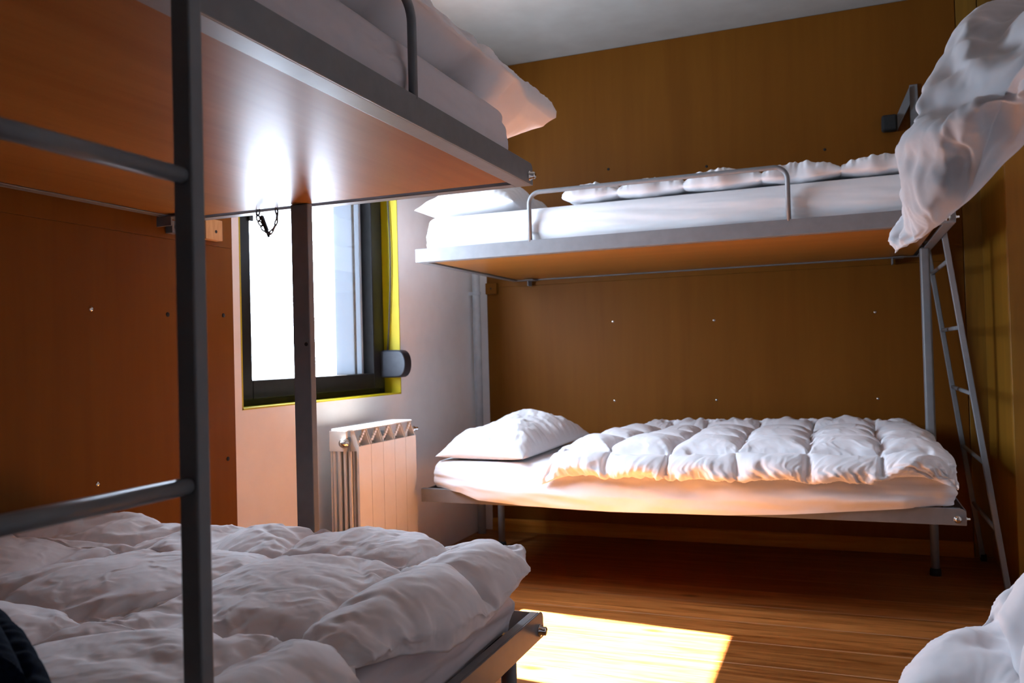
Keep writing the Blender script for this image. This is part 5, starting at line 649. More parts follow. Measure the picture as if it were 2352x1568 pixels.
-2,1,1,1,-2,-3,1,3,-2,1,0,1,1,-1,-1,1,0,1,0,0,-2,1,0,0,-2,1,0,-2,3,1,-2,-1,0,2,2,-2,0,-1,1,1,-2,0,1,-1,1,0,1,-1,0,0,0,0,0,0,0,0,0,0,1,0,-1,1,0,0,0,0,1,-1,0,0,0,0,0,1,1,0,-2,1,0,-2,0,0,-4,3,-2,1,1,0,2,0,0,1,2,-3,1,1,-4,7,-5,2,-7,11,-4,-4,-2,
0,0,-2,0,0,1,3,0,1,-1,-1,0,0,-2,6,6,-4,-1,1,-1,0,-2,0,2,-2,0,-4,4,6,-1,-4,-1,1,-1,-3,3,-2,1,1,0,-1,0,0,-2,2,0,0,0,0,0,0,1,-1,1,-1,0,-1,2,0,1,-5,1,0,2,0,-1,1,0,0,2,-2,1,-1,2,-1,0,0,-1,0,0,1,-1,-2,2,2,0,-1,-3,4,1,-1,-1,-1,2,-1,-1,3,-3,-1,2,
-2,1,0,1,0,0,0,0,0,-1,1,0,0,1,0,-1,1,-1,0,-2,3,-1,0,1,0,0,0,1,-1,1,0,-1,1,-3,1,2,0,-4,-2,2,0,-1,0,-3,6,4,-3,-2,4,-2,0,0,6,-2,-1,-5,2,0,0,1,-9,3,2,-1,1,-1,-3,3,2,-3,1,1,0,-2,8,4,-5,-1,-1,0,0,0,-1,2,-2,-2,0,7,-5,9,-3,-9,2,-1,2,-1,0,0,0,-1,0,
0,-1,0,2,-1,0,0,1,1,1,-1,0,0,-1,1,-1,-2,1,3,-1,-2,1,-3,0,3,-1,0,0,1,0,2,-2,1,-1,0,0,-1,0,0,1,-1,0,0,2,0,-1,1,1,0,0,0,-2,0,8,-7,-2,2,4,-2,-2,0,0,0,0,0,0,0,0,0,0,0,0,-1,0,0,0,0,0,-2,3,-1,1,1,-1,0,1,1,-1,1,0,-1,1,-3,3,-3,1,-2,-1,0,1,-1,0,-2,1,
-2,1,4,2,-2,3,-1,0,0,4,0,0,-4,0,0,0,2,-10,4,4,-2,-2,-2,0,2,-1,-1,3,-1,8,1,-4,-1,0,0,-1,0,0,1,-3,-1,1,4,-4,6,-1,-3,7,-11,-3,1,4,-2,1,0,-1,2,-1,-1,1,1,0,1,1,1,-1,-2,1,-2,1,1,-1,-3,7,-1,0,0,-1,1,-3,-2,0,2,-1,1,-1,-1,2,1,-1,0,0,0,0,0,0,0,0,0,1,
1,0,-1,1,0,0,2,-4,-2,-1,0,8,-6,0,4,2,0,-1,-2,0,0,0,0,0,0,-1,1,-1,1,0,-1,-1,0,-2,1,2,1,0,-1,0,1,1,0,0,1,0,0,1,-2,4,-3,-2,0,-2,-1,4,-7,3,-2,0,-1,3,0,0,3,-1,7,-5,0,3,-1,1,-1,3,-6,1,-1,2,1,-8,0,4,2,-5,-2,2,5,3,1,3,-10,-5,0,1,-1,0,0,-1,0,0,2,3,
2,1,1,-2,-4,4,-6,6,3,-7,-1,1,0,-4,3,0,2,-1,1,1,2,0,0,-1,-2,2,-1,1,0,-1,-2,0,8,-1,-1,0,0,0,0,-4,-1,-1,0,0,2,1,-4,4,0,-1,1,0,0,0,0,0,-1,2,0,1,-3,3,-1,2,1,-3,-3,-1,7,1,-8,4,-1,-1,6,0,-1,0,0,-1,0,-1,-1,0,0,0,1,-2,0,0,-1,-2,2,1,3,-2,0,2,0,0,0,0,
0,1,0,-1,1,2,-4,0,2,-6,2,0,0,-2,-3,1,-1,1,-2,2,0,-2,10,0,0,-1,-2,-1,4,2,-2,0,0,-2,1,2,4,-6,-3,3,8,-2,-7,-8,0,1,0,5,9,3,-1,-3,-2,-2,-2,-3,-1,-2,-1,3,6,5,2,-2,-2,0,-4,-7,2,-3,-4,-3,12,-1,-1,-1,1,0,-2,-1,3,-2,2,1,0,2,1,-2,-2,-2,7,3,-1,-1,0,0,
0,2,-1,-5,-1,3,-1,-2,1,-2,1,2,0,-1,-1,1,0,0,1,0,0,2,-3,2,-5,2,1,-2,2,3,-1,4,-2,-1,6,-3,-2,-4,1,3,0,-1,0,-1,0,0,0,0,-1,0,0,-1,-1,-1,5,1,-1,-1,2,1,-1,0,-1,-1,-1,2,0,4,-7,2,-1,-2,3,-3,-2,-2,1,-1,2,-3,5,6,4,0,-15,-3,8,10,1,-6,0,-4,-4,0,6,2,2,
-15,18,-3,1,1,0,0,-5,-11,4,3,14,2,-2,-3,0,-7,-4,-1,1,1,1,3,2,2,2,-1,-4,-5,-4,2,1,7,-10,11,8,-1,0,1,2,-20,-2,-1,-1,2,-2,0,-1,4,0,-1,2,-1,-2,0,1,0,5,6,-3,1,1,-1,-1,1,1,2,-2,-3,-1,-4,0,0,4,-5,2,-1,1,1,-1,1,1,0,1,0,-1,0,-3,-1,1,0,1,0,3,3,2,-2,
2,0,-8,-3,1,3,1,2,0,-1,0,0,0,0,-1,0,-3,1,-1,1,5,1,1,1,-1,-1,-1,0,-2,0,0,0,-2,4,2,-3,0,-1,-2,-4,4,-1,-1,-1,3,4,2,-8,0,-1,-1,15,5,-5,-4,1,-4,0,0,-1,-2,4,5,-2,-3,-9,2,-1,-2,11,1,0,6,-8,1,-2,1,-4,3,3,1,2,1,2,1,0,-2,-1,0,-1,0,0,0,-4,0,-8,-1,11,
-6,-1,2,0,2,-2,8,-5,-1,1,1,1,0,-3,-15,3,-1,6,3,2,5,-3,3,0,-8,2,9,-7,-1,1,-2,0,2,4,-2,-7,0,-3,-2,0,7,-3,0,-1,-1,0,0,0,-1,2,-1,-1,0,-2,2,-3,1,1,0,2,10,-2,3,-2,0,0,-9,-2,-1,1,4,1,2,0,-2,1,-1,1,-1,-1,-1,5,3,0,-5,0,0,1,1,-1,-1,1,0,-1,0,2,2,-1,
-2,-2,-1,3,0,-13,6,2,6,7,-1,-4,2,-3,2,3,-3,-8,6,0,-2,3,1,-2,0,6,-12,-1,2,8,9,-1,1,1,-16,-3,1,4,5,0,-1,1,4,-5,-1,-5,-2,2,1,1,2,1,2,-2,1,-2,-2,2,3,-2,-1,1,3,2,-1,-2,4,-1,-1,-4,5,-1,0,-1,-6,-3,1,12,2,-1,-14,1,1,-7,18,0,0,0,-10,-3,5,1,4,0,-1,
-2,-2,2,2,1,0,-1,0,-20,1,0,0,3,0,-1,0,0,-3,0,13,3,6,0,-5,-3,1,1,3,0,-4,3,3,-7,1,9,-3,-11,1,-4,1,1,-2,2,0,0,1,1,1,0,1,-1,-1,2,-2,0,1,1,-1,0,-1,0,0,2,2,-6,2,9,-15,-3,2,0,23,-2,-2,-7,-6,1,10,1,0,-2,-10,-2,7,-5,1,1,4,1,3,2,-7,9,-3,-2,8,-10,1,
-2,-3,1,4,3,-3,3,0,-1,-3,3,3,-6,0,-2,-3,0,1,0,2,1,3,-2,0,-2,-1,3,0,-1,5,-2,0,-1,4,-1,1,1,3,-2,-2,1,1,3,-1,1,-10,-5,1,8,-2,2,5,-16,0,0,-1,2,9,-6,-7,2,-7,-3,-1,1,2,2,1,3,2,3,13,1,-1,-2,-1,0,0,0,1,-1,-1,-10,2,-1,3,4,4,-1,0,-3,-4,1,-8,2,1,2,-4,
0,14,-6,-3,-1,-9,0,0,0,1,1,1,3,2,-2,1,3,6,-1,-2,-2,-3,0,-6,0,2,3,4,2,5,-8,-4,6,-1,3,7,-15,3,3,10,1,-1,-2,0,-1,-1,-1,-6,-6,3,-2,1,5,1,4,0,-2,-5,-3,7,1,-1,-2,-2,-3,8,0,1,1,0,-1,-2,3,-1,0,4,-2,-1,-3,-4,-2,2,0,-1,-1,3,-2,2,1,1,-7,9,1,2,-4,3,0,
-1,-1,-1,3,2,0,-1,0,1,2,-3,-1,2,-4,-1,0,-6,3,6,-1,-2,1,2,-7,4,-3,-4,4,4,2,1,1,1,1,-1,-4,-5,-2,-2,3,5,3,0,-1,-2,-2,3,2,-2,-4,4,0,6,-1,-2,-5,-3,5,-1,4,3,-2,-1,1,-11,-9,0,0,-4,19,2,1,0,0,-1,1,0,0,-2,-2,-2,-13,0,0,-1,-1,3,17,3,1,0,-5,-7,1,4,5,
-5,8,-1,-7,7,-5,5,-5,1,3,-3,-2,1,-1,4,0,-5,-7,-2,1,5,1,-2,1,1,-3,0,3,-1,-1,-1,-1,4,4,-1,-1,3,-1,0,-1,-1,1,1,0,2,-1,0,-1,-5,-4,0,1,1,0,7,0,-8,5,-4,8,-8,3,5,-1,-2,0,0,2,0,0,2,0,-2,-1,0,1,1,0,-2,2,-2,-3,-7,5,4,1,-2,0,-1,-7,5,-2,12,-1,0,-1,-5,
1,-1,1,4,1,2,-4,4,0,-3,-1,1,0,0,-2,-1,-2,-3,-3,5,-2,1,2,4,1,-12,5,-4,5,-2,-3,1,15,-1,0,-2,1,-15,0,-2,0,0,0,-1,0,0,1,1,1,9,-1,2,2,1,-1,-11,0,-1,0,1,3,1,1,1,-3,2,2,5,-6,3,-1,1,0,-2,0,1,0,0,1,1,2,-9,-7,2,5,0,-5,3,-1,-1,5,-2,1,-2,-1,3,5,-1,0,2,
-1,-1,0,0,-1,-1,0,0,2,3,0,-1,0,-3,-5,1,1,1,-1,4,-1,-7,5,3,0,-2,0,0,1,0,1,0,0,0,1,-1,-1,0,1,1,1,-2,1,-1,-2,3,-5,-5,5,3,0,-1,-2,-2,1,1,0,1,-1,1,5,-6,2,-1,-1,3,1,2,-1,0,-1,1,0,0,0,0,-1,1,-2,-4,-3,3,0,2,0,-3,3,-3,7,-6,4,-2,4,-4,0,-2,0,2,4,2,1,
1,0,-3,3,1,1,0,-1,-1,-5,4,1,-1,0,0,2,0,1,-1,-3,-1,-4,-2,2,0,-1,1,-1,-2,5,-1,0,0,-1,0,1,0,0,1,1,0,3,-5,-10,8,0,2,-5,-1,1,5,-4,1,-1,1,5,1,0,1,-1,0,-2,0,1,-2,1,0,0,0,-1,2,2,0,0,-2,-4,0,1,1,1,3,-6,0,0,3,-1,-1,1,1,0,-1,1,-1,1,0,-1,0,1,0,1,1,0,
-1,0,1,-1,1,-8,0,4,3,-2,0,-3,1,1,-1,2,1,-1,-4,7,-2,0,2,-1,0,2,-4,1,0,0,0,1,0,0,0,-1,2,-3,-4,-2,3,-1,1,3,1,-8,6,1,0,2,-4,0,0,2,-3,0,1,-1,-2,2,4,0,0,1,0,1,0,0,4,-1,-3,0,0,-1,-1,0,-4,3,6,0,-2,-3,-16,17,-4,2,-3,4,-4,2,0,-1,0,0,0,-1,2,2,1,0,0,
-3,-3,2,-1,0,-4,2,4,-6,4,0,1,3,2,-1,0,0,-1,0,0,-1,0,0,-1,1,0,0,0,1,0,2,0,0,-3,-1,0,-1,0,3,0,-3,1,2,-2,0,1,-1,1,0,0,0,-1,0,1,0,0,0,1,2,-1,1,-1,-1,0,1,-2,-6,1,5,-2,1,0,-1,0,-2,4,-1,-2,6,-2,1,0,0,0,0,0,1,-2,-1,0,0,1,-1,2,-1,0,1,1,-4,-4,0,1,0,
1,1,-2,1,2,-4,5,-2,-2,2,-1,-2,0,-1,0,4,2,1,1,0,-1,2,-1,0,0,-1,2,0,-1,-1,0,0,-1,2,-4,-2,-1,1,6,-3,-1,1,-1,-1,2,2,0,-2,-1,0,-1,1,0,1,0,2,1,0,0,-4,0,0,-4,4,3,1,-5,0,0,3,3,-2,0,0,-1,1,-1,0,1,0,-1,0,-1,1,0,1,-1,1,0,1,1,-1,-4,2,1,-1,0,1,-3,0,0,0,
1,0,1,-1,1,-1,0,0,0,0,1,0,0,-1,1,1,1,0,0,-1,1,0,-6,-1,1,4,-2,0,0,-1,2,-1,-3,6,0,1,-1,0,-1,1,-1,1,0,-2,1,0,1,-1,1,-1,1,1,-1,1,1,-4,-5,0,1,2,0,-2,2,-2,-3,0,2,1,0,1,4,-4,0,3,5,-1,-2,1,-2,2,-1,1,0,0,0,-1,0,0,0,0,0,0,0,0,-3,3,-6,2,1,1,1,-1,3,-1,
1,-4,0,0,-1,1,0,1,1,2,0,-1,1,-2,2,-4,-1,7,-1,-1,-5,0,1,-1,1,-1,-1,2,1,2,-1,1,-1,0,-1,1,0,0,-1,1,-1,1,1,1,0,1,1,-3,-4,2,1,0,-1,4,-6,-3,1,1,2,1,1,-2,1,0,0,0,0,0,-1,1,1,-1,1,3,-2,-1,-2,0,4,-1,-5,-1,4,-1,3,-2,3,0,-5,3,2,0,-1,0,0,0,-1,0,0,-1,1,
-1,1,-1,0,1,0,0,1,0,0,1,1,-4,-4,0,1,2,-1,-1,-1,0,-3,0,1,0,0,3,2,4,3,-3,0,-1,0,1,-1,0,0,0,1,0,-2,-1,1,1,0,-1,0,0,1,1,-2,2,-5,1,1,0,0,1,2,-4,-1,0,0,1,1,2,1,0,-1,-2,-1,-2,5,1,-4,0,0,1,-2,-1,7,-12,5,4,2,0,-5,1,2,-1,-1,1,0,1,-1,0,1,0,-1,2,-1,0,
0,1,1,1,-1,-4,1,2,0,-5,3,-5,6,0,0,-4,0,0,4,-1,-1,1,0,0,-1,1,0,-1,1,0,0,0,-1,1,-1,1,4,-5,-3,2,2,1,-1,3,-3,-1,4,0,-1,-1,0,0,0,-1,0,0,0,0,0,0,0,1,0,0,0,0,1,0,1,0,1,-3,-4,-1,3,0,-1,-2,3,-1,-1,-2,1,0,2,8,-1,-2,0,-2,1,1,-1,0,0,0,0,0,-1,0,0,0,-1,
0,1,-1,1,0,0,-1,2,-2,0,0,1,1,1,-4,0,0,2,2,1,0,-1,-1,-1,-1,1,0,0,-4,1,1,-1,-3,-2,2,1,3,7,-12,2,1,3,4,-1,-5,1,1,0,0,0,0,0,0,1,0,-1,1,0,0,0,1,1,2,-4,-2,-2,2,-2,3,-2,1,3,0,2,-2,0,-2,-1,1,-1,0,0,1,0,-1,1,0,-1,0,0,2,1,-3,-2,4,2,1,-7,2,3,-3,2,0,2,
1,-2,-1,1,-1,0,-1,0,0,-1,1,0,0,0,1,0,-1,1,1,-1,0,1,0,1,0,1,-3,-1,-1,0,0,-1,1,1,-1,0,1,2,4,-2,0,-2,-1,1,-2,1,1,-1,0,1,0,-2,0,0,1,-1,0,0,1,0,0,-1,0,0,0,-1,0,1,0,1,-2,2,1,1,0,-1,-1,0,0,1,-1,-1,0,1,0,0,-1,-1,0,-4,-2,3,1,3,0,3,0,-1,2,-1,-4,2,0,
-1,0,-1,0,2,-1,0,0,0,0,1,-2,1,1,1,0,1,1,-6,0,-3,3,2,0,0,-1,2,-1,0,-2,-1,2,0,0,0,1,0,-1,1,-1,0,0,0,1,0,1,1,-4,-1,6,0,1,-6,3,-2,1,-1,4,-2,0,1,-1,0,-1,0,0,0,0,-1,0,1,0,0,0,0,0,0,1,0,1,0,0,1,0,0,-4,1,1,1,-5,1,3,-1,2,2,1,-2,-2,0,0,1,-1,0,0,0,0,
-1,0,1,-1,0,-1,1,0,0,0,-1,2,-1,1,-1,0,-1,0,-2,-2,7,-4,-1,1,-1,2,-2,-1,1,0,0,2,0,1,-2,0,3,-1,-1,1,-1,-4,4,-4,1,4,1,2,1,2,-5,-1,2,-1,0,-1,0,1,0,-1,1,1,-1,0,1,-1,1,-2,2,0,1,1,1,-4,0,-4,3,-1,3,0,0,-2,1,-1,0,1,-1,0,0,1,-1,0,1,-1,0,0,1,0,-1,0,2,
1,0,-7,5,4,-5,2,0,-2,2,0,-2,2,0,0,-1,0,0,0,0,-1,1,0,0,0,0,0,-1,1,0,0,1,1,-1,0,0,-1,1,1,0,-2,1,1,-3,-4,3,4,2,-1,-1,-2,3,0,-2,-1,1,0,0,-1,1,0,-1,0,-1,1,0,-1,1,0,-1,-1,2,1,-1,0,-1,0,-2,14,-13,-1,-2,-1,0,2,1,0,0,1,1,1,-2,1,0,2,0,-4,3,1,-2,0,-4,
4,0,0,-3,3,5,-3,-2,1,-1,0,0,0,0,0,0,1,0,0,0,0,1,-2,1,1,0,-1,1,-1,1,2,1,-3,0,-3,0,4,-1,-2,0,0,1,0,-1,0,0,0,0,0,0,0,1,0,0,0,0,1,1,-2,1,1,-1,-6,3,5,0,-3,6,-9,0,2,0,2,-1,0,0,0,0,0,0,-1,0,0,0,1,-2,1,0,1,-1,1,1,0,0,0,0,-2,-1,3,-3,4,-1,0,-2,-1,4,
-1,-2,1,5,-3,-1,-1,0,0,0,0,1,-2,0,0,0,0,0,0,1,-1,-1,-1,2,0,0,1,0,1,-3,0,1,-2,-2,4,3,-1,-2,-4,3,3,0,0,-1,-1,0,-1,0,2,1,0,-4,1,0,3,-1,-1,-1,-2,2,-1,0,0,1,-2,0,1,0,2,0,0,-1,1,0,-1,1,-1,1,-1,0,2,-3,2,-1,2,0,3,-3,-1,-2,1,2,0,-2,0,-1,0,1,0,0,0,0,
0,0,0,0,0,0,1,-1,0,-1,1,2,0,0,-1,-2,-1,3,3,-7,6,-1,3,-1,0,-2,-2,0,1,0,-1,-1,1,0,0,0,1,-1,0,-1,1,0,1,-1,0,2,-1,1,0,1,0,-5,0,2,2,0,-1,0,-2,0,4,3,-2,-1,-2,0,0,0,0,0,-1,1,0,-1,0,0,0,0,-1,1,-1,1,0,0,0,1,0,-4,6,3,-12,8,0,0,-3,-1,0,5,-2,-1,2,0,-2,
1,-1,-1,1,0,1,-1,0,0,0,6,-5,2,-2,-5,3,-4,3,0,-1,0,1,0,1,0,1,0,1,-1,0,0,0,0,1,-1,1,0,1,-4,5,-5,-2,-1,2,2,1,-1,4,-2,0,-1,0,0,-1,1,0,-1,1,0,0,0,0,0,1,-1,1,0,1,-1,0,1,0,-1,0,-2,2,0,0,-6,2,1,4,0,-2,1,0,-1,0,1,0,-1,0,0,0,-1,0,-1,2,0,0,0,0,0,1,0,
1,0,0,1,-1,-4,4,-3,0,3,1,0,4,-1,-2,-2,0,-1,0,0,0,0,0,0,-1,0,0,0,0,0,0,0,-1,0,0,1,-1,1,0,-3,6,0,0,-9,11,-6,-2,1,4,4,-3,1,0,-2,-2,1,-1,-1,1,-1,1,1,-2,3,-2,0,4,0,-3,0,-1,-1,-4,1,1,0,-1,-1,2,1,0,0,1,0,1,1,-1,0,0,0,1,-1,0,0,2,-3,5,-1,-1,-8,3,3,
1,-1,1,-1,0,0,0,0,-1,0,1,0,-1,1,0,0,1,-1,0,1,0,0,1,-1,1,0,2,-6,1,1,2,-1,-5,6,0,-2,-1,1,-1,1,0,0,-1,1,-1,0,1,0,0,0,0,0,1,-2,0,1,-1,1,2,-3,-1,0,-1,4,-2,4,-4,3,3,2,-1,-2,-2,1,-1,-1,-1,1,0,-1,1,-1,0,1,-1,1,-2,1,-1,0,0,0,0,0,0,-1,2,-3,5,-1,-1,0,
1,0,3,-1,1,-1,-1,-1,-1,-2,-1,1,1,0,0,0,1,0,-1,0,4,-3,1,0,2,-1,0,0,-5,2,-4,1,0,3,-3,-2,1,2,1,0,0,1,0,1,-1,1,0,0,-1,1,1,-1,1,-1,2,-1,4,-9,2,0,1,0,1,0,0,-1,0,1,0,-1,0,1,-1,1,1,-1,1,0,-1,1,0,0,0,0,1,1,-1,-6,3,3,-2,-2,3,0,-1,-1,0,2,-1,0,0,0,-1,
0,1,-1,0,1,-1,0,1,-1,1,0,-1,1,0,-1,1,3,1,-1,-5,1,0,0,2,4,-2,-1,0,2,-2,-1,-1,1,1,-2,1,-1,0,0,-1,1,-1,2,-1,-1,1,0,-1,0,0,-2,2,-1,4,-2,-1,1,0,0,1,1,0,0,0,-2,-1,0,1,0,-1,0,-2,0,2,0,0,-2,2,-3,4,-1,-2,0,5,0,1,0,-1,-4,-4,2,3,4,-6,-1,-1,2,1,-1,-1,
1,2,1,-1,0,0,2,-2,1,0,0,-1,1,1,1,2,-9,5,-1,-1,1,0,0,0,1,-1,0,1,0,-1,1,-1,0,1,-1,1,0,-1,0,0,2,0,0,2,1,-7,-2,5,-1,1,1,-1,-1,1,0,-1,1,-1,0,0,0,0,-1,1,0,0,1,0,-2,0,0,1,-1,2,-1,1,1,0,-1,3,0,4,-7,0,2,-2,2,2,-2,-1,0,0,0,0,0,-1,0,-1,1,0,0,0,0,-1,0,
0,0,-1,1,0,0,0,-1,-1,-2,1,2,1,0,1,2,0,-1,-1,-1,0,1,1,0,-1,-2,-2,2,1,-2,3,-1,1,-1,-3,4,0,-6,2,0,5,5,-3,-3,2,3,-1,-2,-2,4,-8,0,-1,2,1,1,0,-1,1,1,-1,1,-1,1,-1,0,0,0,1,0,0,1,-2,0,-1,0,1,-1,0,1,0,0,0,0,0,1,-1,0,1,-1,2,-1,-1,-1,0,2,1,-2,2,0,1,-1,
-6,3,2,0,1,-1,-1,-1,-1,2,0,1,-2,1,-1,1,0,0,0,0,0,2,-2,-2,0,1,1,1,0,-1,0,0,1,0,3,-6,5,-11,12,-6,1,2,2,-1,0,-1,1,-1,0,1,-1,0,0,-1,1,0,-1,0,-1,1,-1,1,0,0,0,0,-1,-2,-2,1,1,3,0,1,2,-2,1,0,0,1,0,-2,-2,0,2,1,0,0,1,-4,0,-1,-1,3,2,-1,-1,1,3,3,-5,3,
0,1,-5,-3,0,1,2,7,-5,-5,-1,5,-2,1,0,0,0,0,0,0,1,0,0,0,-1,0,1,0,0,0,-2,0,-1,0,2,0,0,0,0,0,0,0,-1,1,0,-1,-1,1,0,0,0,1,1,0,0,-1,0,1,1,-3,-1,2,2,-2,1,-1,-1,0,-2,3,1,0,-2,0,0,0,0,1,0,0,0,1,-2,0,0,3,-1,-1,0,-1,0,1,1,-2,2,-5,6,-2,-1,1,0,0,1,0,1,
-1,1,-1,0,-1,1,-1,-1,1,0,1,-2,1,0,-1,0,0,1,0,-1,-3,-1,4,2,1,-2,-1,1,1,-1,1,1,0,-1,0,0,1,0,0,0,0,-1,-1,-1,-1,0,2,-3,4,1,3,-2,-6,2,3,0,3,-2,-3,0,-1,-1,0,3,4,-2,-2,-3,4,-2,0,0,0,1,-1,0,0,0,0,0,1,-1,1,1,0,-1,-2,0,0,0,0,0,1,-1,1,-1,0,0,0,0,1,-1,
-1,1,0,-1,1,2,0,-1,3,1,0,-2,0,1,-4,2,0,0,-1,2,-1,0,0,-4,2,3,-1,0,-2,0,1,0,-1,1,0,-1,1,0,2,-1,-2,0,1,1,0,-1,-1,1,0,1,-1,3,-1,-3,-2,1,1,2,-1,1,0,0,0,0,-1,1,-1,0,0,0,-2,-1,2,1,0,-2,1,0,-3,1,7,1,0,-1,-7,1,13,-13,3,-1,0,0,1,-1,0,1,0,0,0,-1,0,0,
-2,-1,0,0,2,2,0,6,-4,0,-6,6,-3,3,0,2,-1,-1,1,-1,-4,0,5,-1,-5,2,1,0,-1,0,0,0,0,-1,1,0,0,0,1,0,0,0,0,-2,0,-1,1,0,1,0,0,-1,1,-1,0,1,-1,0,0,0,0,0,0,3,-1,-1,0,1,2,0,2,-1,-3,-3,6,-1,-4,0,2,2,-1,-1,1,-4,1,4,-2,0,-2,-1,1,1,-1,1,-1,0,0,1,0,0,-1,-2,
1,2,-1,-2,0,5,2,3,-12,6,1,1,-1,0,-2,1,0,0,0,-1,0,0,0,0,-1,0,-1,2,-2,1,0,-1,1,-2,-2,4,7,-3,-1,-1,-1,0,-5,10,-7,2,-1,0,1,0,1,0,-1,1,0,-1,1,-2,-3,0,0,0,2,6,-3,1,-1,3,-1,-2,-1,0,1,-1,1,-3,2,1,0,-2,1,-4,5,-1,-2,2,0,0,0,-1,1,0,0,0,0,0,0,0,1,0,0,
1,-3,-3,2,0,0,1,0,1,-2,0,1,0,-1,1,-1,-1,1,1,-2,4,-1,-1,-3,1,1,0,5,3,2,-1,-5,-6,7,-1,-2,-1,4,-2,-1,-1,3,-2,-1,4,-3,0,-1,-1,1,1,-1,0,2,-1,-1,0,0,-1,5,0,-6,0,2,7,1,-5,4,-11,1,1,1,1,0,0,1,0,1,-1,0,1,-1,0,-1,0,-1,0,0,0,0,-1,0,-1,0,3,6,-6,0,0,0,
-2,1,4,-1,-2,0,1,0,0,-1,0,2,1,-1,-2,1,-3,0,-3,1,-1,1,5,4,-3,0,-1,1,4,-1,-8,5,0,0,-2,0,0,-1,1,1,-2,0,-2,4,-2,0,2,0,0,0,-1,0,1,-1,1,0,1,0,0,-1,1,1,4,-9,-1,1,1,1,-2,0,2,-1,0,-1,1,-1,1,0,0,0,1,1,-1,-1,2,-2,-1,1,0,2,1,-3,2,0,-1,4,0,-2,-1,3,-2,0,
-1,2,0,-1,0,1,-2,0,-3,2,1,0,0,1,-2,-1,-1,2,0,2,5,1,0,-3,-2,-1,-1,1,-2,-4,3,0,1,1,0,0,-1,1,0,-2,2,-2,2,-2,-1,0,0,2,-2,1,-1,0,4,4,-8,3,-1,0,-1,-2,2,3,-1,0,-2,2,0,-2,0,1,-1,-2,-1,3,-2,1,-1,-2,-1,5,3,6,-2,-4,0,1,0,-2,7,-12,12,-11,5,1,1,-6,1,-2,
2,1,2,-7,5,-2,1,-1,3,-1,0,0,0,0,0,0,0,1,1,-2,-2,4,1,5,0,-9,-1,0,0,-3,1,2,1,-1,0,0,0,-1,2,0,-1,0,1,1,0,2,0,1,1,-1,-2,0,0,6,-1,-7,-4,3,4,0,1,2,-3,1,-4,2,-2,3,0,0,-3,2,-1,0,0,0,0,0,-1,0,1,1,1,-2,1,1,1,0,-2,1,0,2,-8,1,0,1,2,0,0,1,-1,1,-1,-2,-2,
2,0,0,0,-1,1,1,0,0,5,-1,-5,-2,2,1,-1,1,0,0,3,0,3,-2,-3,-2,0,-1,-4,1,3,1,-4,1,3,-2,-1,4,3,2,2,1,-5,0,-4,1,6,-1,1,0,3,-10,4,0,-2,-2,0,-1,0,2,-3,0,3,-3,0,-2,4,1,0,0,0,0,1,0,0,0,1,-2,2,1,5,0,1,-11,1,-1,2,-4,-1,2,1,0,0,0,1,-4,5,-2,1,-2,2,2,0,3,
0,-1,-1,-1,0,0,2,4,-3,1,-7,-2,1,4,3,1,-5,2,-3,-2,5,-1,0,0,0,0,-1,1,0,-1,0,-1,1,2,-1,-1,2,1,0,0,-1,1,-1,1,3,-6,-1,3,0,-2,0,1,-1,1,-1,-1,-2,-1,1,0,1,-1,1,0,1,2,3,-3,-4,0,3,-2,-1,1,-1,3,4,-3,-2,4,-5,-3,0,-2,0,1,0,0,3,1,1,-1,-1,4,2,-2,5,0,-6,3,
0,4,-5,-1,-3,7,-10,1,3,-5,0,9,0,1,-1,-2,-1,-3,-4,-1,0,-1,2,2,2,2,0,0,1,-1,1,0,-3,0,5,1,2,-6,7,0,4,-9,-4,3,-7,6,-2,0,0,0,0,-1,-1,0,3,0,0,0,1,-3,4,1,0,-1,1,-2,7,-6,2,9,-6,3,-1,-2,-3,-4,0,4,-2,-2,-1,2,2,0,2,-1,-3,1,1,-1,1,-1,0,1,-1,-1,-4,1,0,
0,4,4,-2,-2,5,-1,2,-10,1,2,0,0,0,1,-2,-1,-2,1,1,-1,2,-1,1,-1,-5,-1,-1,0,1,3,2,2,-6,9,-1,0,3,-1,1,-2,-1,0,1,0,1,-7,-2,1,-2,-2,3,1,3,9,7,-5,0,1,-6,-1,2,0,-3,2,-4,12,-6,8,-2,-1,0,1,-12,-5,-2,-1,0,-2,23,-2,-1,-2,-1,-8,-3,1,1,2,0,0,0,1,-4,0,0,9,
-14,22,-6,-17,3,1,2,-1,-3,8,-8,-1,-1,0,-1,0,-1,16,-4,-4,0,1,2,-2,2,-3,0,4,1,0,4,-6,6,-6,6,-1,2,-5,0,-4,3,0,-2,2,-3,2,-4,2,2,0,0,1,0,0,0,0,-1,1,-1,-2,-2,0,0,2,5,1,0,4,-5,2,0,4,-5,-5,0,1,0,0,-1,-3,1,4,1,0,-10,-1,1,0,6,14,0,1,1,0,1,-1,0,3,-15,
3,-3,-2,4,6,-7,-1,1,-1,0,0,12,5,-4,0,-1,-2,-13,-1,-2,-3,14,1,-6,2,-2,3,0,4,0,-1,-12,16,-10,5,4,0,-3,7,4,-1,-2,-2,-2,-14,0,-1,0,-6,11,-2,-4,-3,-1,0,0,1,0,4,3,3,-12,14,-9,1,19,2,0,2,1,-2,-4,-1,0,0,1,1,0,-2,-15,0,0,1,-2,-4,1,0,5,2,-5,1,0,5,10,
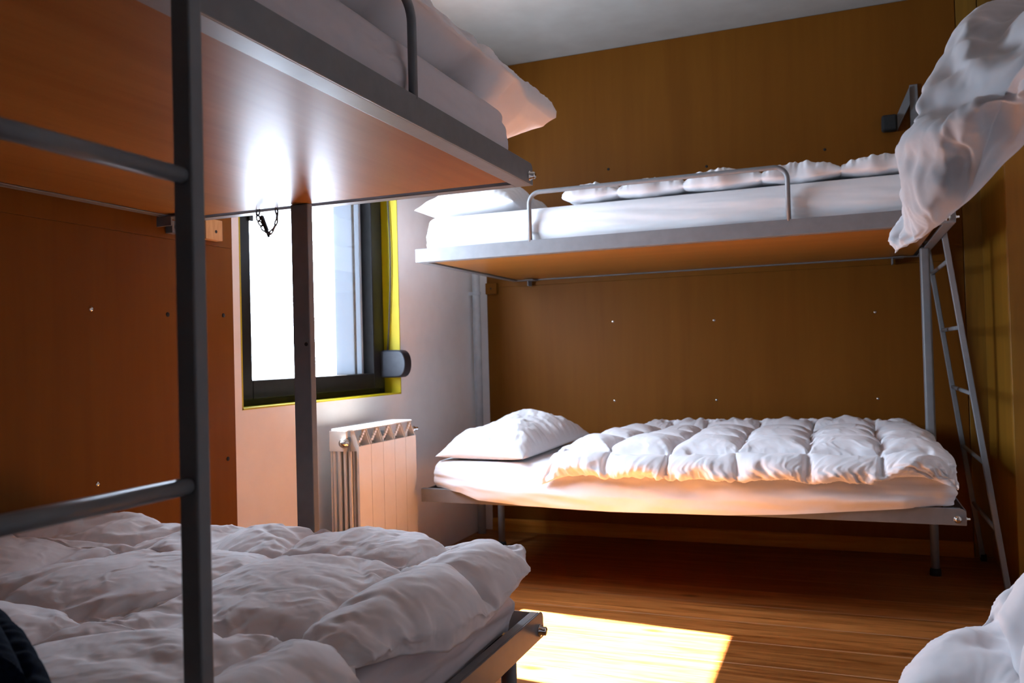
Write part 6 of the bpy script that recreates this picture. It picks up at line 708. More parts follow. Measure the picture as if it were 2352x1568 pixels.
-5,-1,-8,4,0,1,-4,-3,-2,1,-1,-2,5,3,-1,-3,0,0,0,0,0,0,0,0,0,1,0,1,2,10,-6,-1,-4,-4,0,5,2,0,0,-1,6,-5,-8,-1,0,0,0,7,-2,-1,1,3,15,2,0,2,-3,-7,1,0,-2,1,1,-4,-5,-1,13,-1,2,-8,1,-2,-1,4,1,2,0,-1,-9,1,0,-1,-1,0,16,1,-3,-4,-14,1,5,-2,8,-5,0,-2,0,
1,0,7,-4,4,0,1,1,0,-1,-1,-1,-2,5,-1,5,-3,-4,7,-7,-1,2,0,0,0,-1,-1,0,0,1,-1,7,-11,8,-3,-6,-1,8,0,0,1,0,-6,3,1,0,0,1,4,4,-2,-3,-2,1,-1,-1,-13,-5,-1,4,2,3,-2,-3,2,4,3,-4,-7,2,1,15,-1,-1,1,1,0,-1,3,3,-1,-1,-1,0,1,1,1,-1,0,0,0,-4,-4,-8,6,4,1,0,
-1,-1,-2,-4,3,-2,5,1,0,-2,0,0,2,-3,1,4,4,0,-5,1,0,0,1,0,-2,-2,2,-2,0,3,-1,3,-2,-1,-2,-1,0,-1,0,2,1,-1,1,-3,6,-2,0,-3,-2,3,1,-1,-2,5,5,-1,-6,1,-2,-4,0,-5,2,4,2,-3,3,1,1,1,0,1,-3,2,2,0,-2,-3,1,4,2,-5,3,2,-1,0,-1,-1,-3,-3,-3,-2,-2,-1,2,6,0,9,
0,-3,-3,2,-1,0,2,0,0,1,1,1,0,0,-1,0,0,-2,1,-3,-4,13,0,0,1,1,0,-1,1,-6,-4,-12,9,6,-1,0,-13,6,5,2,0,0,2,-4,1,0,-2,0,-1,0,-1,1,1,1,-1,0,2,0,0,1,-3,0,-1,-1,-5,2,0,-2,3,3,4,2,0,0,0,-1,-2,0,1,-1,1,-1,-1,0,0,0,-1,0,0,-3,2,0,1,2,-1,-3,1,-1,0,-1,0,
-1,2,1,1,-2,1,0,1,-1,2,-1,1,-1,-2,1,2,1,-2,-1,-5,5,-4,0,-2,1,1,1,-2,4,1,-1,0,4,-1,0,-1,0,4,-6,2,-2,2,1,3,-5,1,0,1,-1,0,3,-1,0,1,0,-1,-3,-3,1,-2,5,2,-1,-1,0,0,1,2,-4,3,-1,1,0,-1,0,1,1,1,-3,3,1,-5,3,0,-2,0,0,0,-2,-2,-1,7,-5,-4,-1,2,4,-2,2,0,
2,0,-2,4,-2,-1,2,-1,0,-3,1,-2,2,-1,0,1,1,1,-3,3,-2,-2,1,-2,-2,2,0,-3,7,1,1,0,-1,1,0,-1,0,0,-2,2,-2,2,-1,1,0,-1,0,-1,-1,0,0,0,0,1,-2,3,-5,2,2,-2,-1,1,1,0,1,1,1,-4,1,2,-4,3,2,-3,0,0,3,-1,-1,-4,-3,7,-5,1,5,-2,0,2,-9,6,1,-1,0,0,1,0,0,0,0,2,-3,
1,0,1,0,2,-5,3,0,0,0,-1,2,0,-1,0,0,-3,-2,0,-1,3,5,-1,-2,-1,2,-1,0,1,0,1,-1,-4,3,1,0,1,1,-1,1,1,0,-3,2,0,-1,0,-1,-1,-2,-1,7,2,0,0,-4,2,0,-5,-1,2,1,0,-2,1,0,1,0,0,1,-1,0,-3,1,-1,1,-1,2,2,-3,-1,1,-1,-4,0,2,2,0,3,0,0,1,0,-1,-1,0,2,-3,0,1,2,-1,
0,-1,0,0,-1,0,-1,1,1,-2,2,-2,5,-5,2,-1,2,-4,0,2,-1,2,0,-1,0,0,-1,1,0,4,-6,2,0,0,0,-1,-5,0,11,-5,-4,1,5,0,-8,2,10,-4,-2,0,-2,1,0,2,-1,0,0,2,-1,-4,3,0,1,0,2,-4,2,0,-1,0,1,-1,0,0,1,-2,-3,0,4,-3,0,1,1,1,0,0,0,3,-3,2,-2,0,-2,3,0,0,1,1,-1,0,2,-2,
1,0,-1,-1,-1,-3,-2,11,-16,7,4,1,3,-3,-1,2,-1,-5,3,2,-1,-3,3,-1,1,0,0,0,-1,0,-2,2,-2,1,-1,3,-2,0,-2,-2,-1,3,-7,9,1,-1,-2,4,0,1,-2,0,-1,1,2,-3,1,1,-1,0,0,0,0,0,-2,1,1,-2,2,-2,4,-2,-4,2,1,3,-7,0,9,-4,-3,2,0,0,0,1,-2,4,-1,-1,-3,2,0,-2,-2,0,6,
-5,1,-2,-2,1,-1,1,3,-9,3,0,3,5,-2,0,0,2,0,0,1,3,-5,0,2,-1,1,1,1,-3,0,0,1,-2,1,0,-1,0,2,-4,-3,0,4,0,-1,0,2,1,-1,6,-1,0,-3,0,1,-4,2,1,1,0,0,0,2,-2,4,-4,-1,-1,-2,-1,2,3,-5,-3,-1,2,3,0,1,0,0,2,2,-3,0,0,1,-1,1,0,0,0,0,1,-1,0,-2,-1,1,0,-2,0,-1,0,
-2,3,0,-1,0,3,4,-1,-3,-4,4,1,-1,1,0,2,0,-2,0,0,0,0,-1,0,0,0,0,0,0,0,1,0,-3,2,-2,0,-3,4,3,-1,0,0,-3,1,2,-1,0,2,1,-3,-1,2,-3,3,-6,0,0,0,-4,4,3,-8,-5,2,7,-2,8,-12,-4,4,-1,0,4,3,1,1,0,2,3,4,-9,1,2,0,-1,0,0,0,1,-1,1,0,-1,1,-1,-5,1,2,-4,0,-3,2,3,
1,1,6,0,-2,-2,0,0,2,3,-6,-5,5,1,2,1,1,6,-5,-3,-2,-1,0,0,1,-3,-3,1,-4,2,1,-1,1,2,0,2,1,1,-1,1,0,0,0,1,0,0,0,-1,1,0,-1,0,-3,-1,-1,-1,0,0,2,1,5,0,7,-10,1,-1,-2,3,-7,3,2,1,1,1,1,-7,1,1,-1,1,0,0,0,3,0,-1,-1,-2,-2,-1,0,-2,-1,-4,0,-1,10,-2,4,-2,0,
1,1,4,-3,-2,1,0,3,-4,-2,-2,0,-4,2,2,8,0,3,-9,0,4,-2,-1,0,8,-4,-9,4,1,-5,-1,2,3,1,-1,1,1,3,-5,1,0,1,-1,0,4,0,0,-1,0,0,-1,-1,2,0,0,-1,-1,-2,0,-6,5,0,-1,0,1,1,0,0,1,0,-1,3,-1,0,-1,0,-1,-3,4,1,1,0,0,0,-3,1,0,1,-1,-2,2,1,-4,1,2,-2,1,-1,2,1,0,1,
1,1,-2,0,0,0,-2,-2,-1,-2,3,1,1,0,1,0,-1,-2,4,8,-11,10,-3,-2,-2,-1,1,-1,0,0,0,-2,-2,2,0,0,1,0,0,0,-1,-1,0,0,0,1,-1,-1,-2,1,-1,-1,6,-3,4,0,-4,2,0,-1,0,-1,1,1,0,1,-2,0,1,0,-2,0,6,10,-5,1,2,-9,-3,-4,1,0,2,2,5,5,-7,2,-4,0,-4,-2,2,2,0,0,-1,0,1,1,
0,1,1,-5,4,1,1,0,0,-2,2,1,-1,1,0,1,-1,-1,-2,-3,1,-1,0,1,1,-1,1,-1,-1,1,-1,2,0,-1,-1,0,-1,2,3,0,0,-2,-2,2,2,0,1,0,1,-2,0,3,-5,0,3,-4,-2,2,0,2,0,-1,-2,1,2,-1,-2,2,0,0,0,1,1,1,1,0,0,-2,1,1,4,-5,1,0,0,0,-1,-4,3,1,0,-4,1,-3,5,-1,0,-1,-2,-3,2,0,
0,1,0,-1,-3,2,0,0,-1,1,1,1,1,1,0,0,0,0,0,-1,1,0,0,-1,0,2,0,-1,2,0,1,8,1,2,0,-2,-8,1,6,-6,-5,-1,-1,2,2,5,-4,1,-1,2,-2,-4,-1,3,0,-1,0,1,-1,0,1,-1,0,2,2,0,-1,0,-1,3,-1,7,-4,3,-6,0,-2,1,-3,1,2,-3,-2,1,0,-1,1,2,-2,3,-4,1,1,-1,0,1,1,-1,1,-1,-1,1,
1,1,0,6,-2,-1,-2,-1,1,4,-4,-1,-1,-2,0,0,0,0,0,1,-1,-1,2,0,0,1,-1,2,0,0,0,0,1,1,0,4,-1,-1,6,-8,2,-1,0,0,-1,-4,2,1,-2,-2,3,-2,0,-2,-1,-1,2,-2,1,0,0,-1,-1,3,-1,0,0,-1,2,3,-1,9,-7,-4,1,-1,1,1,1,-1,-1,-1,1,-1,2,1,-1,2,2,8,3,-3,5,-5,-1,-9,7,1,-1,
0,-8,-1,-1,1,-2,2,4,-5,2,2,1,-4,-2,3,0,0,-2,1,0,0,1,0,1,-2,3,0,-2,5,-2,0,2,-1,-2,-4,2,-1,0,2,-2,0,4,-3,-2,1,-1,0,0,-1,3,-4,1,1,1,-2,5,-3,-1,-1,2,2,-2,1,1,0,2,-1,0,-2,2,-2,1,3,-2,1,-2,-3,0,-1,2,-1,0,0,-1,0,3,0,-1,1,0,-2,1,0,0,0,4,1,-1,0,9,
-5,-1,-2,-1,-1,2,0,-4,0,0,-1,-2,3,-2,-2,-1,-1,1,-1,0,1,1,0,1,1,-1,0,0,0,-1,2,6,1,-4,-2,2,-5,-1,0,1,2,1,-2,-1,0,2,1,0,1,2,4,6,-5,-1,-1,0,1,-9,5,-1,8,1,2,-4,-5,-5,0,-1,0,3,-4,0,2,1,-2,-2,2,1,1,-2,0,-1,2,1,-3,1,-1,2,3,0,-2,5,10,-5,-6,3,-1,-4,
1,-2,-1,-2,-1,1,-1,0,1,-1,0,1,-2,2,-1,-1,0,3,0,-1,0,1,4,0,1,-4,-1,6,-1,-1,0,-3,-3,2,-2,1,1,-2,2,-2,-1,0,-1,4,-2,1,0,0,0,1,-2,0,-1,0,0,1,5,-2,6,-4,3,1,-4,7,-1,-5,1,-4,1,0,-1,0,-1,-1,0,-1,-1,1,0,-2,-1,-1,0,0,2,-1,1,2,3,2,3,0,2,-2,-4,-2,6,-7,
0,4,3,-3,-3,-4,0,4,5,0,-3,-3,0,4,-3,5,0,0,0,0,-1,-1,-9,-14,1,2,5,0,0,0,-1,-3,0,-1,2,1,-1,-2,2,0,-1,0,2,-3,1,0,0,-1,2,-3,1,0,1,3,2,3,1,-3,-3,2,-3,-2,3,1,-1,-2,0,-1,2,0,-1,0,0,-1,2,-2,0,0,0,2,1,-2,-1,1,1,-2,3,6,6,5,1,3,-1,-7,1,-1,-4,-3,-5,-3,
2,3,1,-2,-1,-2,-4,2,2,1,0,1,0,4,2,2,2,1,1,-2,5,-6,10,3,-2,-6,-4,1,-2,-4,1,-5,4,2,-6,-3,3,1,-2,-2,-3,-1,1,-1,0,0,1,-2,1,0,0,-2,1,0,4,3,2,3,2,0,1,-2,-2,-3,1,1,2,1,-1,-2,1,3,2,3,1,2,-2,-5,-4,-4,-2,-1,12]),
(21, 33, 0.004, [
-454,0,0,0,0,0,0,0,0,0,0,0,0,0,0,0,0,0,0,0,0,0,0,0,0,0,0,0,0,0,0,0,0,14,-2,-3,-1,0,0,0,0,0,0,0,0,0,1,0,0,0,0,-1,0,1,1,0,-2,0,2,0,-1,0,0,0,3,2,17,-2,2,0,0,1,0,0,0,0,0,0,0,-1,1,0,0,0,1,-1,0,0,-1,2,0,-2,1,1,-1,0,0,-2,1,14,2,0,1,0,-1,0,0,0,0,1,
0,0,0,-1,0,1,0,-1,1,-2,0,1,0,1,0,-1,0,1,-1,1,-1,-2,16,2,1,0,0,0,0,-1,1,0,-1,0,1,-1,0,1,0,0,0,0,-1,-1,0,2,-1,1,0,0,0,0,-1,0,-2,14,1,1,0,0,0,0,1,-1,0,1,0,-1,0,0,-1,1,0,0,-2,2,0,0,-1,1,0,1,0,-1,1,-1,-1,-1,14,-3,-1,-1,0,1,3,1,0,0,-1,-1,0,0,2,
-2,-3,-1,-2,1,2,3,-1,-1,0,-1,1,2,3,-1,-1,0,1,17,-1,-1,1,0,-1,-3,0,0,0,-1,1,-1,1,-1,2,0,1,2,1,-1,-2,1,-1,-1,0,-2,-1,-2,1,3,2,3,14,2,0,0,0,0,0,0,0,-1,1,0,1,0,-2,0,1,0,1,0,-1,-1,0,1,0,0,0,-1,0,1,0,0,-2,16,1,1,1,0,0,0,-1,-1,1,1,0,-1,0,0,1,0,0,
0,0,-1,0,1,0,0,0,0,0,0,-1,0,-1,-1,14,1,1,0,0,0,0,0,1,0,-1,0,0,0,1,-1,0,0,0,0,1,0,-1,0,1,0,0,0,0,0,-1,-1,-1,14,1,0,0,0,-1,0,-1,1,1,1,0,1,0,0,-1,1,0,0,-1,-1,0,1,1,-1,0,0,0,0,0,0,0,-2,17,-4,-3,-2,0,1,1,1,0,-1,-1,2,2,2,0,0,-1,0,-1,0,1,1,1,0,1,
0,0,-2,-1,-3,-2,1,7,14,0,1,1,0,0,0,0,-1,0,0,-1,-1,-2,0,0,1,-1,1,1,-1,0,-2,-2,-1,0,0,2,1,4,1,1,-2,16,1,2,0,0,0,-1,-1,1,1,0,-1,0,0,0,1,-1,1,-1,0,1,-1,0,1,-1,1,0,0,0,-1,0,0,-2,14,3,-1,0,0,0,0,1,-1,0,0,1,-1,0,0,0,0,0,1,-1,0,0,0,0,1,-1,0,0,-1,0,
2,-2,-1,14,1,1,1,0,0,-1,0,0,-1,1,0,0,0,0,0,0,0,0,1,-2,0,1,0,1,-1,0,0,1,0,-2,0,-1,17,-2,1,0,1,1,1,-2,0,1,-1,0,0,0,0,1,0,1,-1,-1,1,0,0,0,-1,0,-1,0,-1,0,1,0,1,14,-1,-1,-1,-1,-2,-1,2,0,1,0,0,-1,0,0,-1,1,-1,1,2,1,0,-1,0,0,1,1,0,0,0,-2,1,2,22,-1,
-2,-1,0,1,2,1,-1,-3,-1,0,2,2,1,-3,-3,-1,1,1,1,-1,-2,-1,0,2,2,3,0,-1,3,-1,-3,12,1,1,1,0,0,-1,-1,1,1,1,-1,-1,-2,-1,3,1,0,-1,-4,-4,0,4,4,3,0,-1,-3,0,1,-2,-2,-3]),
(21, 33, 0.004, [
-58,15,14,14,15,16,14,14,15,14,14,15,16,14,14,15,14,14,15,14,14,16,15,14,14,15,14,14,16,15,14,14,14,0,-3,0,1,1,2,0,1,-2,-1,1,0,2,1,-4,-2,2,1,0,2,1,-5,0,1,2,1,-1,0,-1,1,1,-1,-1,0,-3,1,1,1,-1,2,0,-2,-1,1,1,1,1,-2,-1,0,1,1,0,1,-2,-2,2,0,0,3,
-2,-1,1,0,1,-2,0,-1,0,1,-1,2,-1,1,-1,0,0,0,0,0,1,-1,0,0,0,0,1,1,-2,0,0,1,0,-1,1,-1,1,0,-1,0,0,1,-1,0,-1,1,0,-1,0,1,0,0,0,1,-1,0,0,0,0,-1,4,-2,-1,0,0,0,1,0,0,1,-3,1,0,1,-1,0,-1,0,0,1,-2,2,-1,1,-1,0,2,0,-1,0,0,-1,0,2,-1,0,0,0,0,0,0,1,-1,1,-1,
0,-1,1,-1,1,0,0,-2,2,1,-1,0,0,0,0,0,1,-1,-1,1,0,-2,3,-1,0,0,0,1,0,0,-1,3,-3,0,-1,-1,1,0,1,0,1,-1,0,0,0,1,-1,-2,1,0,1,0,1,0,-3,2,1,0,-1,1,1,-2,0,1,-1,0,0,-1,0,1,0,0,0,0,0,-1,1,0,0,0,-3,2,0,0,1,0,1,-2,1,0,0,1,-1,2,-2,-1,0,0,1,0,0,0,-1,1,0,0,
0,0,0,1,-1,-1,1,-1,0,1,0,0,0,0,-1,0,1,0,0,0,0,0,0,1,-1,0,0,2,-2,0,-1,0,0,1,1,-1,0,0,0,0,-1,1,0,0,1,-1,0,0,1,-1,0,0,0,0,0,0,0,1,-1,0,1,-1,0,0,-1,1,-1,2,0,-1,-1,1,-1,1,1,-1,0,0,0,-1,2,-1,0,0,-1,1,0,1,0,-1,0,0,0,-1,0,1,0,0,0,0,-2,2,0,1,-2,0,2,
0,0,-1,0,0,0,0,0,0,0,0,-1,0,2,-2,0,0,1,0,-1,2,-1,0,0,0,-1,-1,1,0,1,1,0,1,-2,0,1,-1,1,-1,-1,1,0,0,0,0,0,-1,1,0,-2,2,0,-1,1,0,0,1,-1,1,-1,0,0,0,0,1,-2,1,0,1,0,0,0,-2,0,1,0,0,0,1,-1,0,-1,0,1,0,0,0,0,1,-1,1,-2,1,0,0,-1,1,0,0,0,0,0,0,0,0,0,0,-1,
1,0,0,0,0,0,0,-1,1,0,1,-1,0,0,0,0,0,1,0,0,0,-1,0,0,1,0,-1,1,-1,1,-1,-1,1,-1,1,0,-1,1,0,0,2,-2,0,1,0,0,-1,1,-1,-1,2,-1,1,-1,0,-1,2,-1,0,0,0,0,0,2,-2,0,0,-1,0,0,0,0,1,3,-3,0,-1,1,0,1,-1,1,-2,0,1,0,1,0,0,-1,0,-1,1,0,0,0,1,0,-2,0,1,1,0,-2,1,0,
-1,1,0,4,-2,0,-1,0,-2,2,2,-1,-1,-2,0,-1,3,-1,1,-1,-2,0,-2,2,2,1,-1,-1,-1,-1,3,-1,0,-1,2,0,4,1,-2,-1,-2,-1,1,2,-1,-2,1,-2,0,3,2,-2,-2,0,-2,0,5,1,-2,-1,-1,-2,-1,2,0,-2,0,4]),
(21, 33, 0.004, [
144,1,1,-1,-1,0,0,-1,0,1,1,-1,0,-1,0,1,0,0,0,-1,0,0,0,1,1,-1,0,1,-1,-1,0,-3,-6,-1,-4,-4,-1,0,1,-1,1,2,-4,-1,2,-1,2,1,-3,1,0,-2,2,1,0,-1,-2,0,3,-2,1,-2,2,1,2,7,0,-5,0,1,1,0,0,1,-1,1,0,-1,1,0,0,1,-2,1,1,-1,0,0,0,1,-1,-2,3,-1,1,-1,0,0,1,1,-3,
1,1,0,0,1,-1,-1,1,0,0,0,-1,1,-1,1,-1,1,0,-1,1,0,0,0,0,0,-1,1,0,0,-1,2,0,0,0,1,-1,-1,0,1,0,0,0,0,0,0,-1,2,-1,0,0,0,0,0,1,0,-1,0,-1,1,0,0,0,0,0,0,2,-1,-1,1,-1,0,0,0,1,-1,0,0,0,0,-1,2,0,0,0,0,-1,0,0,0,1,-1,0,0,0,0,0,0,0,-2,2,1,-1,1,0,-1,1,-1,
1,0,1,-1,-1,1,-1,0,0,0,0,0,0,0,1,-1,1,0,0,0,-1,0,0,-2,3,-1,-2,1,0,1,0,-1,1,-1,0,-1,2,0,0,-1,1,-1,0,1,0,0,0,-1,0,1,-1,1,0,0,-2,2,0,-1,0,1,0,0,-1,1,0,0,0,0,0,0,0,0,0,-1,1,0,-1,1,0,-1,1,0,-1,1,0,-1,1,0,0,1,1,-2,0,0,0,0,0,0,-1,1,0,0,0,0,-1,1,0,
0,0,0,0,-1,1,0,0,0,0,-1,1,0,0,0,1,-1,1,0,-1,0,0,-1,1,0,0,0,0,-1,1,0,0,0,0,0,1,-1,1,-1,0,0,0,-1,1,0,-1,1,0,0,-1,1,0,1,0,0,0,0,0,0,0,0,0,-1,1,0,-1,0,0,0,0,0,0,0,0,0,0,1,0,0,1,-2,0,2,-2,0,0,0,-1,1,-1,1,0,0,0,0,0,0,0,1,0,0,-1,0,0,1,0,1,-1,0,-1,
0,0,-1,1,1,-2,0,0,0,0,2,-1,0,-1,0,0,1,0,0,-1,1,0,0,-1,1,0,0,-1,0,0,1,0,0,0,0,0,0,-1,0,1,0,0,0,-1,1,0,0,0,0,-1,1,0,0,-1,0,0,1,0,0,-1,1,0,-1,0,0,1,0,0,2,-2,0,0,0,0,0,0,0,0,0,1,-1,0,0,-1,1,1,-1,0,0,0,0,0,0,0,0,0,0,0,0,-1,1,0,0,-1,1,1,0,-1,0,0,
0,-1,1,1,0,-1,1,-1,0,0,0,0,0,0,0,0,0,0,0,0,1,-1,0,0,-1,1,1,1,-2,0,1,0,0,-1,1,-1,0,0,1,-1,0,0,1,0,0,0,-1,0,1,0,0,0,0,-1,0,1,0,-1,0,0,-1,1,0,0,0,0,0,0,0,0,0,0,0,1,0,-1,0,0,0,0,0,0,0,0,0,0,0,0,0,-1,0,1,-6,3,1,0,0,0,0,0,0,0,1,-1,-1,0,-1,1,2,0,
0,2,-1,0,0,0,-1,-1,-1,0,-1,0,0,3,2,-13,7,1,0,1,0,0,1,-1,1,-1,0,3,-1,0,-1,-2,0,0,-2,4,2,-3,-2,-3,0,1,0,3,2,2,2,-5]))
